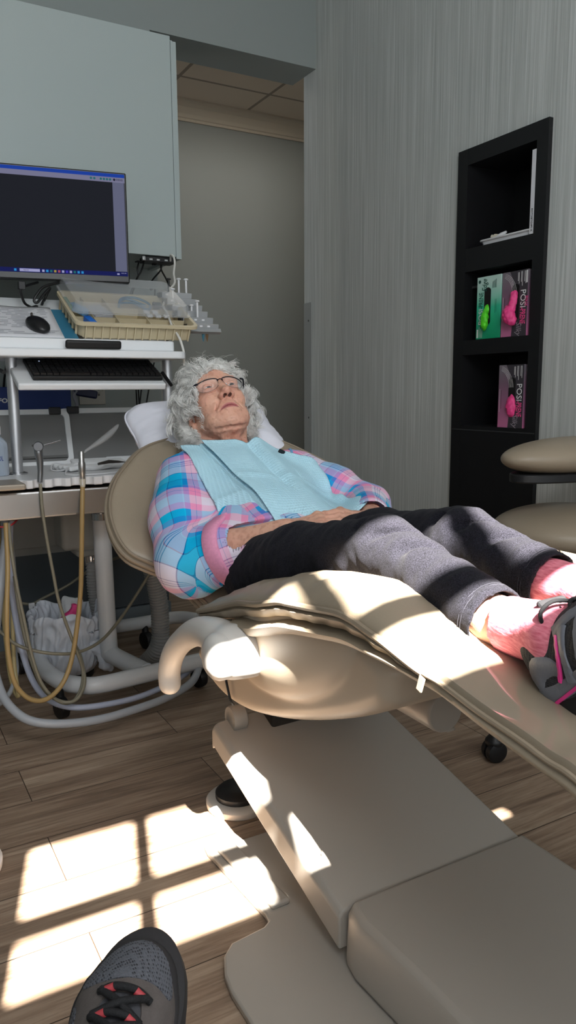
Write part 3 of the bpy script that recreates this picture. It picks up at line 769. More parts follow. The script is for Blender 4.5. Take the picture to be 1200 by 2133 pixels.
def glove_box(y0, y1, z0, label, col, glove, x0=XN + .003, h=.222):
    o = thing('glove_box', (x0 + .04, (y0 + y1) / 2, z0), label, 'glove box', 'cartons of gloves in the niche')
    w = y1 - y0
    body = MB().box2((x0, y0, z0), (x0 + .085, y1, z0 + h)).build('carton', M_GBOX if col == 'g' else M_PBOX, o, smooth=False, bevel=.001)
    F = lambda a, b, d=0: V3(x0 - .0006 - d, y1 - a * w, z0 + b * h)      # a: 0 far edge (left in view) .. 1 near edge, b: up
    hc = .46 if col == 'g' else .55; hw = .14
    op = [(hc + hw * math.cos(t), .52 + (.24 if col == 'g' else .22) * (1 if math.sin(t) > 0 else -1) + .06 * math.sin(t)) for t in np.linspace(0, 2 * PI, 28, endpoint=False)]
    MB().add([F(*p) for p in op], [tuple(range(28))]).build('opening', M_HOLE, o, smooth=False)
    def strip(a0, a1, b0, b1, m, nm='print', d=.0002):
        MB().add([F(a0, b0, d), F(a1, b0, d), F(a1, b1, d), F(a0, b1, d)], [(0, 1, 2, 3)]).build(nm, m, o, smooth=False)
    if col == 'g':
        text_mesh('POSI', .03, lambda x, y, z: F(.2 - y / w, .36 + x / h, z), M_INKW, 'lettering', o, width=.055)
        text_mesh('-PRENE', .03, lambda x, y, z: F(.2 - y / w, .62 + x / h, z), M_INKD, 'lettering', o, width=.058)
        text_mesh('Edge', .034, lambda x, y, z: F(.33 - y / w, .855 + x / h, z), M_INKD, 'lettering', o, width=.045, shear=.35)
        MB().add([F(.11 + .05 * math.cos(t), .925 + .028 * math.sin(t)) for t in np.linspace(0, 2 * PI, 20, endpoint=False)], [tuple(range(20))]).build('round_mark', M_INKD, o, smooth=False)
        for k in range(4): strip(.66 + .045 * k, .68 + .045 * k, .80, .90 + .012 * k, M_INKD)
        strip(.04, .10, .02, .16, M_INKW)
        for k in range(3): strip(.14 + .06 * k, .155 + .06 * k, .02, .20 - .03 * k, M_INKW)
        for k in range(2): strip(.78 + .05 * k, .79 + .05 * k, .40 + .02 * k, .62, M_INKD)
    else:
        MB().add([F(*p) for p in ((.42, .0), (1, 0), (1, 1), (.30, 1), (.45, .85), (.5, .6), (.47, .3))], [tuple(range(7))]).build('dark_panel', M_PGREY, o, smooth=False)
        MB().add([F(*p, .0003) for p in op], [tuple(range(28))]).build('opening', M_HOLE, o, smooth=False)
        text_mesh('POSI', .034, lambda x, y, z: F(.83 + y / w, .565 - x / h, z + .0004), M_INKW, 'lettering', o, width=.058)
        text_mesh('-PRENE', .034, lambda x, y, z: F(.83 + y / w, .305 - x / h, z + .0004), M_INKP, 'lettering', o, width=.055, stroke=.0004)
        if y0 < 1.93 and z0 > 1.1: text_mesh('PINK', .022, lambda x, y, z: F(.95 + y / w, .52 - x / h, z + .0004), M_INKP, 'lettering', o, width=.036)
        text_mesh('Silky', .034, lambda x, y, z: F(.70 + y / w, .12 - x / h, z + .0004), mat('silver_ink', (150, 140, 150), .4), 'lettering', o, width=.05, shear=.35)
        for k, (aa, b0, b1) in enumerate(((.62, .84, .97), (.66, .80, .97), (.74, .82, .98), (.78, .76, .98), (.87, .82, .98), (.91, .79, .98))): strip(aa, aa + .016, b0, b1, M_INKW, d=.0004)
        if z0 > 1.1: strip(.94, .99, .80, .985, M_INKW, d=.0004)
        for k in range(4):
            th = np.linspace(.2, 1.5, 12); cv = np.array([F(.02 + (.42 + .05 * k) * math.sin(t), .62 + (.30 + .02 * k) * math.cos(t), .0004) for t in th]); MB().tube(cv, .0004, 4).build('swirl', M_INKW, o)
        strip(.06, .07, .25, .62, M_INKW); strip(.12, .13, .30, .60, M_HOLE)
    # glove bunched in the slot
    g = glove
    if g:
        V = Vol((x0 - .05, y0 - .01, z0), (x0 + .04, y1 + .01, z0 + h), .003)
        for (a, b, d, r) in g: V.ell(F(a, b, d), (r * .8, r, r * 1.25), k=.012)
        v, f = V.mesh(); v = v + vnormals(v, f) * (.0035 * noise3(v, 95, 3))[:, None]
        mesh_obj('glove', v, f, M_GLG if col == 'g' else M_GLP, o, sharp=0)
gb_y = [(2.049, 2.150), (1.927, 2.046)]
glove_box(2.052, 2.172, 1.1825, 'green carton of gloves with a lime glove poking out, middle niche shelf', 'g', [(.45, .42, .004, .011), (.47, .34, .012, .014), (.5, .26, .016, .014), (.46, .18, .012, .010), (.44, .5, -.005, .012)])
glove_box(1.926, 2.046, 1.1825, 'pink and grey glove carton beside the green one, pink glove hanging out', 'p', [(.55, .62, .008, .014), (.55, .52, .012, .013), (.52, .42, .014, .016), (.42, .34, .024, .018), (.52, .30, .026, .020), (.6, .24, .018, .015), (.35, .42, .014, .010)])
glove_box(1.926, 2.046, .8625, 'single pink and grey glove carton alone on the lowest niche shelf', 'p', [(.55, .46, -.004, .014), (.54, .38, .0, .018), (.56, .30, .0, .018), (.55, .24, -.004, .014)], )

# ================================================================== UPPER CABINET, MONITOR
M_CAB = mat('grey_blue_laminate', (166, 177, 176), .42, spec=.5, bump=.03, bscale=150)
cab = thing('wall_cabinet', (.2, YB, 1.53), 'grey-blue upper cabinet on the wall above the monitor', 'wall cabinet')
MB().box2((-.75, 3.0, 1.535), (1.190, YB, 2.345)).build('carcass', M_CAB, cab, smooth=False)
MB().box2((-.75, 2.978, 1.532), (1.172, 2.999, 2.350)).build('door', M_CAB, cab, smooth=False, bevel=.0012)
MB().box2((1.175, 2.982, 1.526), (1.198, YB - .001, 2.335)).build('side_panel', M_CAB, cab, smooth=False, bevel=.0012)

mon_o = V3(.853, 2.60, 0); mxd = V3(math.cos(math.radians(10)), -math.sin(math.radians(10)), 0); mnd = V3(-math.sin(math.radians(10)), -math.cos(math.radians(10)), 0)
def mo(a, z, d): return mon_o + mxd * a + mnd * d + V3(0, 0, z)          # a from the right edge (negative = left)
RM = np.c_[mxd, -mnd, V3(0, 0, 1)]
W_, Z0, Z1 = .605, 1.3655, 1.7215
mon = thing('monitor', mo(-W_ / 2, Z0, -.02), 'wide black monitor with a dark imaging program on screen', 'monitor')
MB().box(mo(-W_ / 2, (Z0 + Z1) / 2, -.016), (W_, .032, Z1 - Z0), RM).build('housing', mat('monitor_black', (16, 16, 18), .35), mon, smooth=False, bevel=.004)
def emis(name, c, s=1.):
    m, nt, b = nodes_of(name); b.inputs['Base Color'].default_value = (.004, .004, .005, 1); b.inputs['Roughness'].default_value = .6; b.inputs['Specular IOR Level'].default_value = .04
    b.inputs['Emission Color'].default_value = lin(c) + (1,); b.inputs['Emission Strength'].default_value = s; return m
def quad(a0, a1, z0, z1, d, m, nm, par): return MB().add([mo(a0, z0, d), mo(a1, z0, d), mo(a1, z1, d), mo(a0, z1, d)], [(0, 1, 2, 3)]).build(nm, m, par, smooth=False)
scr = quad(-W_ + .007, -.006, Z0 + .022, Z1 - .006, .0005, emis('screen_dark', (24, 26, 33)), 'screen', mon)
zt = Z1 - .006; zb = Z0 + .022
E_BLUE, E_TOOL, E_SIDE, E_TASK = emis('screen_blue', (22, 58, 150)), emis('screen_toolbar', (112, 112, 138)), emis('screen_side', (92, 95, 118)), emis('screen_task', (16, 22, 78))
quad(-W_ + .007, -.006, zt - .011, zt, .001, E_BLUE, 'title_bar', scr); quad(-W_ + .007, -.006, zt - .027, zt - .011, .001, E_TOOL, 'tool_bar', scr)
quad(-.046, -.008, zb + .015, zt - .027, .001, E_SIDE, 'side_bar', scr); quad(-W_ + .007, -.006, zb, zb + .014, .001, E_TASK, 'task_bar', scr)
E_ICON, E_W, E_CY = emis('icon_teal', (30, 96, 100)), emis('icon_white', (150, 150, 190)), emis('icon_cyan', (40, 130, 190))
for a in (-.115, -.104, -.083, -.073, -.063, -.053): MB().add([mo(a + .0038 * math.cos(t), zt - .0185 + .0038 * math.sin(t), .0014) for t in np.linspace(0, 2 * PI, 14, endpoint=False)], [tuple(range(14))]).build('round_icon', E_ICON, scr, smooth=False)
E_INK = emis('screen_ink', (30, 30, 50))
MB().add([mo(-.0395 + .004 * math.cos(t), zt - .0185 + .004 * math.sin(t), .0014) for t in np.linspace(0, 2 * PI, 14, endpoint=False)], [tuple(range(14))]).build('logo_ring', E_INK, scr, smooth=False)
text_mesh('DEXIS', .0085, lambda x, y, z: mo(-.0225 + x, zt - .0185 + y, .0014 + z), E_INK, 'logo_lettering', scr, width=.021)
quad(-.355, -.292, zb + .0025, zb + .0115, .0014, E_W, 'search_field', scr)
text_mesh('Search', .006, lambda x, y, z: mo(-.335 + x, zb + .007 + y, .0016 + z), E_INK, 'search_lettering', scr)
for k, mm in enumerate([E_CY, E_W, E_CY, E_ICON, emis('icon_yellow', (150, 130, 60)), emis('icon_red', (150, 70, 90)), E_W, emis('icon_violet', (60, 50, 160)), E_W, E_ICON, E_CY, E_CY]):
    a = -.372 if k == 0 else -.285 + .0125 * (k - 1)
    quad(a, a + .0075, zb + .003, zb + .0105, .0014, mm, 'task_icon', scr)
text_mesh('10:32 AM', .0045, lambda x, y, z: mo(-.02 + x, zb + .0095 + y, .0014 + z), E_W, 'clock_lettering', scr); quad(-.042, -.034, zb + .004, zb + .009, .0014, E_W, 'task_icon', scr)
MB().box(mo(-.33, 1.53, -.06), (.2, .05, .2), RM).build('rear_cover', M_BLACKP, mon, smooth=False, bevel=.01)
arm_ = MB().tube([mo(-.33, 1.53, -.08), mo(-.33, 1.50, -.3), V3(.53, YB, 1.49)], .022, 12); arm_.build('wall_arm', M_BLACKP, mon)

def cable(name, pts, r, m, label, cat='cable', group=None, n=8, k=6):
    return tag(MB().tube(catmull(pts, k), r, n).build(name, m), label, cat, group)
M_CABB = mat('black_cable', (18, 18, 19), .5); M_CABW = mat('white_cable', (222, 220, 214), .5)
cb = cable('cable', [mo(-.30, 1.36, -.025), (0.4982,2.6200,1.3315), (0.4981,2.6200,1.3045), (0.5077,2.6300,1.2849), (0.5312,2.6600,1.2767), (0.5596,2.7200,1.2679), (.5, 3.0, 1.1), (.5, 3.25, .745)], .0042, M_CABB, 'black plug cable hanging straight down from the left of the monitor', group='monitor leads')
MB().box((0.4987,2.6200,1.3390), (.022, .016, .026)).build('plug', M_BLACKP, cb, bevel=.002)
cable('cable', [mo(-.20, 1.37, -.03), (0.5764,2.6300,1.3433), (0.5469,2.6200,1.3162), (0.5350,2.6200,1.2943), (0.5453,2.6200,1.2888), (0.5704,2.6300,1.3185), (0.5922,2.6400,1.3392), (0.5841,2.6500,1.3215), (0.5757,2.6600,1.3005), (0.5738,2.7000,1.2856), (.55, 3.0, 1.1), (.55, 3.25, .745)], .0045, M_CABB, 'black monitor lead looped in a knot below the screen', group='monitor leads')

# hub under the cabinet with its leads
hb = thing('usb_hub', (1.03, 2.95, 1.5), 'small black USB hub fixed under the wall cabinet', 'hub')
MB().box2((1.045, 2.985, 1.508), (1.175, 3.055, 1.529)).build('housing', M_BLACKP, hb, smooth=False, bevel=.003)
for a in (1.062, 1.092, 1.125): MB().box2((a, 2.983, 1.514), (a + .013, 2.986, 1.520)).build('port', M_CHROME, hb, smooth=False)
MB().box2((1.034, 2.982, 1.510), (1.046, 3.0, 1.528)).build('bracket', M_CHROME, hb, smooth=False, bevel=.002)
cable('cable', [(1.15, 2.984, 1.517), (1.1395,2.9500,1.5338), (1.1396,2.9200,1.5202), (1.1351,2.9000,1.4952), (1.1142,2.8600,1.4487), (1.0937,2.8000,1.4079), (1.0603,2.7500,1.3808), (1.0050,2.6800,1.3476), (0.9853,2.6200,1.3186), (0.9588,2.5700,1.2911), (0.9532,2.5200,1.2638), (0.9461,2.4600,1.2175), (0.9525,2.4100,1.1722), (0.9543,2.3800,1.1242), (0.9652,2.4100,1.0865)], .0040, M_CABW, 'white lead running from the hub down over the clear-lidded tub', k=8)
for pts, lb in (([(1.01, 3.0, 1.505), (1.0299,3.0200,1.5101), (1.0161,3.0000,1.4788), (1.0189,3.0000,1.4515), (1.0100,3.0500,1.4108), (1.0154,3.1000,1.3408), (1.06, 3.2, .95), (1.06, 3.22, .745)], 'leftmost thin black lead of the pair beside the monitor edge'),
            ([(1.02, 3.0, 1.505), (1.0498,3.0200,1.5116), (1.0315,3.0000,1.4707), (1.0126,3.0000,1.4419), (1.0160,3.0500,1.4111), (1.0235,3.1000,1.3411), (1.07, 3.2, .95), (1.07, 3.22, .745)], 'second thin black lead of the pair beside the monitor edge'),
            ([(1.09, 3.03, 1.505), (1.1351,3.0600,1.5179), (1.1362,3.0600,1.4915), (1.1185,3.1000,1.4613), (1.1102,3.1200,1.4401), (1.1221,3.1500,1.4210), (1.1560,3.2000,1.3967), (1.09, 3.25, .95), (1.09, 3.25, .745)], 'thin black lead curving left behind the tub lid'),
            ([(1.10, 3.03, 1.505), (1.1351,3.0600,1.5179), (1.1383,3.0600,1.4917), (1.1750,3.1000,1.4590), (1.1923,3.1200,1.4333), (1.1980,3.1500,1.3936), (1.11, 3.22, .95), (1.11, 3.25, .745)], 'thin black lead curving right behind the tub lid')):
    cable('cable', pts, .0034, M_CABB, lb, group='leads under the cabinet')

# ================================================================== BASE CABINET AND CLUTTER BEHIND THE CART
M_BASE = mat('pale_grey_laminate', (150, 150, 146), .5); M_KICK = mat('slate_blue_laminate', (74, 81, 86), .5); M_COVE = mat('blue_grey_vinyl', (112, 122, 128), .5)
bc = thing('base_cabinet', (.2, 3.15, 0), 'low base cabinet with pale doors and slate kick panel behind the cart', 'base cabinet')
MB().box2((-.7, 3.02, .37), (1.115, YB - .001, .70)).build('carcass', M_BASE, bc, smooth=False)
for k in range(3): MB().box2((.795 - .50 * k - .47, 3.004, .40), (.795 - .50 * k, 3.02, .69)).build('door', M_BASE, bc, smooth=False, bevel=.003)
MB().box2((-.7, 3.03, .105), (1.115, YB - .001, .368)).build('kick_panel', M_KICK, bc, smooth=False)
MB().box2((-.7, 3.022, .0), (1.12, YB - .001, .10)).build('cove_base', M_COVE, bc, smooth=False)
MB().box2((-.7, 2.96, .70), (1.13, YB - .001, .738)).build('worktop', mat('dark_worktop', (84, 84, 84), .4), bc, smooth=False, bevel=.002)

op = thing('outlet_plate', (0.8987,3.3300,0.9876), 'steel outlet plate with two sockets on the wall above the worktop', 'outlet')
MB().box(((0.9018,3.3300,1.0082)[0], YB - .004, (0.9015,3.3300,1.0020)[2]), (.115, .006, .115)).build('plate', mat('satin_plate', (150, 146, 138), .5, .4), op, smooth=False, bevel=.002)
for u in (-.028, .028):
    so = MB().lathe([(.0, .0), (.019, .0), (.02, -.003), (.02, -.006)], ((0.9018,3.3300,1.0082)[0] + u, YB - .0085, (0.9018,3.3300,1.0082)[2] + .006), (0, 1, 0), 6, cap=False).build('socket', mat('socket_grey', (170, 168, 158), .5), op, smooth=False)
    MB().cyl(((0.9018,3.3300,1.0082)[0] + u, YB - .0095, (0.9018,3.3300,1.0082)[2] + .008), ((0.9018,3.3300,1.0082)[0] + u, YB - .0087, (0.9018,3.3300,1.0082)[2] + .008), .010, n=12).build('socket_hole', M_HOLE, so)
    MB().cyl(((0.9018,3.3300,1.0082)[0] + u, YB - .010, (0.9018,3.3300,1.0082)[2] - .022), ((0.9018,3.3300,1.0082)[0] + u, YB - .0075, (0.9018,3.3300,1.0082)[2] - .022), .005, n=10).build('screw', M_DARK, op)

bb = thing('carton', (.52, 3.1, .74), 'navy blue carton lettered in white behind the framed trays', 'carton')
M_NAVY = mat('navy_carton', (22, 52, 118), .5)
MB().box2((.30, 3.06, .739), (.745, 3.16, 1.020)).build('carton_body', M_NAVY, bb, smooth=False, bevel=.002)
text_mesh('CAREFORD', .023, lambda x, y, z: V3(.474 + x, 3.0595 - z, .968 + y), M_INKW, 'lettering', bb, width=.135, stroke=.0008)
tb = thing('tool', (.8, 3.1, .74), 'small dark blue handled gadget standing at the end of the navy carton', 'gadget')
MB().box((.800, 3.055, .995), (.095, .03, .032), roty(.18)).build('head', mat('dark_navy_plastic', (18, 24, 60), .4), tb, smooth=False, bevel=.006)
MB().tube([(.765, 3.05, 1.005), (.755, 3.05, .985), (.765, 3.05, .95), (.755, 3.05, .915), (.75, 3.05, .745)], [.012, .010, .006, .005, .005], 8).build('handle', mat('grey_lever', (140, 140, 150), .4), tb)

# two framed trays leaning against the wall
M_FRAME = mat('white_frame_plastic', (226, 228, 229), .35); M_PANE = mat('grey_tray_panel', (118, 118, 117), .35)
def framed(x0, x1, yb, zb, L, al, label):
    o = thing('framed_tray', ((x0 + x1) / 2, yb, zb), label, 'tray panel', 'framed panels leaning behind the cart')
    d = V3(0, math.sin(al), math.cos(al)); nn = V3(0, -math.cos(al), math.sin(al)); c = V3((x0 + x1) / 2, yb, zb) + d * L / 2; w = x1 - x0
    P_ = lambda p, e: c + V3(p[0], 0, 0) + d * p[1] + nn * e
    oo = rrect(w, L, .03); n = len(oo); ii = rrect(w - .036, L - .036, .016)
    v = [P_(p, 0) for p in oo] + [P_(p, .014) for p in oo] + [P_(p, .014) for p in ii] + [P_(p, .004) for p in ii]
    f = [(l * n + k, l * n + (k + 1) % n, (l + 1) * n + (k + 1) % n, (l + 1) * n + k) for l in range(3) for k in range(n)] + [tuple(range(n))[::-1]]
    mesh_obj('frame', v, f, M_FRAME, o, sharp=40)
    MB().add([P_(p, .0045) for p in ii], [tuple(range(n))]).build('panel', M_PANE, o, smooth=False)
    return o, P_, w
o, P_, w_ = framed(.33, .665, 2.74, .738, .205, .25, 'left white-framed grey panel leaning behind the steel post')
MB().box(P_((w_ / 2 - .05, .095), .018), (.04, .02, .026)).build('clip', M_BLACKP, o, smooth=False, bevel=.003)
MB().add([P_((-w_ / 2 + .02, -.072), .016), P_((w_ / 2 - .02, -.072), .016), P_((w_ / 2 - .02, -.062), .006), P_((-w_ / 2 + .02, -.062), .006)], [(0, 1, 2, 3)]).build('ledge', M_PANE, o, smooth=False)
o, P_, w_ = framed(.625, 1.06, 2.76, .740, .205, .28, 'right white-framed grey panel leaning between post and pillow')
MB().box(P_((-w_ / 2 + .06, .095), .018), (.042, .02, .026)).build('clip', M_BLACKP, o, smooth=False, bevel=.003)
bk_ = tag(MB().box((.99, 2.79, .752), (.40, .06, .022)).build('stapled_binder', M_PAPERW, smooth=False, bevel=.002), 'white flat binder lying behind the instrument cover', 'binder')

# ================================================================== ROLLING CART
M_WTUBE = mat('white_enamel', (206, 208, 210), .3, spec=.5)
cart = thing('instrument_cart', (.6, 2.5, 0), 'white tubular instrument cart with steel band, left of the chair', 'cart')
MB().box2((.02, 2.285, .632), (.80, 2.72, .712)).build('steel_band', M_STEEL, cart, smooth=False, bevel=.006)
# white top with scalloped holder notches along the front
fr = []
xs_ = np.linspace(.02, .845, 166)
for xx in xs_:
    yy = 2.27 + .05 * max(0, (xx - .74) / .1) ** 2
    for hx in (.395, .448, .505, .556, .592, .652): yy = max(yy, 2.27 + math.sqrt(max(0, .016 ** 2 - (xx - hx) ** 2)) * 1.2)
    fr.append((xx, yy))
poly = fr + [(.86, 2.40), (.86, 2.76), (.02, 2.76)]
MB().prism(poly, lambda p, d: (p[0], p[1], d), .722, .747).build('top', M_WHITE, cart, smooth=False, bevel=.002, seg=1)
base_t = MB().tube(catmull([(0.5072,2.8724,0.1000), (0.4773,2.6441,0.1000), (0.4689,2.4719,0.1000), (0.4896,2.3386,0.1000), (0.5330,2.2719,0.1000), (0.5923,2.2416,0.1000), (0.7365,2.2550,0.1000), (0.9294,2.2784,0.1000), (1.05, 2.29, .1)], 6), .027, 16); base_t.build('front_base_tube', M_WTUBE, cart)
MB().tube(catmull([(0.5072,2.8724,0.1000), (.50, 2.78, .1), (.60, 2.80, .1), (.85, 2.79, .1), (1.05, 2.79, .1), (1.12, 2.72, .1)], 6), .025, 14).build('rear_base_tube', M_WTUBE, cart)
MB().tube(catmull([(.688, 2.497, .585), (.690, 2.497, .4), (.694, 2.495, .13), (.70, 2.48, .105), (.72, 2.40, .1), (.75, 2.27, .1)], 6), .030, 18).build('column', M_WTUBE, cart)
MB().lathe([(.027, 0), (.033, .002), (.033, .024), (.027, .026), (.027, .034), (.036, .036), (.036, .062), (.028, .064), (.028, .08)], (.688, 2.497, .575), (0, 0, 1), 28).build('clamp_collar', M_CHROME, cart)
MB().ell((.645, 2.49, .63), (.018, .014, .016)).build('clamp_knob', M_BLACKP, cart)
MB().cyl((.39, 2.5, .622), (.39, 2.5, .633), .022, n=20).build('bumper', M_WHITE, cart)
MB().tube([(.395, 2.62, .64), (.40, 2.62, .40), (.43, 2.65, .13), (.465, 2.66, .1)], .026, 14).build('rear_column', M_WTUBE, cart)
def caster(c, parent, r=.034, twin=False):
    c = V3(*c); o = MB().lathe([(r * .6, -.014), (r * .95, -.013), (r, -.008), (r, .008), (r * .95, .013), (r * .6, .014)], (c[0], c[1], r), (1, .25, 0), 24).build('caster', M_BLACKP, parent)
    MB().tube([(c[0], c[1], r), (c[0], c[1] + .01, .07), (c[0], c[1] + .01, .092)], [.016, .013, .012], 10).build('fork', M_BLACKP, o); return o
for c in ((.478, 2.285, 0), (.945, 2.30, 0), (.92, 2.77, 0), (.44, 2.74, 0)): caster(c, cart)
MB().box2((-.1, 2.15, .735), (.39, 2.29, .752)).build('side_tray', mat('tan_metal', (150, 140, 126), .4, .3), cart, smooth=False, bevel=.005)

# handpieces in their notches
def ph(u, v, yy): return None
hp = thing('dental_handpiece', (0.4565,2.2800,0.7451), 'grey metal syringe handpiece with thin bent tip in the cart holder', 'handpiece', 'handpieces in the cart holder')
MB().tube(catmull([(0.4523,2.2810,0.7396), (0.4552,2.2810,0.7663), (0.4558,2.2810,0.8015), (0.4532,2.2810,0.8269), (0.4543,2.2810,0.8464)], 5), np.interp(np.linspace(0, 1, 21), [0, .3, .75, 1], [.008, .0085, .0125, .011]), 16).build('body', mat('satin_metal', (150, 152, 155), .3, .9), hp)
MB().lathe([(.0125, -.008), (.0145, -.005), (.0145, .005), (.0125, .008)], (0.4530,2.2750,0.8440), (.3, 1, 0), 20).build('head', mat('satin_grey_head', (120, 121, 124), .45, .8), hp)
MB().tube([(0.4650,2.2800,0.8460), (0.4885,2.2800,0.8507), (0.5181,2.2800,0.8594)], [.0026, .0022, .0018], 8).build('tip', M_CHROME, hp)
MB().box((0.4420,2.2800,0.8469), (.012, .008, .006)).build('lever', M_DARK, hp, bevel=.001)
h2 = thing('suction_handpiece', (0.5770,2.2800,0.7374), 'short steel suction handpiece holding a clear plastic sleeve', 'handpiece', 'handpieces in the cart holder')
MB().lathe([(.0085, 0), (.0095, .005), (.0095, .018), (.0105, .02), (.0105, .05), (.0085, .056), (.0085, .085), (.006, .088)], (0.5773,2.2810,0.7373), (0, 0, 1), 20).build('body', M_STEEL, h2)
MB().lathe([(.0075, -.02), (.0095, -.004), (.0095, .004)], (0.5773,2.2810,0.7373), (0, 0, 1), 20).build('tail', M_CREAM, h2)
M_CLEAR = mat('clear_film', (235, 238, 240), .08, alpha=.18, spec=.8)
bag = []
for i, (u, wv) in enumerate(((0, .012), (.12, .013), (.3, .020), (.5, .028), (.7, .034), (.85, .034), (.95, .026), (1., .01))):
    p = V3(*(0.5843,2.2810,0.8209)) + (V3(*(0.6852,2.2600,0.8890)) - V3(*(0.5843,2.2810,0.8209))) * u; row = []
    for t in np.linspace(0, 2 * PI, 15)[:-1]: row.append(p + V3(.45, 0, .75) * wv * .8 * math.cos(t) * (1 + .12 * math.sin(5 * t + 9 * u)) + V3(0, -1, .2) * wv * .5 * math.sin(t))
    bag.append(row)
mb = MB(); B = np.array(bag); mb.grid(np.concatenate([B, B[:, :1]], 1)); tag(mb.build('plastic_sleeve', M_CLEAR), 'clear crinkled plastic sleeve over the suction handpiece', 'plastic sleeve')
# papers, mask and tools on the cart top
M_MASK = mat('mask_white', (220, 221, 222), .8, bump=.4, bscale=90)
mk = thing('face_mask', (.66, 2.5, .748), 'folded white face mask with ear loops on the cart top', 'face mask')
V = Vol((.52, 2.36, .735), (.80, 2.66, .80), .004); V.rbox((.655, 2.50, .757), (.10, .06, .007), .006, rotz(.25), k=0); V.rbox((.695, 2.53, .766), (.085, .05, .006), .005, rotz(-.1) @ rotx(.05), k=.004); v, f = V.mesh(); v[:, 2] += .003 * np.sin(v[:, 1] * 210); mesh_obj('mask_body', v, f, M_MASK, mk)
MB().tube(catmull([(.58, 2.44, .765), (.545, 2.36, .752), (.56, 2.32, .750), (.60, 2.31, .750), (.66, 2.315, .750), (.74, 2.36, .752), (.765, 2.45, .765)], 6), .0022, 6).build('ear_loop', M_WHITE, mk)
MB().tube(catmull([(.585, 2.50, .765), (.55, 2.53, .77), (.535, 2.50, .752), (.56, 2.46, .752), (.60, 2.46, .768)], 6), .0022, 6).build('ear_loop', M_WHITE, mk)
tag(MB().tube([(.66, 2.40, .772), (.70, 2.42, .776), (.735, 2.43, .773), (.76, 2.44, .770)], [.004, .006, .004, .001], 8).build('scaler', M_DARK), 'slim dark pointed instrument lying on the face mask', 'instrument')

# cleaning bottle at the left edge
M_BOT = mat('translucent_bottle', (178, 190, 205), .3, trans=.25)
bt = thing('spray_bottle', (0.3722,2.5474,0.7470), 'pale bottle with white cap and blue lettering at the cart edge', 'bottle')
bx_ = V3(.362, 2.46, .748)
MB().lathe([(.034, 0), (.036, .004), (.036, .088), (.034, .10), (.024, .112), (.0165, .118), (.0165, .125)], bx_, (0, 0, 1), 36).build('bottle_body', M_BOT, bt)
MB().lathe([(.0175, .124), (.0185, .126), (.0185, .148), (.017, .152), (.008, .153)], bx_, (0, 0, 1), 32).build('cap', M_WHITE, bt)
def cylfn(x, y, z): a = x / .036 - .95 + .55; ang = -PI / 2 + a; return bx_ + V3((.0364 + z) * math.cos(ang), (.0364 + z) * math.sin(ang), .053 + y)
text_mesh('ALCOHOL', .021, cylfn, mat('navy_ink', (35, 50, 130), .5), 'lettering', bt, width=.062)

# ---- desk riser with tilted top
M_RIS = mat('white_riser', (224, 226, 228), .35)
al = .47
def TL(a, b, c): return V3(a, 2.42 + b * math.cos(al) - c * math.sin(al), 1.150 + b * math.sin(al) + c * math.cos(al))
RT = rotx(al)
ris = thing('desk_riser', (.66, 2.55, .748), 'white desk riser with steel posts and sloping top standing on the cart', 'desk riser')
ol = rrect(.60, .40, .03, 5, .655, 2.545)
MB().prism(ol, lambda p, d: (p[0], p[1], d), 1.103, 1.127).build('board', M_RIS, ris, smooth=False, bevel=.005, seg=3)
MB().prism(rrect(.585, .05, .012, 4, .628, 2.395), lambda p, d: (p[0], p[1], d), 1.126, 1.160).build('ledge', M_RIS, ris, smooth=False, bevel=.006, seg=3)
MB().add([TL(*p) for p in ((.34, -.01, 0), (.92, -.01, 0), (.92, .36, 0), (.34, .36, 0), (.34, -.01, -.012), (.92, -.01, -.012), (.92, .36, -.012), (.34, .36, -.012))], [(0, 1, 2, 3), (7, 6, 5, 4), (0, 4, 5, 1), (1, 5, 6, 2), (2, 6, 7, 3), (3, 7, 4, 0)]).build('sloping_top', M_RIS, ris, smooth=False)
M_SATIN = mat('satin_post', (196, 197, 200), .42, .85)
for xx in (.426, .93):
    MB().cyl((xx, 2.475, .747), (xx, 2.475, 1.104), .0165, n=24).build('post', M_SATIN, ris)
    MB().lathe([(.03, 0), (.03, .004), (.02, .007)], (xx, 2.475, .747), (0, 0, 1), 24).build('foot', M_CHROME, ris)
MB().tube([(.40, 2.45, 1.06), (.38, 2.62, 1.09)], .006, 8).build('brace', M_BLACKP, ris); MB().tube([(.885, 2.40, 1.06), (.93, 2.44, 1.02)], .006, 8).build('brace', M_BLACKP, ris)
ta = .40
def KT(a, b, c): return V3(a, 2.345 + b * math.cos(ta) - c * math.sin(ta), 1.026 + b * math.sin(ta) + c * math.cos(ta))
RK = rotx(ta)
MB().box(KT(.648, .10, -.011), (.457, .21, .022), RK).build('keyboard_tray', M_RIS, ris, smooth=False, bevel=.006, seg=3)
wrst = tag(MB().box((.650, 2.352, 1.142), (.172, .014, .026), rotx(.25)).build('wrist_rest', mat('black_gel', (20, 20, 21), .55), smooth=True, bevel=.007, seg=3), 'black gel wrist rest leaning on the white riser ledge', 'wrist rest')
kb = thing('keyboard', KT(.66, .09, 0), 'black keyboard on the sliding tray under the riser', 'keyboard')
MB().box(KT(.668, .095, .008), (.405, .155, .014), RK).build('keyboard_base', mat('keyboard_black', (14, 14, 15), .5), kb, smooth=False, bevel=.003)
mb = MB()
for r_ in range(6):
    for c_ in range(21):
        if r_ == 0 and 3 < c_ < 9: continue
        mb.box(KT(.478 + .019 * c_, .034 + .0215 * r_, .018), (.0155, .0165, .006), RK)
    if r_ == 0: mb.box(KT(.478 + .019 * 6, .034, .018), (.090, .0165, .006), RK)
tag(mb.build('keys', mat('key_black', (22, 22, 24), .45), kb, smooth=False), kind='stuff')
MB().box(KT(.505, .125, .0215), (.004, .004, .001), RK).build('indicator', emis('led', (200, 220, 255), .6), kb, smooth=False)

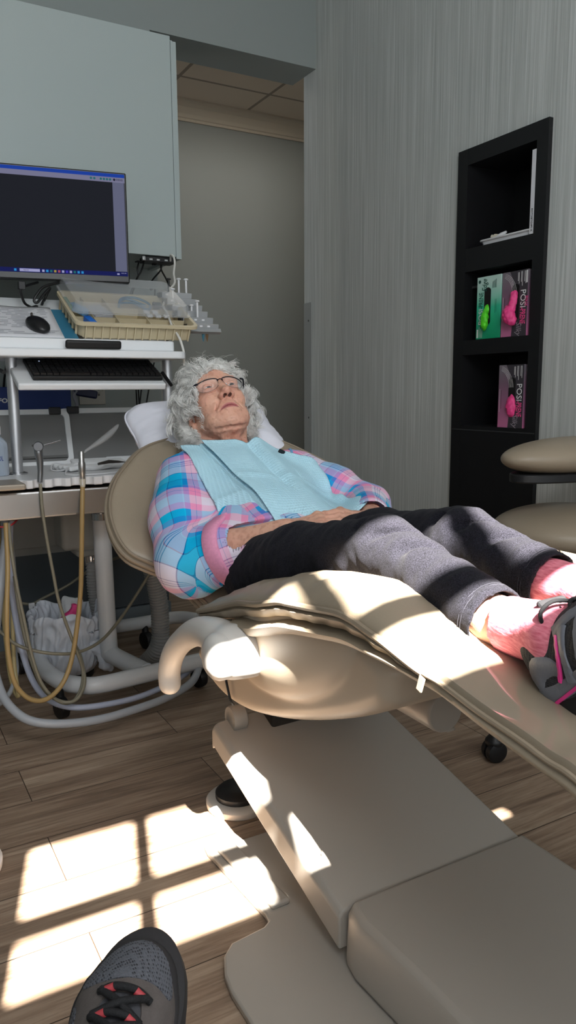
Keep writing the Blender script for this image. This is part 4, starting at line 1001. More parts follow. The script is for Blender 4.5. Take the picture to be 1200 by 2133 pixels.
# papers, folder and mouse on the slope
fo = tag(MB().box(TL(.535, .12, .006), (.21, .245, .009), RT).build('folder', mat('black_folder', (22, 24, 28), .5), smooth=False, bevel=.002), 'black folder under the paper sheet on the sloping top', 'folder')
fo2 = tag(MB().box(TL(.520, .118, .0125), (.205, .235, .003), RT).build('folder', mat('teal_folder', (52, 120, 150), .5), smooth=False), 'teal blue folder between the paper and the black folder', 'folder')
sh = thing('paper_sheet', TL(.47, .12, .015), 'printed white paper form under the mouse', 'paper')
pg = [[TL(.36 + .218 * i / 10 + .008 * j / 10, .0 + .245 * j / 10, .0155 + .0015 * math.sin(i * .9) * (j / 10)) for j in range(11)] for i in range(11)]
G = np.array(pg); mb = MB(); mb.grid(G); nn_ = V3(0, -math.sin(al), math.cos(al)); pp = mb.build('sheet', M_PAPERW, sh)
md = pp.modifiers.new('solid', 'SOLIDIFY'); md.thickness = .001
M_INKG = mat('grey_print', (120, 122, 132), .8); RNG2 = random.Random(5)
mb = MB()
for r_ in range(17):
    b = .02 + .0122 * r_; a0 = .365
    while a0 < .555:
        L_ = RNG2.uniform(.015, .07)
        if RNG2.random() < .8: mb.box(TL(min(a0 + L_ / 2, .55), b, .0175 + .0012), (min(L_, .56 - a0), .0016, .0004), RT)
        a0 += L_ + RNG2.uniform(.004, .02)
tag(mb.build('print', M_INKG, sh, smooth=False), kind='stuff')
ms = thing('computer_mouse', TL(.51, .06, .018), 'black computer mouse on the paper sheet', 'mouse')
V = Vol((.45, 2.34, 1.12), (.58, 2.60, 1.30), .003); c_ = TL(.512, .072, .026); V.ell(c_, (.032, .052, .021), RT @ rotz(.25), k=0); v, f = V.mesh(); hgt = (v - TL(0, 0, 0)) @ nn_; v -= np.minimum(hgt - .0175, 0)[:, None] * nn_; mesh_obj('mouse_body', v, f, mat('mouse_black', (20, 20, 22), .35), ms)
MB().lathe([(.005, -.003), (.007, -.002), (.007, .002), (.005, .003)], TL(.500, .108, .043), (1, 0, 0), 14).build('scroll_wheel', M_DARK, ms)

# storage tub, dividers, lid and contents
M_TUB = mat('ivory_plastic', (206, 192, 160), .4, var=.06)
M_LID = mat('clear_lid', (200, 203, 205), .15, alpha=.42, spec=.6)
tx0, tx1, tL, tH = .612, 1.022, .275, .058
def TT(a, b, c): return TL(a, b + .012, c + .004)
tub = thing('storage_tub', TT((tx0 + tx1) / 2, tL / 2, 0), 'ivory compartment tub tilted on the riser top', 'tub')
cx_, cy_ = (tx0 + tx1) / 2, tL / 2
def ringm(name, rings, m, parent, closed_bottom=True, fn=TT):
    n = len(rings[0]); v = [fn(*p) for r_ in rings for p in r_]
    f = [(l * n + k, l * n + (k + 1) % n, (l + 1) * n + (k + 1) % n, (l + 1) * n + k) for l in range(len(rings) - 1) for k in range(n)]
    if closed_bottom: f += [tuple(range(n))[::-1]]
    f += [tuple(range((len(rings) - 1) * n, len(rings) * n))] if closed_bottom == 2 else []
    return mesh_obj(name, v, f, m, parent, sharp=40)
def rr(dx, dz, r=.022): return [(p[0], p[1], dz) for p in rrect(tx1 - tx0 - 2 * dx, tL - 2 * dx, r, 5, cx_, cy_)]
ringm('tub_body', [rr(.020, 0), rr(.012, tH - .010), rr(.0, tH - .010), rr(.0, tH), rr(.010, tH), rr(.012, tH - .004), rr(.016, .004)], M_TUB, tub, 2)
for k in range(14):
    a = tx0 + .035 + k * .0265; MB().box(TT(a, .010, tH / 2 - .004), (.004, .006, tH - .014), RT).build('rib', M_TUB, tub, smooth=False)
for k in range(6): MB().box(TT(tx0 + .010, .03 + .043 * k, tH / 2 - .004), (.006, .004, tH - .014), RT).build('rib', M_TUB, tub, smooth=False)
for a in (.69, .765, .87, .95): MB().box(TT(a, tL / 2, .025), (.003, tL - .04, .042), RT).build('divider', M_TUB, tub, smooth=False)
for b in (.09, .18): MB().box(TT(cx_, b, .023), (tx1 - tx0 - .04, .003, .038), RT).build('divider', M_TUB, tub, smooth=False)
lid = thing('tub_lid', TT(cx_, .2, tH), 'clear plastic lid sitting askew on the ivory tub', 'lid')
def LF(a, b, c): return TT(a, b + .055, c + tH + .006)
ringm('lid_skirt', [rr(.004, .0), rr(.004, .004), rr(.012, .004), rr(.018, .034)], M_LID, lid, 0, LF)
MB().add([LF(*p) for p in rr(.018, .034)], [tuple(range(len(rr(0, 0))))]).build('lid_top', M_LID, lid, smooth=False)
M_TEAL = mat('teal_tubing', (70, 130, 165), .3, alpha=.75)
tg = tag(MB().tube(catmull([TT(.80, .18, .045), TT(.82, .22, .06), TT(.87, .23, .062), TT(.91, .20, .055), TT(.90, .17, .045), TT(.85, .19, .058), TT(.81, .205, .05), TT(.84, .225, .058), TT(.90, .19, .05)], 7), .0042, 8).build('tubing_coil', M_TEAL), 'coil of teal blue tubing inside the tub', 'tubing')
def item(nm, c, sz, m, label, cat, ang=0.):
    return tag(MB().box(TT(*c), sz, RT @ rotz(ang)).build(nm, m, smooth=False, bevel=.002), label, cat, 'supplies in the tub')
item('cartridge', (.672, .055, .035), (.022, .055, .03), mat('bright_blue', (35, 110, 205), .35), 'bright blue cartridge in the front left of the tub', 'cartridge', .2)
item('holder', (.725, .045, .022), (.07, .025, .022), mat('black_rubber', (28, 28, 32), .6), 'black rubber holder at the tub front', 'holder')
item('packet', (.66, .16, .04), (.025, .07, .02), mat('blue_white_packet', (120, 165, 205), .4), 'pale blue packet lying at the tub left side', 'packet', .5)
item('packet', (.635, .20, .04), (.012, .08, .02), mat('green_packet', (70, 130, 85), .4), 'green packet against the back left of the tub', 'packet')
item('sachet', (.72, .15, .036), (.07, .09, .016), mat('grey_sachet', (185, 186, 190), .4), 'grey foil sachet in the middle of the tub', 'sachet', .3)
item('tape_roll', (.945, .205, .045), (.03, .03, .02), mat('dark_grey_roll', (80, 84, 90), .5), 'dark grey roll beside the tubing coil', 'roll')
for k in range(5):
    a, b = .885 + .03 * (k % 3), .11 + .035 * (k // 3)
    item('blister', (a, b, .047), (.02, .018, .008), M_WHITE, ['white tablet blister in the right half of the tub, front row first', 'white tablet blister in the right half of the tub, front row second', 'white tablet blister in the right half of the tub, front row third', 'white tablet blister in the right half of the tub, back row first', 'white tablet blister in the right half of the tub, back row second'][k], 'blister')

# stepped bur rack standing off the right end
rk = thing('step_rack', (1.0854,2.5000,1.2156), 'silver six-step instrument rack right of the tub', 'rack')
M_ALU = mat('anodised_aluminium', (178, 180, 182), .35, .55)
for k in range(6):
    p = V3(*(1.0733,2.4800,1.2186)) + V3(-.004 - .008 * k, .028 * k, .0235 * k); wl = .112
    st = MB().box(p + V3(0, 0, .0), (wl, .006, .021), rotx(.2)).build('step', M_ALU, rk, smooth=False, bevel=.0008)
    MB().box(p + V3(0, .017, .009), (wl, .03, .002), rotx(.1)).build('step_top', M_ALU, rk, smooth=False)
    MB().box(p + V3(-wl / 2 - .004, .012, .0), (.008, .03, .016)).build('end_cap', M_BLACKP, rk, smooth=False)
    if k == 0: MB().box(p + V3(0, -.006, -.0145), (wl * 1.08, .014, .014), rotx(-.5)).build('front_lip', M_ALU, rk, smooth=False)
    for a in (-.028, .0, .028)[:3 if k < 2 else 1]: MB().box(p + V3(a - .01, -.0035, .002), (.010, .001, .006)).build('label_window', M_WHITE, rk, smooth=False)
def pin(k, a, hgt, m, label):
    p = V3(*(1.0733,2.4800,1.2186)) + V3(-.004 - .008 * k + a, .028 * k + .008, .0235 * k + .010)
    o = thing('plastic_pin', p, label, 'pin', 'pins in the step rack')
    MB().lathe([(.0036, -.012), (.0036, hgt - .003), (.0075, hgt - .002), (.0085, hgt), (.0085, hgt + .002), (.005, hgt + .004)], p, (0, 0, 1), 12).build('shaft', m, o)
pin(5, -.025, .046, M_BLACKP, 'black plastic pin on the top step of the rack'); pin(5, .012, .048, M_WHITE, 'white pin on the top step, beside the black pin'); pin(5, .040, .048, M_WHITE, 'white pin at the right end of the top step')
pin(4, -.030, .032, M_WHITE, 'short white pin on the second step from top'); pin(1, .002, .055, M_WHITE, 'tall white pin low on the rack'); pin(2, .0, .02, M_WHITE, 'short white pin on the middle step')
for u, m, lb in ((423, mat('teal_handle', (45, 110, 130), .4), 'teal pointed tool hanging under the rack'), (432, mat('brown_handle', (110, 80, 40), .4), 'brown pointed tool hanging under the rack')):
    p = V3(*(1.0720,2.4900,1.2144)) + V3((u - 423) * .0016, 0, 0); tag(MB().tube([p, p - V3(0, 0, .026), p - V3(0, 0, .045)], [.005, .005, .001], 8).build('pointed_tool', m), lb, 'tool', 'tools under the step rack')
MB().tube([V3(*(1.0733,2.4800,1.2186)) + V3(-.02, .07, .05), V3(*(1.0733,2.4800,1.2186)) + V3(-.08, .10, -.02), (.93, 2.62, 1.125)], .006, 8).build('stand', M_BLACKP, rk)

# ---- waste bin with a white liner
bin_c = V3(.585, 2.63, 0)
wb = thing('waste_bin', bin_c, 'waste bin lined with a crinkled white bag between the cart tubes', 'waste bin')
MB().lathe([(.080, 0), (.085, .004), (.098, .15), (.094, .15), (.082, .01)], bin_c, (0, 0, 1), 32).build('bin', M_BLACKP, wb)
prof_ = catmull([(.090, .03, 0), (.108, .06, 0), (.122, .11, 0), (.126, .16, 0), (.125, .20, 0), (.128, .228, 0), (.1235, .246, 0), (.116, .236, 0), (.112, .20, 0), (.108, .14, 0), (.09, .10, 0), (.02, .09, 0)], 6)[:, :2]
th_ = np.linspace(0, 2 * PI, 181); rows = []
for i, (rr_, zz) in enumerate(prof_):
    q = np.c_[np.cos(th_) * 1.0, np.sin(th_) * 1.0, np.full(181, zz * 9)]
    nz1 = noise3(q * V3(1.6, 1.6, .55), 1.7, 3.); nz2 = noise3(q * V3(3, 3, 1) + V3(0, 0, 1) * (3 * np.sin(th_))[:, None], 2.2, 8.)
    d_ = .011 * np.abs(nz1) * 1.6 - .006 + .0065 * (1 - np.abs(nz2) * 3.2).clip(-.4, 1)
    if rr_ < .1: d_ = d_ * .3
    rows.append(bin_c + np.c_[(rr_ + d_) * np.cos(th_), (rr_ + d_) * np.sin(th_), zz + (.010 * np.sin(3 * th_ + 1) + .006 * np.sin(7 * th_)) * (zz > .19)])
M_BAG = mat('white_bin_liner', (206, 210, 218), .38, bump=.5, bscale=60, spec=.5)
bg_ = MB(); bg_.grid(np.array(rows)); o = bg_.build('liner', M_BAG, wb, sharp=0)
kn = Vol((.62, 2.46, .02), (.76, 2.60, .17), .004); kn.chain([(.655, 2.535, .125), (.672, 2.52, .10), (.682, 2.515, .06), (.70, 2.515, .045)], [.030, .014, .020, .012], k=.008); v, f = kn.mesh(); v += vnormals(v, f) * (.004 * noise3(v, 60))[:, None]; mesh_obj('liner_knot', v, f, M_BAG, wb)
V = Vol((.48, 2.53, .16), (.72, 2.72, .34), .004); V.rbox((.60, 2.63, .235), (.012, .045, .05), .008, rotz(.5) @ roty(.3), k=0); v, f = V.mesh(); v += vnormals(v, f) * (.006 * noise3(v, 40))[:, None]
tag(mesh_obj('crumpled_tissue', v, f, M_MASK), 'crumpled white tissue sticking out of the bin', 'tissue')
V = Vol((.48, 2.50, .16), (.70, 2.72, .32), .004); V.rbox((.585, 2.575, .232), (.035, .012, .018), .006, roty(-.6), k=0); V.rbox((.60, 2.58, .25), (.012, .014, .024), .006, roty(.3), k=.006); v, f = V.mesh(); v += vnormals(v, f) * (.004 * noise3(v, 60))[:, None]
tag(mesh_obj('pink_glove', v, f, M_GLP), 'crumpled pink glove thrown in the bin', 'glove')

# ---- suction unit and corrugated hoses
M_UNIT = mat('ivory_grey_plastic', (165, 164, 158), .45); M_CORR = mat('grey_corrugated', (150, 150, 148), .5)
su = thing('suction_unit', (.70, 2.72, .42), 'pale grey suction housing hanging behind the cart column', 'suction unit')
V = Vol((.55, 2.60, .38), (.85, 2.86, .64), .006); V.rbox((.68, 2.72, .53), (.09, .07, .085), .02, k=0); V.rbox((.70, 2.72, .455), (.06, .06, .04), .015, k=.01); v, f = V.mesh(); mesh_obj('housing', v, f, M_UNIT, su)
for z_ in (.44, .455, .47): MB().tube(np.array([(p[0], p[1], z_) for p in rrect(.124, .124, .016, 4, .70, 2.72)]), .003, 6, closed=True).build('rib', M_UNIT, su)
MB().lathe([(.026, 0), (.028, .01), (.028, .03)], (.70, 2.70, .385), (0, 0, 1), 20).build('hose_clamp', M_CHROME, su)
s2 = thing('suction_unit', (1.0, 2.75, .42), 'second pale grey suction housing low behind the chair back', 'suction unit')
V = Vol((.80, 2.60, .30), (1.14, 2.86, .62), .006); V.rbox((.97, 2.74, .47), (.10, .07, .11), .02, k=0); V.rbox((.955, 2.73, .365), (.05, .05, .03), .015, k=.01); v, f = V.mesh(); mesh_obj('housing', v, f, M_UNIT, s2)
def corrugated(pts, r, label):
    c = catmull(pts, 60); s = np.concatenate([[0], np.cumsum(np.linalg.norm(np.diff(c, axis=0), axis=1))]); n = int(s[-1] / .0026); t = np.linspace(0, s[-1], n); q = np.c_[[np.interp(t, s, c[:, k]) for k in range(3)]].T
    return tag(MB().tube(q, r * (1 + .085 * np.sign(np.sin(t * 2 * PI / .0105))), 18).build('corrugated_hose', M_CORR), label, 'hose', 'corrugated hoses')
corrugated([(.705, 2.70, .40), (0.6982,2.6800,0.3576), (0.7001,2.6800,0.2857), (0.7090,2.6800,0.2120), (.735, 2.70, .10), (.75, 2.74, .03)], .023, 'grey corrugated hose partly hidden behind the white cart column')
corrugated([(0.8463,2.4800,0.4148), (0.8612,2.4800,0.3442), (0.8742,2.4800,0.2641), (0.8768,2.4800,0.1846), (0.8729,2.4800,0.1232), (0.8585,2.5000,0.0715), (0.8375,2.5600,0.0148)], .030, 'thick grey corrugated hose hanging below the chair back')

# ---- slim hoses and cables around the cart
M_TAN = mat('tan_hose', (168, 140, 92), .4); M_TAN2 = mat('yellowed_hose', (176, 158, 112), .4); M_GREYH = mat('grey_hose', (168, 172, 178), .4); M_BLUEH = mat('blue_grey_hose', (180, 186, 205), .4); M_OLIVE = mat('olive_grey_hose', (128, 122, 105), .45); M_REDC = mat('red_cable', (150, 30, 35), .5)
def hose(pts, r, m, label): return cable('hose', pts, r, m, label, 'hose', 'slim hoses on the cart', 10, 8)
hose([(0.4536,2.2820,0.7337), (0.4525,2.2700,0.6612), (0.4580,2.2600,0.5762), (0.4683,2.2500,0.4754), (0.4781,2.2400,0.3883), (0.4969,2.2300,0.3064), (0.5165,2.2200,0.2354), (0.5333,2.2200,0.1670), (0.5231,2.2000,0.1225), (0.4950,2.1800,0.0931), (0.4644,2.1700,0.0929), (0.4312,2.1700,0.1194), (0.4020,2.1800,0.1691), (0.3838,2.2000,0.2536), (0.3732,2.2200,0.3509), (0.3627,2.2400,0.4479), (0.3574,2.2600,0.5440), (0.3610,2.3000,0.6222)], .0048, M_OLIVE, 'thin olive hose falling from the syringe handpiece in a long loop')
hose([(0.5767,2.2820,0.7197), (0.5648,2.2600,0.6240), (0.5558,2.2500,0.5237), (0.5447,2.2400,0.4085), (0.5225,2.2200,0.2975), (0.4992,2.2000,0.2177), (0.4704,2.1800,0.1627), (0.4295,2.1600,0.1293), (0.3866,2.1500,0.1246), (0.3483,2.1500,0.1501), (0.3243,2.1600,0.1988), (0.3175,2.1800,0.2859), (0.3249,2.2000,0.3920), (0.3428,2.2500,0.5052), (0.3530,2.3000,0.6229)], .0072, M_TAN, 'tan hose falling from the suction handpiece in a deep loop')
hose([(0.3661,2.4000,0.6142), (0.3626,2.3800,0.5659), (0.3468,2.3600,0.4973), (0.3288,2.3300,0.4175), (0.3066,2.3000,0.3108), (0.2896,2.2600,0.2230), (0.2902,2.2000,0.1704), (0.3064,2.1400,0.1313), (0.3470,2.0900,0.0988), (0.4201,2.0700,0.0785), (0.5282,2.0700,0.0650), (0.6521,2.1000,0.0583), (0.7734,2.1400,0.0574), (0.8788,2.2000,0.0658), (0.9522,2.3000,0.0854)], .0125, M_GREYH, 'thick grey hose sweeping along the floor in front of the cart')
hose([(0.3907,2.4500,0.6046), (0.3786,2.4300,0.5104), (0.3746,2.4100,0.4081), (0.3761,2.3800,0.3079), (0.3845,2.3300,0.1981), (0.4038,2.2700,0.1225), (0.4403,2.2200,0.0842), (0.5055,2.2000,0.0591), (0.6081,2.2000,0.0489), (0.7225,2.2200,0.0456), (0.8522,2.2600,0.0589), (0.9460,2.3200,0.0716)], .0095, M_BLUEH, 'bluish grey hose looping beneath the front cart tube')
hose([(0.3770,2.3600,0.4490), (0.3796,2.3300,0.3507), (0.3891,2.3000,0.2521), (0.3991,2.2500,0.1832), (0.4176,2.2000,0.1293), (0.4578,2.1700,0.0988), (0.4999,2.1700,0.0987), (0.5324,2.2000,0.1358), (0.5366,2.2500,0.1951), (0.5316,2.3000,0.2272)], .0055, M_OLIVE, 'thin grey-green hose looped over the cart corner')
hose([(0.3093,2.3000,0.3104), (0.3518,2.2800,0.2645), (0.4015,2.2600,0.2394), (0.4685,2.2500,0.2198), (0.5355,2.2600,0.2107), (0.6143,2.3000,0.2206), (0.6968,2.3600,0.2626), (0.7849,2.4200,0.3339), (0.8526,2.4600,0.4010)], .0050, M_OLIVE, 'thin olive hose slung across the bin up to the chair back')
hose([(.40, 2.62, .64), (0.3741,2.5000,0.4353), (0.3719,2.4600,0.3189), (0.3725,2.4200,0.2038), (0.3673,2.3800,0.1387), (0.3392,2.3300,0.0994), (0.3084,2.3000,0.0832), (0.2792,2.2800,0.0774)], .0075, M_GREYH, 'grey hose curling down at the far left of the cart')
hose([(.38, 2.62, .64), (0.3587,2.5000,0.4215), (0.3527,2.4600,0.2903), (0.3506,2.4200,0.1762), (0.3483,2.3600,0.1180), (0.3558,2.3000,0.0913), (0.3569,2.3400,0.1771), (0.3654,2.3800,0.2943), (0.3925,2.5000,0.4488), (.42, 2.60, .64)], .0065, M_TAN2, 'yellowed hose hanging in a tight loop at the cart left')
hose([(0.4741,2.9000,0.2178), (0.5188,2.9000,0.2075), (0.5622,2.9000,0.2238), (0.6546,2.9000,0.2603), (0.7696,2.9000,0.3224), (0.8869,2.9000,0.3514), (0.9661,2.9000,0.3384)], .0055, M_OLIVE, 'grey cable sagging across the slate kick panel')
cable('cable', [(0.3299,2.3000,0.6138), (0.3524,2.3000,0.6130), (0.3715,2.3000,0.6184), (0.3891,2.3200,0.6282)], .003, M_REDC, 'short red cable under the steel band')
tag(MB().box((0.5148,2.8800,0.2055), (.022, .012, .022)).build('cable_clip', M_WHITE, smooth=False, bevel=.003), 'small white clip on the cable across the kick panel', 'clip')

# ================================================================== THE WOMAN IN THE CHAIR
RH = np.array([[-.990, -.130, -.054], [.068, -.774, .630], [-.124, .620, .775]]); RH, _ = np.linalg.qr(RH); RH *= np.sign(np.array([-RH[0, 0], -RH[1, 1], RH[2, 2]]))[None] * np.array([1, 1, 1])
TH = V3(.817, 1.82, .947)
def HD(p): return TH + np.asarray(p, float) @ RH.T          # head space (right, forward, up) -> world
woman = thing('person', (.80, 1.30, .62), 'elderly woman with curly white hair reclining in the dental chair, plaid shirt and black trousers', 'person')

# ---------------- head and neck
H = Vol((-.096, -.118, -.175), (.096, .128, .128), .0016)
H.ell((0, -.012, .030), (.070, .092, .084), k=0)
H.ell((0, .022, .052), (.062, .064, .050), k=.02)
H.ell((0, .026, -.025), (.057, .060, .075), k=.02)
for s in (1, -1):
    H.cap((s * .052, -.005, -.042), (s * .018, .059, -.077), .0165, .0155, k=.03)      # jaw
    H.ell((s * .040, .055, -.008), (.020, .022, .022), k=.022)                        # cheek bone
    H.ell((s * .036, .048, -.058), (.019, .021, .017), k=.02)                         # jowl
    H.cap((s * .046, .066, .040), (s * .014, .079, .037), .009, .009, k=.016)         # brow
H.ell((0, .070, -.0775), (.019, .016, .0135), k=.016)                                   # chin
H.ell((0, .064, -.048), (.030, .024, .026), k=.018)                                   # muzzle
for s in (1, -1): H.ell((s * .031, .094, .020), (.0175, .018, .0125), k=.014, mode='s')   # sockets
H.chain([(0, .076, .034), (0, .088, .012), (0, .1015, -.012)], [.0085, .0085, .0105], k=.012)   # nose
H.ell((0, .1040, -.0135), (.0120, .0115, .0095), k=.008)
for s in (1, -1):
    H.ell((s * .0135, .092, -.0185), (.0085, .0120, .0082), k=.006)
    H.cap((s * .018, .084, -.022), (s * .033, .070, -.052), .0012, .0022, k=.009, mode='s')    # fold beside the mouth
    H.cap((s * .030, .069, -.058), (s * .026, .062, -.078), .001, .002, k=.008, mode='s')
    H.ell((s * .0066, .0985, -.0262), (.0046, .0080, .0062), k=.002, mode='s')                # nostril
# eyelids
for s in (1, -1):
    c = V3(s * .031, .0695, .0205)
    H.ell(c, (.0150, .0135, .0128), k=.006)
    th = np.linspace(-.95, .95, 7)
    up_ = [c + V3(math.sin(t) * .0145, math.cos(t) * .0132 - .0005, .0048 * math.cos(t) ** 1.2 + .0012) for t in th]
    lo_ = [c + V3(math.sin(t) * .0140, math.cos(t) * .0128 - .0005, -.0062 * math.cos(t) - .0003) for t in th]
    H.chain(up_, [.0022] * 7, k=.003); H.chain(lo_, [.0018] * 7, k=.003)
    H.ell(c + V3(0, .0062, -.0012), (.0110, .0088, .0050), k=.0015, mode='s')               # eye opening
    bagp = [c + V3(math.sin(t) * .0165, math.cos(t) * .012 - .001, -.0135 * math.cos(t) + .001) for t in th]
    H.chain(bagp, [.0026] * 7, k=.008)
# mouth
ml = lambda x, y, z: (x, y - 9.5 * x * x, z)
xs_m = np.linspace(-.0245, .0245, 9)
H.chain([ml(x, .0845, -.0425 - 8. * x * x) for x in xs_m], [.0022 + .0022 * (1 - (x / .0245) ** 2) for x in xs_m], k=.005)
H.chain([ml(x, .0830, -.0528 - 6.0 * x * x) for x in xs_m], [.0020 + .0028 * (1 - (x / .0245) ** 2) for x in xs_m], k=.005)
H.chain([ml(x * 1.12, .0885, -.0468 - 13. * x * x) for x in xs_m], [.0016] * 9, k=.002, mode='s')
# neck, cords
H.chain([(0, -.030, -.045), (0, -.045, -.115), (0, -.060, -.172)], [.050, .050, .058], k=.022)
for s in (1, -1):
    H.chain([(s * .016, .026, -.088), (s * .014, .008, -.115), (s * .012, -.004, -.165)], [.010, .008, .008], k=.014)
    H.chain([(s * .055, -.02, -.055), (s * .034, -.006, -.12), (s * .016, .0, -.17)], [.012, .011, .010], k=.012)
H.chain([(x, .066 - 10 * x * x, -.0985 + 6 * x * x) for x in np.linspace(-.045, .045, 9)], [.0014] * 9, k=.010, mode='s')
for z_, y_ in ((-.108, .010), (-.128, .001)): H.chain([(x, y_ - 6 * x * x, z_ + 2 * x * x) for x in np.linspace(-.045, .045, 7)], [.001] * 7, k=.006, mode='s')
# ears
for s in (1, -1):
    Re = rotz(s * -.35) @ rotx(-.15)
    H.ell((s * .0745, -.012, .002), (.0085, .0185, .0310), Re, k=.005)
    H.ell((s * .0815, -.009, .003), (.0060, .0105, .0200), Re, k=.004, mode='s')
    H.chain([(s * .0835, -.018, .022), (s * .085, -.027, .004), (s * .082, -.022, -.016)], [.0028, .0030, .0028], k=.003)
    H.ell((s * .0745, -.004, -.0305), (.0065, .0095, .0105), k=.005)
    H.ell((s * .0800, .003, -.004), (.0035, .0045, .0065), k=.003)
hv, hf = H.mesh(); hv = relax(hv, hf, 1, .4); hn = vnormals(hv, hf)
# fine creases: crow's feet, cheek lines, forehead and neck crepe
x_, y_, z_ = hv.T; fr_ = np.clip((y_ - .0) / .04, 0, 1)
w1 = noise3(hv * V3(1, 1, 2.6), 75, 2.); w2 = noise3(hv * V3(2.2, 1, 1), 105, 5.); w3 = noise3(hv, 32, 8.)
lipm = np.exp(-(((x_ / .026) ** 2 + ((z_ + .0475) / .012) ** 2) ** 2)) * (y_ > .05)
hv = hv + hn * ((.0009 * w1 + .0006 * w2 + .0008 * w3) * (1 - lipm) * np.where(z_ < -.09, 1.5, 1))[:, None]
def skin_cols(P, extra=None):
    n1 = noise3(P, 28, 1.); n2 = noise3(P, 90, 4.); n3 = noise3(P, 160, 9.)
    base = np.tile(np.array(lin((214, 166, 143))), (len(P), 1)); red = np.array(lin((196, 128, 110))); spot = np.array(lin((150, 98, 74)))
    a = np.clip(.4 + .9 * n1, 0, 1)[:, None] * .42; c = base * (1 - a) + red * a
    sp = np.clip((n2 - .30) * 5, 0, 1)[:, None] * .22; c = c * (1 - sp) + spot * sp
    sp = np.clip((n3 - .40) * 7, 0, 1)[:, None] * .25; return c * (1 - sp) + spot * sp
hc = skin_cols(hv)
def blend(c, m, col): m = np.clip(m, 0, 1)[:, None]; return c * (1 - m) + np.array(lin(col)) * m
x_, y_, z_ = hv.T
lip = (np.abs(x_) < .0245) * (y_ > .06) * np.clip(1.25 - ((x_ / .0245) ** 2 + ((z_ + .0475 + 8 * x_ ** 2) / .0066) ** 2), 0, 1) * 2
hc = blend(hc, lip * .75, (176, 104, 104))
hc = blend(hc, np.exp(-((np.abs(x_) - .031) / .018) ** 2 - ((z_ - .008) / .010) ** 2) * (y_ > .05) * .4, (168, 108, 100))
hc = blend(hc, np.exp(-((np.abs(x_) - .030) / .015) ** 2 - ((z_ - .043 + 8 * (np.abs(x_) - .03) ** 2) / .0035) ** 2) * (y_ > .05) * .5, (170, 150, 138))
hc = blend(hc, np.exp(-((np.abs(x_) - .012) / .012) ** 2 - ((z_ + .018) / .014) ** 2) * (y_ > .085) * .35, (190, 110, 96))
hc = blend(hc, (z_ < -.10) * .25, (190, 120, 100))
for s in (1, -1): hc = blend(hc, (((x_ - s * .0066) / .0050) ** 2 + ((y_ - .0985) / .0085) ** 2 + ((z_ + .0235) / .0042) ** 2 < 1) * .9, (58, 26, 22))  # shade inside the nostrils, painted into the skin colour
hc = blend(hc, np.exp(-(x_ / .030) ** 6 - ((z_ + .0468 + 13. * x_ ** 2 / 1.25) / .0011) ** 2) * (y_ > .062) * .75, (92, 44, 42))  # crease shade between the lips, painted into the skin colour
hw = HD(hv)

# ---------------- hands and forearms
A = Vol((.55, 1.10, .58), (1.16, 1.60, .84), .0024)
def unit(v): v = np.asarray(v, float); return v / np.linalg.norm(v)
nails = []
def hand(wrist, d, up, thumb_side, curl, spread=.10, sc=1., thumb_curl=.5):
    """d: towards the fingers, up: back of the hand, thumb_side: +-1 along cross(d, up)"""
    d = unit(d); up = unit(np.asarray(up, float) - d * (d @ np.asarray(up, float))); sd = np.cross(d, up) * thumb_side
    w = np.asarray(wrist, float)
    R_ = np.c_[sd, d, up]
    A.ell(w + d * .045 * sc, (.034 * sc, .046 * sc, .0125 * sc), R_, k=.012)
    A.ell(w + d * .012 * sc, (.026 * sc, .03 * sc, .0165 * sc), R_, k=.014)
    for i, (o_, L_, r_) in enumerate(((.026, .078, .0086), (.009, .088, .0088), (-.009, .080, .0084), (-.0255, .064, .0074))):
        a = o_ / .026 * spread; fd = unit(d * math.cos(a) + sd * math.sin(a)); k0 = w + d * (.078 - .10 * abs(o_ - .006)) * sc + sd * o_ * sc + up * .002
        A.ell(k0 + up * .003, (.0098 * sc, .011 * sc, .0095 * sc), R_, k=.007)
        A.cap(w + d * .03 * sc + sd * o_ * .6 * sc + up * .006, k0 + up * .006, .0035, .0035, k=.006)          # tendon
        p = k0; ang = curl[i] * .35; rr_ = r_ * sc
        for j, fr in enumerate((.45, .31, .24)):
            dd = fd * math.cos(ang) - up * math.sin(ang); q = p + dd * L_ * fr * sc
            A.cap(p, q, rr_ * (1.0 - .06 * j), rr_ * (.96 - .08 * j), k=.0035); A.ell(q, (rr_ * .98,) * 3, k=.003)
            if j == 2: nails.append((q + up * rr_ * .55 * math.cos(ang) + dd * .001, dd, up * math.cos(ang) + fd * math.sin(ang)))
            p = q; ang += curl[i] * .65
    t0 = w + d * .022 * sc + sd * .022 * sc - up * .004; t1 = t0 + unit(d * .6 + sd * .75 - up * .15) * .036 * sc; t2 = t1 + unit(d * .95 + sd * (.35 - thumb_curl * .5) - up * .1) * .032 * sc; t3 = t2 + unit(d * 1. + sd * (.1 - thumb_curl * .6) - up * .2) * .024 * sc
    A.cap(t0, t1, .0125 * sc, .0105 * sc, k=.010); A.cap(t1, t2, .0100 * sc, .0088 * sc, k=.004); A.cap(t2, t3, .0090 * sc, .0074 * sc, k=.003)
    nails.append((t3 + up * .005, t3 - t2, up))
RE, RW, RK = V3(.600, 1.475, .640), V3(*(0.7350,1.3184,0.7169)), V3(*(0.8100,1.2843,0.7369))
LE, LW, LK = V3(1.065, 1.50, .715), V3(*(0.9400,1.2952,0.7234)), V3(*(0.8550,1.2889,0.7381))
A.chain([RE, RE * .55 + RW * .45 + V3(0, 0, .004), RW], [.043, .036, .0255], k=.012)
A.chain([LE, LE * .5 + LW * .5, LW], [.042, .034, .025], k=.012)
for o_ in (-.012, .0, .013): A.cap(RE * .5 + RW * .5 + V3(o_, 0, .030), RW + V3(o_ * .6, 0, .021), .004, .0035, k=.007)
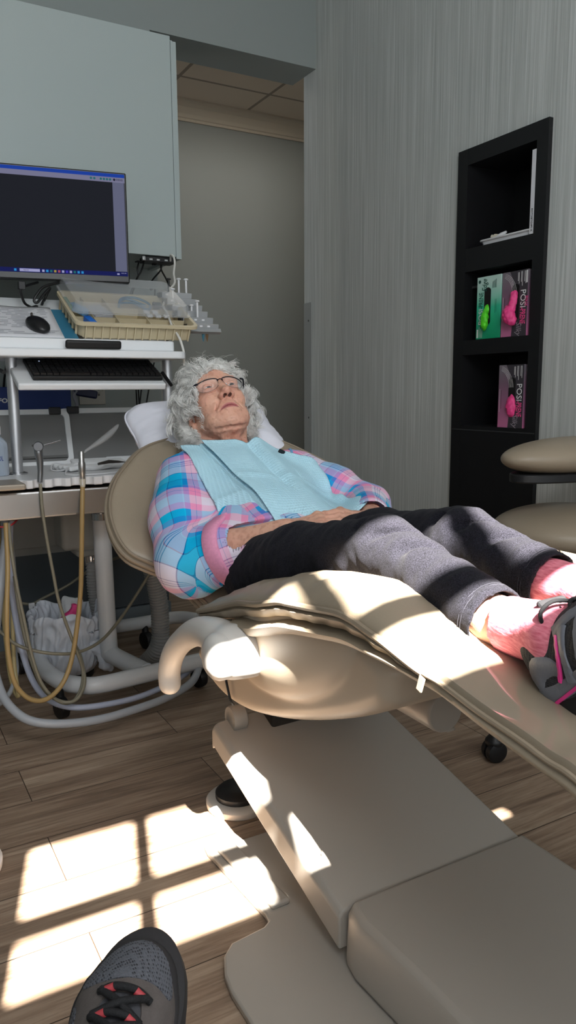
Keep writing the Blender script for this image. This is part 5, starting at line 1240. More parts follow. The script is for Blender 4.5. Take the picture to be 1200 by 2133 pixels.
hand(RW + V3(0, 0, .0), RK - RW, (-.15, -.25, 1), -1, (.35, .4, .45, .5), .08, 1.0, .3)
hand(LW, unit(LK - LW), (.1, -.35, 1), 1, (.75, .8, .85, .8), .06, 1.0, .8)
av, af = A.mesh(); av = relax(av, af, 1, .4); an = vnormals(av, af)
av = av + an * (.0007 * noise3(av * V3(1, 2.2, 1.6), 70, 3.) + .0011 * noise3(av, 30, 6.))[:, None]
acol = skin_cols(av); n_ = noise3(av, 110, 2.); acol = acol * (1 - .3 * np.clip((n_ - .22) * 5, 0, 1)[:, None]) + np.array(lin((150, 92, 72))) * (.3 * np.clip((n_ - .22) * 5, 0, 1)[:, None])
nl = np.zeros(len(av))
for p, dd, u_ in nails:
    dd = unit(dd); q = av - p; t = q @ dd; s_ = np.linalg.norm(q - np.outer(t, dd), axis=1); nl = np.maximum(nl, (np.abs(t) < .0055) * (s_ < .0055) * ((an @ unit(u_)) > .5))
acol = blend(acol, nl * .8, (226, 178, 165))
# ---------------- hidden trunk and lower legs (one skin with the rest)
HIP = V3(.79, 1.38, .635)
RK_, LK_ = V3(.720, .957, .748), V3(.874, .945, .748)
RHEM, LHEM = V3(*(0.6920,0.6827,0.7048)), V3(*(0.8620,0.7439,0.7197))
RA, LA_ = V3(*(0.6680,0.5594,0.7246)), V3(*(0.8500,0.6537,0.7221))
BT = Vol((.55, .55, .52), (1.15, 1.86, .92), .0055)
BT.chain([HIP, (.80, 1.47, .675), (.81, 1.60, .745), (.815, 1.70, .795)], [.07, .075, .07, .055], k=.03)
BT.cap((.69, 1.68, .785), (.95, 1.67, .785), .042, k=.02); BT.cap((.815, 1.71, .80), HD((0, -.05, -.12)), .055, .05, k=.03)
BT.chain([(.68, 1.685, .785), RE], [.045, .038], k=.02); BT.chain([(.965, 1.67, .785), LE], [.045, .038], k=.02)
for hip, kn, hm_, an_ in (((.715, 1.38, .635), RK_, RHEM, RA), ((.87, 1.38, .635), LK_, LHEM, LA_)): BT.chain([hip, kn, hm_, an_], [.055, .034, .033, .030], k=.01)
bv, bf = BT.mesh(); bcol = skin_cols(bv)
# ---------------- eyes, merged into the body
ev, ef, ec = [], [], []
for s in (1, -1):
    m_ = MB().ell((0, 0, 0), (.0122, .0122, .0122), rotx(-PI / 2), 28, 20); vv = m_.v[0]; g = unit((s * -.05 - .10, 1, -.10)); c = V3(s * .031, .0700, .0200)
    ca = vv @ g / .0122; cc = np.tile(np.array(lin((214, 202, 198))), (len(vv), 1)); cc = np.where((ca > .86)[:, None], np.array(lin((50, 40, 36))), cc); cc = np.where((ca > .93)[:, None], np.array(lin((12, 11, 11))), cc)
    ev.append(HD(vv + c)); ef.append(m_.f); ec.append(cc)
allv = [hw, av, bv] + ev; allc = [hc, acol, bcol] + ec; allf = []; off = 0
for v, f in zip(allv, [hf, af, bf] + ef):
    allf += [tuple(int(i) + off for i in q) for q in f]; off += len(v)
def skin_material():
    m, nt, b = nodes_of('aged_skin'); at = N(nt, 'ShaderNodeVertexColor', layer_name='Col'); nt.links.new(at.outputs[0], b.inputs['Base Color'])
    b.inputs['Roughness'].default_value = .52; b.inputs['Specular IOR Level'].default_value = .35
    b.inputs['Subsurface Weight'].default_value = .18; b.inputs['Subsurface Radius'].default_value = (.9, .35, .2); b.inputs['Subsurface Scale'].default_value = .006
    tc = N(nt, 'ShaderNodeTexCoord'); vo = N(nt, 'ShaderNodeTexNoise', i_Scale=420., i_Detail=4., i_Roughness=.65); nt.links.new(tc.outputs['Object'], vo.inputs['Vector'])
    w_ = N(nt, 'ShaderNodeTexNoise', i_Scale=110., i_Detail=3., i_Distortion=1.5); nt.links.new(tc.outputs['Object'], w_.inputs['Vector'])
    ad = N(nt, 'ShaderNodeMath', operation='ADD'); nt.links.new(vo.outputs['Fac'], ad.inputs[0]); nt.links.new(w_.outputs['Fac'], ad.inputs[1])
    bp = N(nt, 'ShaderNodeBump', i_Strength=.45, i_Distance=.0012); nt.links.new(ad.outputs[0], bp.inputs['Height']); nt.links.new(bp.outputs[0], b.inputs['Normal'])
    return m
cc = np.concatenate(allc); cc = np.c_[cc, np.ones(len(cc))]
body = mesh_obj('body', np.concatenate(allv), allf, skin_material(), woman, sharp=0, attrs={'Col': ('FLOAT_COLOR', cc)})

# ---------------- hair: a soft cap plus loose curls
def hair_material():
    m, nt, b = nodes_of('white_hair'); at = N(nt, 'ShaderNodeVertexColor', layer_name='Col'); nt.links.new(at.outputs[0], b.inputs['Base Color'])
    b.inputs['Roughness'].default_value = .55; b.inputs['Specular IOR Level'].default_value = .3; return m
M_HAIR = hair_material()
HC = Vol((-.125, -.125, -.085), (.125, .115, .155), .0025)
HC.ell((0, -.018, .042), (.088, .096, .100), k=0); HC.ell((0, .040, .082), (.062, .042, .034), k=.02)
for s in (1, -1): HC.ell((s * .072, -.012, .022), (.034, .042, .052), k=.02); HC.ell((s * .066, -.040, -.015), (.036, .045, .055), k=.02)
HC.ell((0, .082, -.012), (.067, .060, .076), k=.010, mode='s')          # face left free
HC.ell((0, .06, -.1), (.07, .075, .09), k=.01, mode='s')
for s in (1, -1): HC.ell((s * .092, .006, -.020), (.034, .026, .030), k=.006, mode='s')
cv_, cf_ = HC.mesh(); cn_ = vnormals(cv_, cf_)
cv2 = cv_ + cn_ * (.004 * noise3(cv_, 45, 2.))[:, None]
def greys(n): g = RNG.uniform(.36, .66, n)[:, None]; return g * np.array([1., .985, .95])
capc = np.c_[np.tile(np.array([[.66, .65, .62]]), (len(cv2), 1)), np.ones(len(cv2))]
strv, strf, strc = [HD(cv2)], [tuple(q) for q in cf_.tolist()], [capc]; soff = len(cv2)
crown = V3(0, -.03, .13)
outer = np.where(~((cv_[:, 1] > .035) & (cn_[:, 1] > .85) & (cv_[:, 2] < .02) & (np.abs(cv_[:, 0]) < .05)))[0]
def strand(p, n, L_, amp, turns, ph, rad, flow, lift):
    global soff
    m_ = 17; t = np.linspace(0, 1, m_)[:, None]
    b = np.cross(n, flow); b /= np.linalg.norm(b) + 1e-9
    a = 2 * PI * turns * t + ph; env = np.clip(t * 3, .15, 1)
    path = p + flow * L_ * t + n * (lift * np.sin(PI * .5 * t) - .012 * t * t) + amp * env * (np.cos(a) * b + np.sin(a) * (n * .6 + flow * .5))
    # keep outside the skull
    e = (path - V3(0, -.012, .032)) / V3(.077, .096, .090); k_ = np.linalg.norm(e, axis=1); e = np.where((k_ < 1)[:, None], path + (path - V3(0, -.012, .032)) * (1 / np.maximum(k_, .3) - 1)[:, None], path)
    mb = MB().tube(HD(e), rad * np.linspace(1, .5, m_), 3, caps=False); v = mb.v[0]
    strv.append(v); strf.extend([tuple(i + soff for i in q) for q in mb.f]); soff += len(v)
    g = RNG.uniform(.70, .94); strc.append(np.tile(np.array([[g, g * .985, g * .945, 1.]]), (len(v), 1)))
cnt = 0
seeds = RNG.choice(outer, 560)                                          # locks: strands of one lock curl together
for si in seeds:
    p0, n0 = cv_[si], cn_[si]
    if (p0[1] > .07 and p0[2] < .052) or (abs(p0[0]) > .06 and abs(p0[1] - .004) < .017 and -.046 < p0[2] < -.004): continue
    fl = (p0 - crown); fl[0] *= 1.25; fl = fl - n0 * (fl @ n0); fl = unit(fl + V3(0, -.02, 0)) if p0[1] < .03 else unit(fl * .6 + V3(np.sign(p0[0]) * .05, -.05, .03))
    fl = unit(fl - n0 * (fl @ n0)); tw = RNG.uniform(-.7, .7); fl = unit(fl * math.cos(tw) + np.cross(n0, fl) * math.sin(tw))
    L_ = RNG.uniform(.026, .052); am = RNG.uniform(.0075, .0125); tn = RNG.uniform(1.0, 1.9) * RNG.choice([-1, 1]); ph = RNG.uniform(0, 6.28); li = RNG.uniform(.003, .016)
    for k in range(22):
        j = RNG.normal(0, .0036, 3); j -= n0 * (j @ n0)
        strand(p0 + j - n0 * .004, n0, L_ * RNG.uniform(.85, 1.15), am * RNG.uniform(.8, 1.2), tn * RNG.uniform(.93, 1.07), ph + RNG.normal(0, .13), RNG.uniform(.0004, .00075), unit(fl + RNG.normal(0, .04, 3)), li * RNG.uniform(.6, 1.3))
for si in RNG.choice(outer, 260):                                       # fly-away wisps
    p0, n0 = cv_[si], cn_[si]
    if p0[1] > .065 and p0[2] < .065: continue
    fl = unit(RNG.normal(0, 1, 3)); fl = unit(fl - n0 * (fl @ n0))
    strand(p0, n0, RNG.uniform(.03, .06), RNG.uniform(.004, .010), RNG.uniform(.5, 1.4), RNG.uniform(0, 6.28), .00028, fl, RNG.uniform(.010, .028))
for x0 in np.linspace(-.058, .058, 9):                                   # rolled curls along the forehead
    p0 = V3(x0, .068 - 6 * x0 * x0, .084 - 4 * x0 * x0); n0 = unit(p0 - V3(0, 0, .03)); fl = unit(V3(RNG.choice([-1, 1]) * .9, .25, -.35)); am = RNG.uniform(.009, .0135); ph = RNG.uniform(0, 6.28); L_ = RNG.uniform(.03, .05)
    for k in range(46):
        j = RNG.normal(0, .0040, 3); strand(p0 + j - n0 * .004, n0, L_ * RNG.uniform(.85, 1.1), am * RNG.uniform(.75, 1.15), 1.5, ph + RNG.normal(0, .16), RNG.uniform(.0004, .0007), unit(fl + RNG.normal(0, .05, 3)), .004)
hair = mesh_obj('hair', np.concatenate(strv), strf, M_HAIR, woman, sharp=0, attrs={'Col': ('FLOAT_COLOR', np.concatenate(strc))})

# ---------------- glasses
gl = thing('eyeglasses', HD((0, .09, .02)), 'dark half-rim eyeglasses worn by the reclining woman', 'eyeglasses')
M_GFR = mat('black_navy_frame', (26, 28, 38), .3, .4); M_GME = mat('bronze_wire', (120, 104, 92), .3, .9); M_LENS = mat('spectacle_lens', (245, 247, 250), .03, alpha=.10, spec=.9)
def lens_out(s):
    P2 = catmull([(-.027, .013), (-.010, .0175), (.012, .0175), (.0265, .0135), (.029, .006), (.021, -.012), (.009, -.0195), (-.010, -.0185), (-.022, -.010), (-.027, .003)], 5, closed=True)
    return [V3(s * (.0340 + p[0]), .0925 - 7. * (p[0] + .0265) ** 2 - .10 * p[1], .0215 + p[1]) for p in P2]
for s in (1, -1):
    L3 = np.array(lens_out(s)); top_ = L3[:, 2] > .0245
    MB().add([HD(p) for p in L3], [tuple(range(len(L3)))]).build('lens', M_LENS, gl, smooth=False)
    MB().tube(HD(L3), .00055, 6, closed=True).build('rim_wire', M_GME, gl)
    k = np.argsort(L3[top_][:, 0]); MB().tube(HD(L3[top_][k] + V3(0, .0006, 0)), .00125, 8).build('brow_rim', M_GFR, gl)
    tp = catmull([(s * .0575, .0855, .0305), (s * .066, .080, .031), (s * .0715, .062, .0295), (s * .0765, .03, .026), (s * .079, .0, .023), (s * .078, -.022, .012)], 6)
    mb = MB().tube(HD(tp), np.linspace(.0026, .0017, len(tp)), 8); mb.build('temple', M_GFR, gl)
    MB().tube(HD([(s * .010, .0905, .016), (s * .0085, .0935, .010)]), .0022, 8).build('nose_pad', M_LENS, gl)
MB().tube(HD(catmull([(-.0075, .0915, .029), (-.003, .0945, .0312), (.003, .0945, .0312), (.0075, .0915, .029)], 5)), .0011, 8).build('bridge', M_GFR, gl)
earr = MB().ell(HD((.0805, -.003, -.0325)), (.0017,) * 3, None, 12, 8); tag(earr.build('earring', mat('dark_stud', (40, 36, 34), .25, .8)), 'tiny dark stud earring in the woman\'s ear lobe', 'earring')

# ---------------- shirt
S = Vol((.47, 1.24, .50), (1.20, 1.84, .93), .0042)
tn_ = V3(0, -.47, .88); td_ = V3(.05, .88, .47); RT_ = np.c_[V3(1, 0, 0), unit(tn_), unit(td_)]
S.ell((.81, 1.600, .735), (.168, .100, .165), RT_, k=0); S.ell((.80, 1.455, .665), (.170, .115, .145), RT_, k=.05)
S.chain([(.70, 1.69, .785), (.815, 1.715, .80), (.945, 1.675, .785)], [.062, .062, .062], k=.04)
SR, SL = V3(.668, 1.688, .785), V3(.972, 1.665, .780)
S.chain([SR, (.622, 1.58, .715), RE + V3(-.004, .01, -.004)], [.068, .073, .072], k=.03)
CUFF = V3(.648, 1.425, .672)
S.chain([RE + V3(-.004, .01, -.004), CUFF], [.070, .057], k=.02); S.cap(RE + V3(.0, .0, -.035), CUFF + V3(-.012, -.002, -.045), .035, .022, k=.03)
S.chain([SL, (1.03, 1.59, .745), LE], [.064, .062, .058], k=.03); LC = LE * .28 + LW * .72 + V3(0, 0, 0)
S.chain([LE, LC], [.058, .044], k=.02)
S.ell((.800, 1.36, .66), (.16, .09, .085), RT_, k=.03)
for s, c in ((-1, (.762, 1.742, .835)), (1, (.868, 1.738, .833))): S.cap(c, (.812 + s * .02, 1.695, .868), .016, .010, k=.012)   # collar
S.cap(HD((0, -.06, -.13)) + V3(0, -.02, -.02), HD((0, -.02, -.02)), .056, .062, k=.012, mode='s')
S.cap(V3(.812, 1.69, .885), V3(.815, 1.74, .87), .036, .045, k=.010, mode='s')
S.cap(CUFF + (RW - CUFF) * .0 + V3(.0, .0, -.008), RW, .047, .040, k=.004, mode='s'); S.cap(CUFF + V3(-.004, .004, -.03), CUFF + V3(.05, -.05, -.02), .032, .03, k=.006, mode='s')
S.cap(LC, LW, .038, .036, k=.004, mode='s')
sv, sf = S.mesh(); sn = vnormals(sv, sf)
sv = sv + sn * (.0045 * noise3(sv * V3(1.4, .8, 1), 13, 3.) + .0026 * noise3(sv * V3(1, .5, 1.2), 34, 7.))[:, None]; sv = relax(sv, sf, 1)
# weave coordinates: along the sleeve / around it, or across / along the trunk
uvw = np.zeros((len(sv), 3)); uvw[:, 0] = sv[:, 0] - .81 + .33; uvw[:, 1] = (sv - V3(.81, 1.60, .735)) @ unit(td_)
def sleeve(a, b, off, r_, s0=None):
    ax_ = unit(b - a); s1, u1, _ = frame(ax_, (-1, -.5, .6) if a[0] < .8 else (1, -.4, .6))
    if s0 is not None: s1 = unit(s0 - ax_ * (s0 @ ax_)); u1 = np.cross(s1, ax_)
    sleeve.s = s1; q = sv - a; return q @ ax_ + off, np.arctan2(q @ s1, q @ u1) * r_
dR1, tR1 = seg_dist(sv, SR, RE); dR2, _ = seg_dist(sv, RE, CUFF + (CUFF - RE)); dL1, _ = seg_dist(sv, SL, LE); dL2, _ = seg_dist(sv, LE, LW)
qR, qL = sv - V3(.700, 1.69, .79), sv - V3(.938, 1.67, .785)
isR = ((qR @ unit(V3(-1., -.42, -.30)) > 0) & (dR1 < .13)) | ((dR2 < .095) & (sv[:, 0] < .70)); isL = ((qL @ unit(V3(1., -.40, -.20)) > 0) & (dL1 < .13)) | ((dL2 < .09) & (sv[:, 0] > .95))
for msk, a, b, c2, d1, d2 in ((isR, SR, RE, CUFF, dR1, dR2), (isL, SL, LE, LW, dL1, dL2)):
    l1, c1 = sleeve(a, b, 0, .068); L1 = np.linalg.norm(b - a); l2, cc2 = sleeve(b, c2, L1, .062, sleeve.s); w_ = np.clip((d1 - d2) / .035 + .5, 0, 1); w_ = w_ * w_ * (3 - 2 * w_)
    uvw[msk, 0] = (cc2 * w_ + c1 * (1 - w_))[msk] + .06; uvw[msk, 1] = -(l2 * w_ + l1 * (1 - w_))[msk] + .02; uvw[msk, 2] = 1
def plaid_material():
    m, nt, b = nodes_of('pastel_plaid_cotton'); at = N(nt, 'ShaderNodeAttribute', attribute_name='weave'); sp = N(nt, 'ShaderNodeSeparateXYZ'); nt.links.new(at.outputs['Vector'], sp.inputs[0])
    st = [(0, (224, 214, 226)), (.10, (232, 160, 190)), (.145, (96, 92, 150)), (.152, (232, 160, 190)), (.20, (110, 140, 205)), (.245, (92, 190, 226)), (.255, (64, 168, 218)), (.36, (70, 80, 140)), (.368, (110, 195, 228)), (.47, (70, 80, 140)), (.478, (228, 220, 232)), (.60, (90, 86, 140)), (.606, (225, 215, 228)), (.63, (120, 112, 165)), (.638, (225, 215, 228)), (.66, (120, 112, 165)), (.668, (225, 215, 228)), (.70, (235, 165, 195)), (.80, (120, 150, 208)), (.86, (90, 188, 226)), (.93, (235, 170, 198))]
    def ramp(idx, per, sh_):
        mu = N(nt, 'ShaderNodeMath', operation='MULTIPLY_ADD'); mu.inputs[1].default_value = 1 / per; mu.inputs[2].default_value = sh_; nt.links.new(sp.outputs[idx], mu.inputs[0])
        fr2 = N(nt, 'ShaderNodeMath', operation='FRACT'); nt.links.new(mu.outputs[0], fr2.inputs[0])
        r = N(nt, 'ShaderNodeValToRGB'); r.color_ramp.interpolation = 'CONSTANT'; e = r.color_ramp.elements
        for i, (p, c) in enumerate(st):
            k = e[i] if i < 2 else e.new(p); k.position = p; k.color = lin(c) + (1,)
        nt.links.new(fr2.outputs[0], r.inputs[0]); return r
    r1, r2 = ramp(0, .225, .15), ramp(1, .235, .62)
    mx = N(nt, 'ShaderNodeMix', data_type='RGBA'); mx.inputs['Factor'].default_value = .5; nt.links.new(r1.outputs[0], mx.inputs['A']); nt.links.new(r2.outputs[0], mx.inputs['B'])
    hs = N(nt, 'ShaderNodeHueSaturation'); hs.inputs['Saturation'].default_value = 1.2; hs.inputs['Value'].default_value = .95; nt.links.new(mx.outputs['Result'], hs.inputs['Color'])
    nt.links.new(hs.outputs[0], b.inputs['Base Color']); b.inputs['Roughness'].default_value = .85; b.inputs['Specular IOR Level'].default_value = .2
    tc = N(nt, 'ShaderNodeTexCoord'); nz = N(nt, 'ShaderNodeTexNoise', i_Scale=700., i_Detail=2.); nt.links.new(tc.outputs['Object'], nz.inputs['Vector'])
    bp = N(nt, 'ShaderNodeBump', i_Strength=.35, i_Distance=.001); nt.links.new(nz.outputs['Fac'], bp.inputs['Height']); nt.links.new(bp.outputs[0], b.inputs['Normal'])
    return m
shirt = mesh_obj('shirt', sv, sf, plaid_material(), woman, sharp=0, attrs={'weave': ('V', uvw)})
M_CUFF = mat('pink_chambray', (226, 150, 182), .85, var=.12, vscale=200)
fd_ = unit(RW - RE); s1, u1, _ = frame(fd_)
def ring_on(Vv, c, e1, e2, r0, r1, lift, n=64):
    out = []
    for t in np.linspace(0, 2 * PI, n, endpoint=False):
        rd = e1 * math.cos(t) + e2 * math.sin(t); rs = np.linspace(r1, r0, 80); dd = Vv.sample(c + rs[:, None] * rd); k = np.argmax(dd < .0005) if (dd < .0005).any() else 79; out.append(c + rd * (rs[k] + lift))
    return np.array(out)
cr = [ring_on(S, CUFF + fd_ * o_, s1, u1, .03, .074, l_) for o_, l_ in ((-.016, .001), (-.013, .005), (.008, .0055), (.017, .006), (.019, .003))] + [ring_on(S, CUFF + fd_ * .017, s1, u1, .03, .074, -.004)]
mb = MB(); mb.grid(np.stack([np.r_[c, c[:1]] for c in cr], 0)); mb.build('rolled_cuff', M_CUFF, shirt, sharp=60)
for c_, nn0 in ((V3(.700, 1.69, .79), V3(-1., -.42, -.30)), (V3(.938, 1.67, .785), V3(1., -.40, -.20))):
    e1, e2, _ = frame(unit(nn0)); MB().tube(ring_on(S, c_, e1, e2, .02, .13, .0), .0038, 6, closed=True).build('armhole_seam', mat('blue_seam', (110, 165, 212), .85), shirt)

# ---------------- trousers
P = Vol((.58, .58, .53), (1.02, 1.52, .86), .0042)
P.ell((.79, 1.39, .625), (.150, .098, .084), k=0)
P.chain([(.712, 1.40, .625), (.705, 1.20, .685), RK_], [.074, .066, .054], k=.03); P.chain([RK_, RHEM], [.052, .0455], k=.02); P.cap(RHEM, RHEM + unit(RHEM - RK_) * .004, .0455, .0455, k=.004)
P.chain([(.868, 1.40, .63), (.872, 1.18, .695), LK_], [.088, .070, .056], k=.03); P.chain([LK_, LHEM], [.053, .047], k=.02)
for kn, hm in ((RK_, RHEM), (LK_, LHEM)):
    d = unit(hm - kn)
    P.cap(hm + d * .0 - d * .012, hm + d * .12, .041, .041, k=.003, mode='s')
    c = hm + d * .062; s1, u1, _ = frame(d); P.rbox(c, (.08, .06, .08), .001, np.c_[s1, d, u1], k=.003, mode='s')
for kn, s in ((RK_, 1), (LK_, 1)):
    for k, (o1, o2) in enumerate((((-.04, .03, .035), (.035, -.01, .045)), ((-.045, -.02, .03), (.03, -.07, .04)), ((-.045, -.09, .02), (.02, -.14, .03)), ((-.02, .09, .06), (.04, .05, .05)))): P.cap(kn + V3(*o1), kn + V3(*o2), .005, .003, k=.018, mode='s')
pv, pf = P.mesh(); pn = vnormals(pv, pf)
pv = pv + pn * (.0035 * noise3(pv * V3(.7, 1.5, 1), 24, 5.) + .0022 * noise3(pv * V3(.6, 1.6, 1), 52, 9.))[:, None]; pv = relax(pv, pf, 1)
def fleece():
    m, nt, b = nodes_of('black_fleece'); tc = N(nt, 'ShaderNodeTexCoord')
    nz = N(nt, 'ShaderNodeTexNoise', i_Scale=620., i_Detail=3., i_Roughness=.8); nt.links.new(tc.outputs['Object'], nz.inputs['Vector'])
    r = N(nt, 'ShaderNodeValToRGB'); e = r.color_ramp.elements; e[0].position = .38; e[0].color = lin((11, 11, 14)) + (1,); e[1].position = .72; e[1].color = lin((46, 45, 54)) + (1,)
    nt.links.new(nz.outputs['Fac'], r.inputs[0]); nt.links.new(r.outputs[0], b.inputs['Base Color']); b.inputs['Roughness'].default_value = .95; b.inputs['Specular IOR Level'].default_value = .1; b.inputs['Sheen Weight'].default_value = .03
    bp = N(nt, 'ShaderNodeBump', i_Strength=.4, i_Distance=.0015); nt.links.new(nz.outputs['Fac'], bp.inputs['Height']); nt.links.new(bp.outputs[0], b.inputs['Normal']); return m
M_FLEECE = fleece()
trou = mesh_obj('trousers', pv, pf, M_FLEECE, woman, sharp=0)
M_STITCH = mat('grey_stitch', (44, 44, 52), .9)
for kn, hm in ((RK_, RHEM), (LK_, LHEM)):
    d = unit(hm - kn); s1, u1, _ = frame(d)
    for o_ in (.016, .021):
        ring = []
        for t in np.linspace(0, 2 * PI, 41)[:-1]:
            rd = s1 * math.cos(t) + u1 * math.sin(t); p = hm - d * o_; rr_ = .062
            while rr_ > .035 and P.sample([p + rd * rr_])[0] > .0005: rr_ -= .0015
            ring.append(p + rd * (rr_ + .0008))
        MB().tube(np.array(ring), .0004, 4, closed=True).build('hem_stitch', M_STITCH, trou)

# ---------------- socks
def sock_material():
    m, nt, b = nodes_of('pink_knit'); tc = N(nt, 'ShaderNodeTexCoord'); q = N(nt, 'ShaderNodeMapping'); q.inputs['Scale'].default_value = (300, 60, 300); nt.links.new(tc.outputs['Object'], q.inputs['Vector'])
    nz = N(nt, 'ShaderNodeTexNoise', i_Scale=1., i_Detail=3.); nt.links.new(q.outputs[0], nz.inputs['Vector'])
    r = N(nt, 'ShaderNodeValToRGB'); e = r.color_ramp.elements; e[0].position = .3; e[0].color = lin((206, 96, 116)) + (1,); e[1].position = .7; e[1].color = lin((238, 146, 160)) + (1,)
    nt.links.new(nz.outputs['Fac'], r.inputs[0]); nt.links.new(r.outputs[0], b.inputs['Base Color']); b.inputs['Roughness'].default_value = .9
    bp = N(nt, 'ShaderNodeBump', i_Strength=.5, i_Distance=.001); nt.links.new(nz.outputs['Fac'], bp.inputs['Height']); nt.links.new(bp.outputs[0], b.inputs['Normal']); return m
M_SOCK = sock_material()
# foot frames: heel point on the sole, toe direction, ankle-up direction
FEET = {}
for nm, an_, tv, sd_ in (('R', RA, (-.10, -.66, .74), 1), ('L', LA_, (.12, -.66, .74), -1)):
    fw = unit(tv); up_ = unit(V3(.02, .74, .66) - fw * (V3(.02, .74, .66) @ fw)); sx = np.cross(fw, up_); FEET[nm] = (an_ - up_ * .085 - fw * .055, np.c_[sx, fw, up_])
for nm, an_, hm, kn, top in (('R', RA, RHEM, RK_, .028), ('L', LA_, LHEM, LK_, -.02)):
    o_, R_ = FEET[nm]; d = unit(an_ - hm); F = lambda p: o_ + R_ @ V3(*p)
    K = Vol(an_ - .16, an_ + .16, .004); st = hm + d * top
    K.chain([st, an_, F((0, .055, .06))], [.0365, .0375, .036], k=.02); K.chain([F((0, .03, .035)), F((0, .10, .045)), F((0, .16, .03))], [.030, .030, .025], k=.02)
    K.rbox(st - d * .05, (.06, .05, .06), .001, np.c_[frame(d)[0], d, frame(d)[1]], k=.002, mode='s')
    v, f = K.mesh(); v = v + vnormals(v, f) * (.0012 * noise3(v, 40))[:, None]; mesh_obj('sock', v, f, M_SOCK, woman, sharp=0)

# ================================================================== SHOES
def shoe_sole(L_, n=60, k=1.):
    """outline (x, y) of a shoe sole, heel at y=0"""
    pts = [(0, -.004), (.026, .004), (.034, .035), (.031, .085), (.036, .13), (.046, .185), (.044, .225), (.030, .262), (.004, .280), (-.022, .270), (-.040, .235), (-.044, .19), (-.038, .13), (-.031, .085), (-.034, .035), (-.026, .004)]
    return catmull([(p[0] * k, p[1] * L_ / .28) for p in pts], 5, closed=True)
def shoe_vol(L_, h=.0028, mirror=1):
    s = L_ / .28; V = Vol((-.07, -.03, .0), (.07, L_ + .03, .14), h)
    V.chain([(0, .035 * s, .040), (0, .075 * s, .040), (.002 * mirror, .13 * s, .036), (.004 * mirror, .20 * s, .030), (.003 * mirror, .235 * s, .026)], [.033, .033, .037, .040, .036], k=.03)
    V.cap((0, .035 * s, .045), (0, .04 * s, .085), .032, .034, k=.02); V.cap((0, .05 * s, .08), (0, .12 * s, .060), .032, .030, k=.03); V.cap((0, .12 * s, .060), (.003 * mirror, .19 * s, .044), .030, .026, k=.03)
    V.yc = L_ * .70
    V.rbox((0, L_ / 2, -.02), (.1, .3, .034), .002, k=.006, mode='s')
    V.cap((0, .045 * s, .105), (0, .042 * s, .14), .033, .040, k=.006, mode='s'); V.cap((0, .045 * s, .06), (0, .042 * s, .12), .024, .030, k=.006, mode='s')
    return V
def panel(v, f, n, mask, off, F, name, m, parent, thick=.0012):
    pv_, pf_ = keep(v + n * off, f, mask)
    if not len(pf_): return None
    o = mesh_obj(name, np.array([F(p) for p in pv_]), pf_, m, parent, sharp=0)
    md = o.modifiers.new('thickness', 'SOLIDIFY'); md.thickness = thick; md.offset = -1; return o
def on_surf(V, p, d):
    p = np.asarray(p, float); rs = np.linspace(.09, 0., 120); dd = V.sample(p + rs[:, None] * d); k = np.argmax(dd < 0) if (dd < 0).any() else 119; return p + d * rs[k]
def surf_ray(V, y, ang):
    """centre and direction of the ray that meets the shoe surface; past V.yc the rays fan out over the toe"""
    if y <= V.yc: return V3(0, y, .035), V3(math.sin(ang), 0, math.cos(ang))
    ph_ = min((y - V.yc) / .075, 1.) * PI / 2; return V3(0, V.yc, .032), V3(math.sin(ang) * math.cos(ph_), math.sin(ph_), math.cos(ang) * math.cos(ph_))
def strap(V, path, w, lift, F, name, m, parent, taper=None):
    """path: (y, angle) pairs on the shoe surface"""
    q = catmull([(a, b, 0) for a, b in path], 8); rays = [surf_ray(V, a, b) for a, b, _ in q]; C_ = np.array([on_surf(V, *r) for r in rays]); O_ = np.array([r[0] for r in rays]); nn = np.array([r[1] for r in rays])
    T = np.gradient(C_, axis=0); T /= np.linalg.norm(T, axis=1)[:, None] + 1e-9; sd = np.cross(T, nn); sd /= np.linalg.norm(sd, axis=1)[:, None] + 1e-9
    wv = (np.full(len(C_), w) if taper is None else np.interp(np.linspace(0, 1, len(C_)), np.linspace(0, 1, len(taper)), taper) * w)[:, None]
    rows = []
    for k in (-1, -.8, 0, .8, 1):
        P_ = C_ + sd * wv * k; P_ = np.array([on_surf(V, o, unit(p - o + 1e-6)) for o, p in zip(O_, P_)]); rows.append(P_ + nn * (lift if abs(k) < 1 else -.0005))
    G = np.stack(rows, 1); mb = MB(); mb.grid(np.array([[F(p) for p in r] for r in G])); return mb.build(name, m, parent, sharp=60)
def patch(V, outline, lift, F, name, m, parent):
    """outline: closed (y, angle) list"""
    q = catmull([(a, b, 0) for a, b in outline], 6, closed=True); c = q.mean(0); rows = []
    for k in (0.02, .2, .4, .6, .8, .95, 1., 1.02):
        r = []
        for p in q:
            pp = c + (p - c) * k; o__, nn = surf_ray(V, pp[0], pp[1]); s_ = on_surf(V, o__, nn); r.append(F(s_ + nn * (lift if k <= 1 else -.0008)))
        rows.append(r + r[:1])
    mb = MB(); mb.grid(np.array(rows), flip=True); return mb.build(name, m, parent, sharp=60)
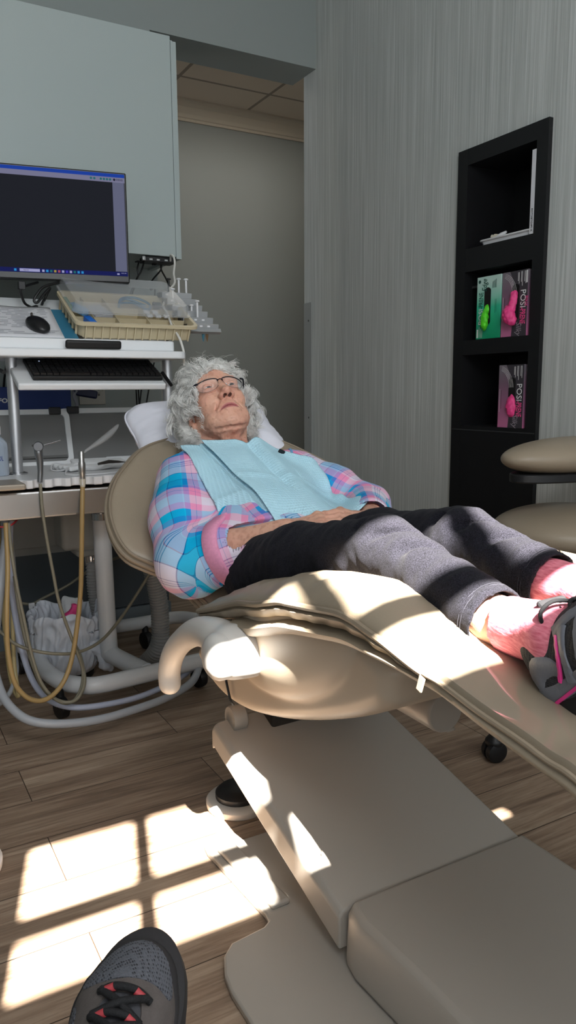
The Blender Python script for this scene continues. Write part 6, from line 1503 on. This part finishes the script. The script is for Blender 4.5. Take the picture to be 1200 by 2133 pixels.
def mesh_fabric(name, c1, c2, sc):
    m, nt, b = nodes_of(name); tc = N(nt, 'ShaderNodeTexCoord'); q = N(nt, 'ShaderNodeMapping'); q.inputs['Scale'].default_value = (sc, sc * .5, sc); nt.links.new(tc.outputs['Object'], q.inputs['Vector'])
    v = N(nt, 'ShaderNodeTexVoronoi', i_Scale=1., i_Randomness=.25); nt.links.new(q.outputs[0], v.inputs['Vector'])
    r = N(nt, 'ShaderNodeValToRGB'); e = r.color_ramp.elements; e[0].position = .22; e[0].color = lin(c2) + (1,); e[1].position = .42; e[1].color = lin(c1) + (1,)
    nt.links.new(v.outputs['Distance'], r.inputs[0]); nt.links.new(r.outputs[0], b.inputs['Base Color']); b.inputs['Roughness'].default_value = .85
    bp = N(nt, 'ShaderNodeBump', i_Strength=.8, i_Distance=.0015); nt.links.new(v.outputs['Distance'], bp.inputs['Height']); nt.links.new(bp.outputs[0], b.inputs['Normal']); return m

def sneaker(o_, R_, parent, mirror):
    F = lambda p: o_ + R_ @ np.asarray(p, float)
    L_ = .25
    V = shoe_vol(L_, .003, mirror); v, f = V.mesh(); v = relax(v, f, 1); n = vnormals(v, f)
    sh = mesh_obj('shoe', np.array([F(p) for p in v]), f, M_SUP, parent, sharp=0)
    so = shoe_sole(L_)
    mb = MB(); N_ = len(so); ly = [(1.02, .0), (1.05, .006), (1.03, .016), (1.0, .028)]
    c = np.array([0, L_ / 2]); vs = [F(((p[0]) * k, c[1] + (p[1] - c[1]) * (1 + (k - 1) * .5), z + .010 * max(0, (p[1] / L_ - .75) * 4) ** 2)) for k, z in ly for p in so]
    mb.add(vs, [tuple(range(N_))[::-1]] + [(l * N_ + i, l * N_ + (i + 1) % N_, (l + 1) * N_ + (i + 1) % N_, (l + 1) * N_ + i) for l in range(3) for i in range(N_)] + [tuple(range(3 * N_, 4 * N_))])
    mb.build('sole', M_BLACKP, sh, sharp=40)
    for s in (1, -1):
        for y0, y1 in ((.075, .105), (.105, .137), (.135, .168)): strap(V, [(y0, s * 1.75), ((y0 + y1) / 2, s * 1.2), (y1, s * .72)], .0075, .0022, F, 'side_band', M_SGREY, sh, [1, .7, 1.1])
        strap(V, [(.012, s * 1.5), (.05, s * 1.72), (.10, s * 1.78), (.16, s * 1.75), (.21, s * 1.6)], .010, .0018, F, 'foxing', M_SGREY, sh, [1.2, 1, .8, 1, 1.3])
        strap(V, [(.018, s * 1.15), (.036, s * 1.02), (.056, s * 1.10), (.07, s * 1.4)], .013, .0020, F, 'heel_counter', M_SGREY, sh, [1.2, 1, .8, .5])
        strap(V, [(.06, s * 1.55), (.078, s * 1.2), (.092, s * .80)], .0022, .0034, F, 'pink_stripe', M_SPINK, sh)
        strap(V, [(.03, s * 1.85), (.08, s * 1.9), (.14, s * 1.88), (.19, s * 1.8)], .0022, .0030, F, 'pink_stripe', M_SPINK, sh)
        strap(V, [(.085, s * .66), (.12, s * .62), (.155, s * .55), (.185, s * .45)], .007, .0024, F, 'eyelet_row', M_SGREY, sh)
    patch(V, [(.19, 0), (.195, .7), (.205, 1.4), (.232, 1.5), (.246, .9), (.250, 0), (.246, -.9), (.232, -1.5), (.205, -1.4), (.195, -.7)], .0016, F, 'toe_cap', M_SGREY, sh)
    col = [(.033 * math.cos(t), .046 + .036 * math.sin(t), .094 + .008 * math.sin(t) - .006 * math.cos(2 * t)) for t in np.linspace(0, 2 * PI, 30, endpoint=False)]
    MB().tube(np.array([F(p) for p in col]), .0075, 10, closed=True).build('padded_collar', M_BLACKF, sh)
    MB().add([F(p) for p in ((-.022, .078, .085), (.022, .078, .085), (.020, .066, .125), (-.020, .066, .125), (-.022, .084, .088), (.022, .084, .088), (.020, .074, .128), (-.020, .074, .128))], [(0, 1, 2, 3), (7, 6, 5, 4), (0, 4, 5, 1), (1, 5, 6, 2), (2, 6, 7, 3), (3, 7, 4, 0)]).build('tongue', M_BLACKF, sh, smooth=False, bevel=.004)
    for k in range(5):
        y = .098 + .019 * k; zz = .099 - .0108 * k
        MB().tube(np.array([F(p) for p in catmull([(-.022, y, zz - .006), (-.008, y + .004, zz + .005), (.008, y + .008, zz + .005), (.022, y + .012, zz - .008)], 4)]), .0022, 6).build('lace', M_BLACKF, sh)
    for s in (1, -1): MB().tube(np.array([F(p) for p in catmull([(0, .10, .105), (s * .02, .095, .112), (s * .034, .085, .108), (s * .03, .075, .098), (s * .01, .09, .105)], 5)]), .0024, 6).build('lace_bow', M_BLACKF, sh)
M_SUP = mesh_fabric('black_knit', (44, 44, 48), (16, 16, 18), 380); M_SGREY = mat('grey_overlay', (112, 114, 122), .5, bump=.2, bscale=300); M_SPINK = mat('hot_pink', (226, 60, 140), .5); M_BLACKF = mat('black_fabric', (22, 22, 25), .9, bump=.4, bscale=300)
sneaker(*FEET['R'], woman, 1); sneaker(*FEET['L'], woman, -1)

# ---------------- the photographer's raised foot at the lower edge
ph = thing('person', (.10, .30, .45), 'person in the foreground, one raised foot in a grey trail shoe with black laces', 'person')
fwd = unit(V3(*(0.2231,0.6805,0.4534)) - V3(*(0.1615,0.6039,0.4174))); 
upv = unit(V3(-.05, -.28, 1.) - fwd * (V3(-.05, -.28, 1.) @ fwd)); sxv = np.cross(fwd, upv); RF = np.c_[sxv, fwd, upv]
LF_ = .275; toe = V3(*(0.2221,0.6790,0.4422)); oF = toe - fwd * LF_ - upv * .025
F = lambda p: oF + RF @ np.asarray(p, float)
V = shoe_vol(LF_, .0022, -1); v, f = V.mesh(); v = relax(v, f, 1); n = vnormals(v, f); x, y, z = v.T
M_SUEDE = mat('grey_brown_suede', (92, 85, 82), .92, var=.18, vscale=60, bump=.35, bscale=400); M_NET = mesh_fabric('grey_air_mesh', (88, 90, 97), (34, 35, 40), 420); M_RUB = mat('dark_rubber', (42, 40, 41), .75, bump=.2, bscale=200)
M_LACE = mat('black_lace', (20, 20, 22), .8, bump=.6, bscale=500); M_LRED = mat('red_lace_fleck', (170, 60, 66), .6); M_TONG = mat('charcoal_tongue', (66, 66, 70), .9, bump=.4, bscale=300)
hs = mesh_obj('shoe', np.array([F(p) for p in v]), f, M_SUEDE, ph, sharp=0)
patch(V, [(.208, .02), (.210, .5), (.207, 1.0), (.226, 1.1), (.246, .8), (.256, 0), (.246, -.8), (.226, -1.1), (.200, -1.05), (.200, -.55)], .0012, F, 'toe_mesh', M_NET, hs)
for s in (1, -1): patch(V, [(.128, s * 1.25), (.150, s * .98), (.178, s * 1.05), (.186, s * 1.30), (.166, s * 1.52), (.136, s * 1.55)], .0012, F, 'side_mesh', M_NET, hs)
strap(V, [(.150, 1.72), (.19, 1.66), (.225, 1.50), (.252, 1.2), (.266, .6), (.270, 0), (.266, -.6), (.252, -1.2), (.225, -1.50), (.19, -1.66), (.150, -1.72)], .0125, .0028, F, 'toe_bumper', M_RUB, hs, [.5, .8, 1, 1.1, 1.15, 1.2, 1.15, 1.1, 1, .8, .5])
patch(V, [(.192, 0), (.180, .38), (.12, .42), (.085, .40), (.075, 0), (.085, -.40), (.12, -.42), (.180, -.38)], .002, F, 'tongue', M_TONG, hs)
for s in (1, -1): strap(V, [(.07, s * .62), (.11, s * .60), (.16, s * .55), (.192, s * .40), (.200, 0)], .0055, .0028, F, 'eyelet_stay', M_SUEDE, hs)
so = shoe_sole(LF_, k=1.04); so = so[::-1] * np.array([-1, 1])
mb = MB(); N_ = len(so); ly = [(1.0, .0), (1.09, .005), (1.10, .018), (1.05, .030), (.98, .032)]
lug = 1 + .018 * (np.sin(np.arange(N_) * 1.05) > 0)
vs = [F((p[0] * k * (lg if l in (1, 2) else 1), LF_ / 2 + (p[1] - LF_ / 2) * (1 + (k - 1) * .45), zz + .012 * max(0, (p[1] / LF_ - .72) * 3.5) ** 2)) for l, (k, zz) in enumerate(ly) for p, lg in zip(so, lug)]
mb.add(vs, [tuple(range(N_))[::-1]] + [(l * N_ + i, l * N_ + (i + 1) % N_, (l + 1) * N_ + (i + 1) % N_, (l + 1) * N_ + i) for l in range(len(ly) - 1) for i in range(N_)] + [tuple(range((len(ly) - 1) * N_, len(ly) * N_))])
mb.build('sole', M_RUB, hs, sharp=40)
def lace(pts, nm='lace', r_=.0034): return MB().tube(np.array([F(p) for p in catmull(pts, 6)]), r_, 10).build(nm, M_LACE, hs)
rows_ = [(y_, on_surf(V, V3(0, y_, .035), V3(0, 0, 1))[2] + .004) for y_ in (.190, .166, .142, .118)]
for k, (yy, zz) in enumerate(rows_):
    l_ = lace([(-.024, yy, zz - .006), (-.010, yy + .003, zz + .004), (.010, yy + .003, zz + .004), (.024, yy, zz - .006)])
    for xx in (-.018, .018): MB().tube(np.array([F((xx, yy - .001, zz + .0005)), F((xx * .55, yy + .002, zz + .0045))]), .0037, 10).build('red_fleck', M_LRED, l_)
    if k < 3: y2, z2 = rows_[k + 1]; lace([(-.022, yy, zz), (0, (yy + y2) / 2, (zz + z2) / 2 + .006), (.022, y2, z2)]); lace([(.022, yy, zz), (0, (yy + y2) / 2, (zz + z2) / 2 + .008), (-.022, y2, z2)])
lace([(0, .125, .078), (-.022, .150, .076), (-.040, .150, .066), (-.044, .128, .060), (-.030, .118, .068), (-.010, .122, .077)], 'lace_bow'); lace([(0, .122, .078), (.02, .104, .086), (.034, .090, .088), (.03, .08, .092), (.01, .105, .084)], 'lace_bow'); lace([(-.004, .125, .079), (-.024, .172, .066), (-.026, .195, .052)], 'lace_end', .003)
# sock, leg and trouser leg running back towards the photographer's knee
ank = F((0, .042, .10)); knee = V3(-.10, .18, .62)
K = Vol(np.minimum(ank, knee) - .12, np.maximum(ank, knee) + .12, .005); K.chain([F((0, .05, .05)), ank, ank * .75 + knee * .25], [.028, .034, .040], k=.02); v, f = K.mesh(); mesh_obj('sock', v, f, mat('grey_sock', (90, 90, 94), .9), ph, sharp=0)
K = Vol(np.minimum(ank, knee) - .14, np.maximum(ank, knee) + .14, .006); K.chain([ank * .82 + knee * .18, knee], [.062, .078], k=.02); v, f = K.mesh(); v += vnormals(v, f) * (.006 * noise3(v, 14))[:, None]; mesh_obj('trouser_leg', v, f, mat('dark_denim', (40, 48, 66), .9, bump=.3, bscale=400), ph, sharp=0)

# ================================================================== PAPER BIB
def bib_material():
    m, nt, b = nodes_of('blue_embossed_paper'); at = N(nt, 'ShaderNodeAttribute', attribute_name='sheet'); sp = N(nt, 'ShaderNodeSeparateXYZ'); nt.links.new(at.outputs['Vector'], sp.inputs[0])
    def sn(i, per):
        mu = N(nt, 'ShaderNodeMath', operation='MULTIPLY'); mu.inputs[1].default_value = 2 * PI / per; nt.links.new(sp.outputs[i], mu.inputs[0])
        s_ = N(nt, 'ShaderNodeMath', operation='SINE'); nt.links.new(mu.outputs[0], s_.inputs[0]); return s_
    a, c = sn(0, .0062), sn(1, .0062)
    ml_ = N(nt, 'ShaderNodeMath', operation='MAXIMUM'); nt.links.new(a.outputs[0], ml_.inputs[0]); nt.links.new(c.outputs[0], ml_.inputs[1])
    nz = N(nt, 'ShaderNodeTexNoise', i_Scale=20., i_Detail=4.); nt.links.new(at.outputs['Vector'], nz.inputs['Vector'])
    mx = N(nt, 'ShaderNodeMix', data_type='RGBA'); mx.inputs['A'].default_value = lin((176, 219, 236)) + (1,); mx.inputs['B'].default_value = lin((192, 230, 243)) + (1,); nt.links.new(nz.outputs['Fac'], mx.inputs['Factor'])
    nt.links.new(mx.outputs['Result'], b.inputs['Base Color']); b.inputs['Roughness'].default_value = .75; b.inputs['Specular IOR Level'].default_value = .25
    bp = N(nt, 'ShaderNodeBump', i_Strength=.55, i_Distance=.0014); nt.links.new(ml_.outputs[0], bp.inputs['Height']); nt.links.new(bp.outputs[0], b.inputs['Normal']); return m
TOPE = [(0.6720,1.7172,0.8685), (0.6900,1.7035,0.8709), (0.7120,1.6877,0.8732), (0.7520,1.6844,0.8741), (0.7850,1.6677,0.8691), (0.8200,1.6656,0.8537), (0.8550,1.6635,0.8830), (0.9000,1.6403,0.8660), (0.9400,1.6196,0.8585), (0.9750,1.6042,0.8508), (0.9900,1.5969,0.8328)]
BOTE = [(0.6650,1.5527,0.6885), (0.7000,1.5127,0.6947), (0.7350,1.4655,0.7041), (0.7550,1.4446,0.7065), (0.7850,1.4229,0.7102), (0.8300,1.4169,0.7134), (0.8600,1.4053,0.7199), (0.8900,1.4032,0.7261), (0.9300,1.4217,0.7278), (0.9600,1.4354,0.7301), (0.9850,1.4527,0.7325)]
tt = np.linspace(0, 1, 90); ss = np.linspace(0, 1, 100)
te, be = catmull(TOPE, 12), catmull(BOTE, 12)
ip = lambda C_, s: np.array([np.interp(s, np.linspace(0, 1, len(C_)), C_[:, k]) for k in range(3)]).T
Tp, Bp = ip(te, ss), ip(be, ss) - unit(td_) * (.060 + .055 * (1 - ss))[:, None]
nn = unit(tn_)
G0 = Tp[:, None] * (1 - tt)[None, :, None] + Bp[:, None] * tt[None, :, None]
flat = G0.reshape(-1, 3); st = flat + nn * .16; dist = np.zeros(len(flat)); done = np.zeros(len(flat), bool)
for it in range(110):
    p = st - nn * dist[:, None]; d_ = np.minimum(S.sample(p), A.sample(p)); done |= d_ < .004; dist = np.where(done, dist, dist + .0035)
hgt = (.16 - dist).reshape(100, 90); hgt = np.where(hgt < -.13, 0, hgt)
hgt = np.minimum(hgt, .06)
for it in range(60):                                                    # the paper bridges small hollows
    k = hgt.copy(); k[1:-1, 1:-1] = (hgt[:-2, 1:-1] + hgt[2:, 1:-1] + hgt[1:-1, :-2] + hgt[1:-1, 2:]) / 4
    k[0] = (hgt[0] + hgt[1]) / 2; k[-1] = (hgt[-1] + hgt[-2]) / 2; k[:, 0] = (hgt[:, 0] + hgt[:, 1]) / 2; k[:, -1] = (hgt[:, -1] + hgt[:, -2]) / 2
    hgt = np.maximum(k, hgt - .0006)
FI = 20                                                                 # fold column: left of it the wing lies lower
off = np.zeros((100, 90)); sI = np.arange(100)[:, None]; off += .005
off += np.where(sI >= FI, .016 * np.exp(-(sI - FI) / 22.), 0)
S2, T2 = np.meshgrid(ss, tt, indexing='ij')
off += .003 * (1 - np.abs(np.clip((T2 - .46) / .05, -1, 1))) * (S2 > .22) - .004 * (1 - np.abs(np.clip((S2 - .50) / .03, -1, 1))) * (T2 < .6)
off += .004 * (1 - np.abs(np.clip((T2 - .62 + .35 * (S2 - .2)) / .05, -1, 1))) * (S2 < .2) + .0035 * np.sin(S2 * 19 + T2 * 5) * (T2 ** 1.5) + .003 * np.sin(T2 * 14 + S2 * 4) * (S2 > .7)
off += .012 * np.exp(-((S2 - .52) / .12) ** 2) * np.exp(-T2 / .12)
G1 = G0 + nn * (hgt + off)[:, :, None]
bib = thing('dental_bib', G1[50, 89], 'pale blue embossed paper bib spread over the woman\'s chest', 'bib')
cs = np.cumsum(np.r_[0, np.linalg.norm(np.diff(Tp, axis=0), axis=1)]); UV = np.zeros((100, 90, 3)); UV[..., 0] = cs[:, None] + 0 * T2; UV[..., 1] = T2 * .26
UV[:FI, :, 0] = cs[:FI, None] * .9 + T2[:FI] * .05; UV[:FI, :, 1] = T2[:FI] * .26 - S2[:FI] * .18
M_BIB = bib_material()
def sheet(i0, i1, nm):
    a = G1[i0:i1]; n1, n2 = a.shape[:2]
    f = [(i * n2 + j, (i + 1) * n2 + j, (i + 1) * n2 + j + 1, i * n2 + j + 1) for i in range(n1 - 1) for j in range(n2 - 1)]
    o = mesh_obj(nm, a.reshape(-1, 3), f, M_BIB, bib, sharp=0, attrs={'sheet': ('V', UV[i0:i1].reshape(-1, 3))}); md = o.modifiers.new('thickness', 'SOLIDIFY'); md.thickness = .0009; md.offset = 1; return o
G1b = G1.copy()
sheet(FI, 100, 'main_panel')
a_ = G1[FI:FI + 6].copy()
for k in range(6): G1[FI + k] = G1[FI + k] - nn * .012 * (1 if k else .9) * np.exp(-k / 12)
sheet(0, FI + 6, 'folded_wing')
cl = G1b[70, 4] + nn * .004
MB().box(cl, (.018, .010, .006), RT_ @ rotz(-.5)).build('clip', mat('dark_clip', (40, 42, 46), .35, .6), bib, bevel=.0015)
for k in range(7): MB().ell(cl + V3(.006 + .0045 * k, .006 + .004 * k, .001 - .0015 * k), (.0018,) * 3, None, 8, 6).build('chain_bead', M_STEEL, bib)

# ================================================================== PILLOW
pc = V3(.865, 1.995, .874); pd = unit(V3(0, .835, .55)); pn_ = unit(np.cross(V3(1, 0, 0), pd))
hw_, hh_ = .215, .168; po = []
for t in np.linspace(0, 2 * PI, 80, endpoint=False):
    c, s_ = math.cos(t), math.sin(t); po.append((hw_ * np.sign(c) * abs(c) ** .42, hh_ * np.sign(s_) * abs(s_) ** .42))
po = np.array(po); po *= (1 - .05 * np.cos(2 * np.arctan2(po[:, 1] / hh_, po[:, 0] / hw_)) ** 2)[:, None]
hl_ = lambda p: np.array([(p - pc)[0], (p - pc) @ pd, (p - pc) @ pn_])
def dent(V): c = hl_(HD((0, -.02, .03))); V.ell(c, (.105, .125, .100), k=.03, mode='s'); c2 = hl_(np.array((.815, 1.72, .79))); V.ell(c2, (.13, .08, .07), k=.03, mode='s')
v, f = slab_mesh(po, .012, .010, .0055, puff=.055, extra=dent); v = v + vnormals(v, f) * (.006 * noise3(v, 11, 4.) + .002 * noise3(v * V3(1, 2, 1), 30, 1.))[:, None]
M_PILL = mat('white_pillowcase', (228, 228, 238), .85, bump=.15, bscale=500)
pl = thing('pillow', pc - pn_ * .06, 'white pillow behind the woman\'s head on the chair back', 'pillow')
tw_ = lambda p: pc + V3(p[0], 0, 0) + pd * p[1] + pn_ * (p[2] + .012 * math.sin(p[0] * 9))
mesh_obj('pillow_body', np.array([tw_(p) for p in v]), f, M_PILL, pl, sharp=0)
MB().tube(np.array([tw_((p[0] * 1.002, p[1] * 1.002, 0)) for p in po]), .0025, 6, closed=True).build('seam', M_PILL, pl)

# ================================================================== ASSISTANT'S STOOL
so_ = V3(1.725, 1.45, 0)
stool = thing('stool', so_, 'taupe upholstered rolling stool with black base at the right edge', 'stool')
def cushion(c, rx, ry, z0, z1, name, rot=0., m=M_VINYL):
    V = Vol((c[0] - rx - .03, c[1] - ry - .03, z0 - .03), (c[0] + rx + .03, c[1] + ry + .03, z1 + .03), .005)
    hz = (z1 - z0) / 2; V.ell((c[0], c[1], z0 + hz), (rx, ry, hz * 1.25), k=0); V.rbox((c[0], c[1], z0 - .25), (.6, .6, .25), .001, k=.012, mode='s'); v, f = V.mesh(); return mesh_obj(name, relax(v, f, 2), f, m, stool)
cushion(so_, .212, .20, .550, .664, 'seat')
cushion(so_ + V3(.02, .0, 0), .265, .11, .772, .858, 'backrest')
MB().prism([(so_[0] + .02 + .235 * math.cos(t), so_[1] + .09 * math.sin(t)) for t in np.linspace(0, 2 * PI, 40, endpoint=False)], lambda p, d: (p[0], p[1], d), .752, .776).build('backrest_plate', M_BLACKP, stool, bevel=.004)
MB().lathe([(.15, .528), (.17, .535), (.17, .556)], so_, (0, 0, 1), 32).build('seat_plate', M_BLACKP, stool)
MB().tube([so_ + V3(.1, 0, .54), so_ + V3(.27, .02, .55), so_ + V3(.29, .02, .60), so_ + V3(.27, .02, .76), so_ + V3(.15, .0, .765)], .013, 10).build('backrest_bar', M_BLACKP, stool)
MB().lathe([(.028, .12), (.028, .34), (.018, .34), (.018, .53)], so_, (0, 0, 1), 24).build('gas_lift', M_BLACKP, stool)
MB().tube([so_ + V3(-.10, -.05, .535), so_ + V3(-.2, -.08, .53)], .006, 8).build('lever', M_BLACKP, stool)
for k in range(5):
    a = math.radians(188 + 72 * k); d = V3(math.cos(a), math.sin(a), 0); rr_ = .285 if so_[0] + .33 * d[0] < 2.0 else .24
    MB().tube([so_ + V3(0, 0, .12), so_ + d * rr_ * .5 + V3(0, 0, .105), so_ + d * rr_ + V3(0, 0, .078)], [.024, .02, .016], 10).build('leg', M_BLACKP, stool)
    c = so_ + d * (rr_ + .008)
    w_ = MB().lathe([(.020, -.024), (.028, -.020), (.030, -.012), (.030, -.004), (.022, -.003), (.022, .003), (.030, .004), (.030, .012), (.028, .020), (.020, .024)], c + V3(0, 0, .030), (d[1] * .9 + .3, -d[0], 0), 24); w_.build('caster', M_BLACKP, stool)
    V = Vol(c - .06, c + .10, .004); V.ell(c + V3(0, 0, .055), (.026, .026, .018), k=0); V.cap(c + V3(0, 0, .055), c + V3(0, 0, .082), .014, k=.01); v, f = V.mesh(); mesh_obj('caster_hood', v, f, M_BLACKP, stool)

# low round foot control, only its rim reaches into view
fc = thing('foot_control', (.098, 1.61, 0), 'pale-rimmed round foot control on the floor at the far left edge', 'foot control')
MB().lathe([(.088, 0), (.096, .006), (.097, .02), (.090, .028), (.078, .03)], (.098, 1.61, 0), (0, 0, 1), 40).build('rim', M_WHITE, fc)
MB().lathe([(.078, .029), (.075, .04), (.05, .048), (.0, .05)], (.098, 1.61, 0), (0, 0, 1), 36, cap=False).build('pedal', M_BLACKP, fc)
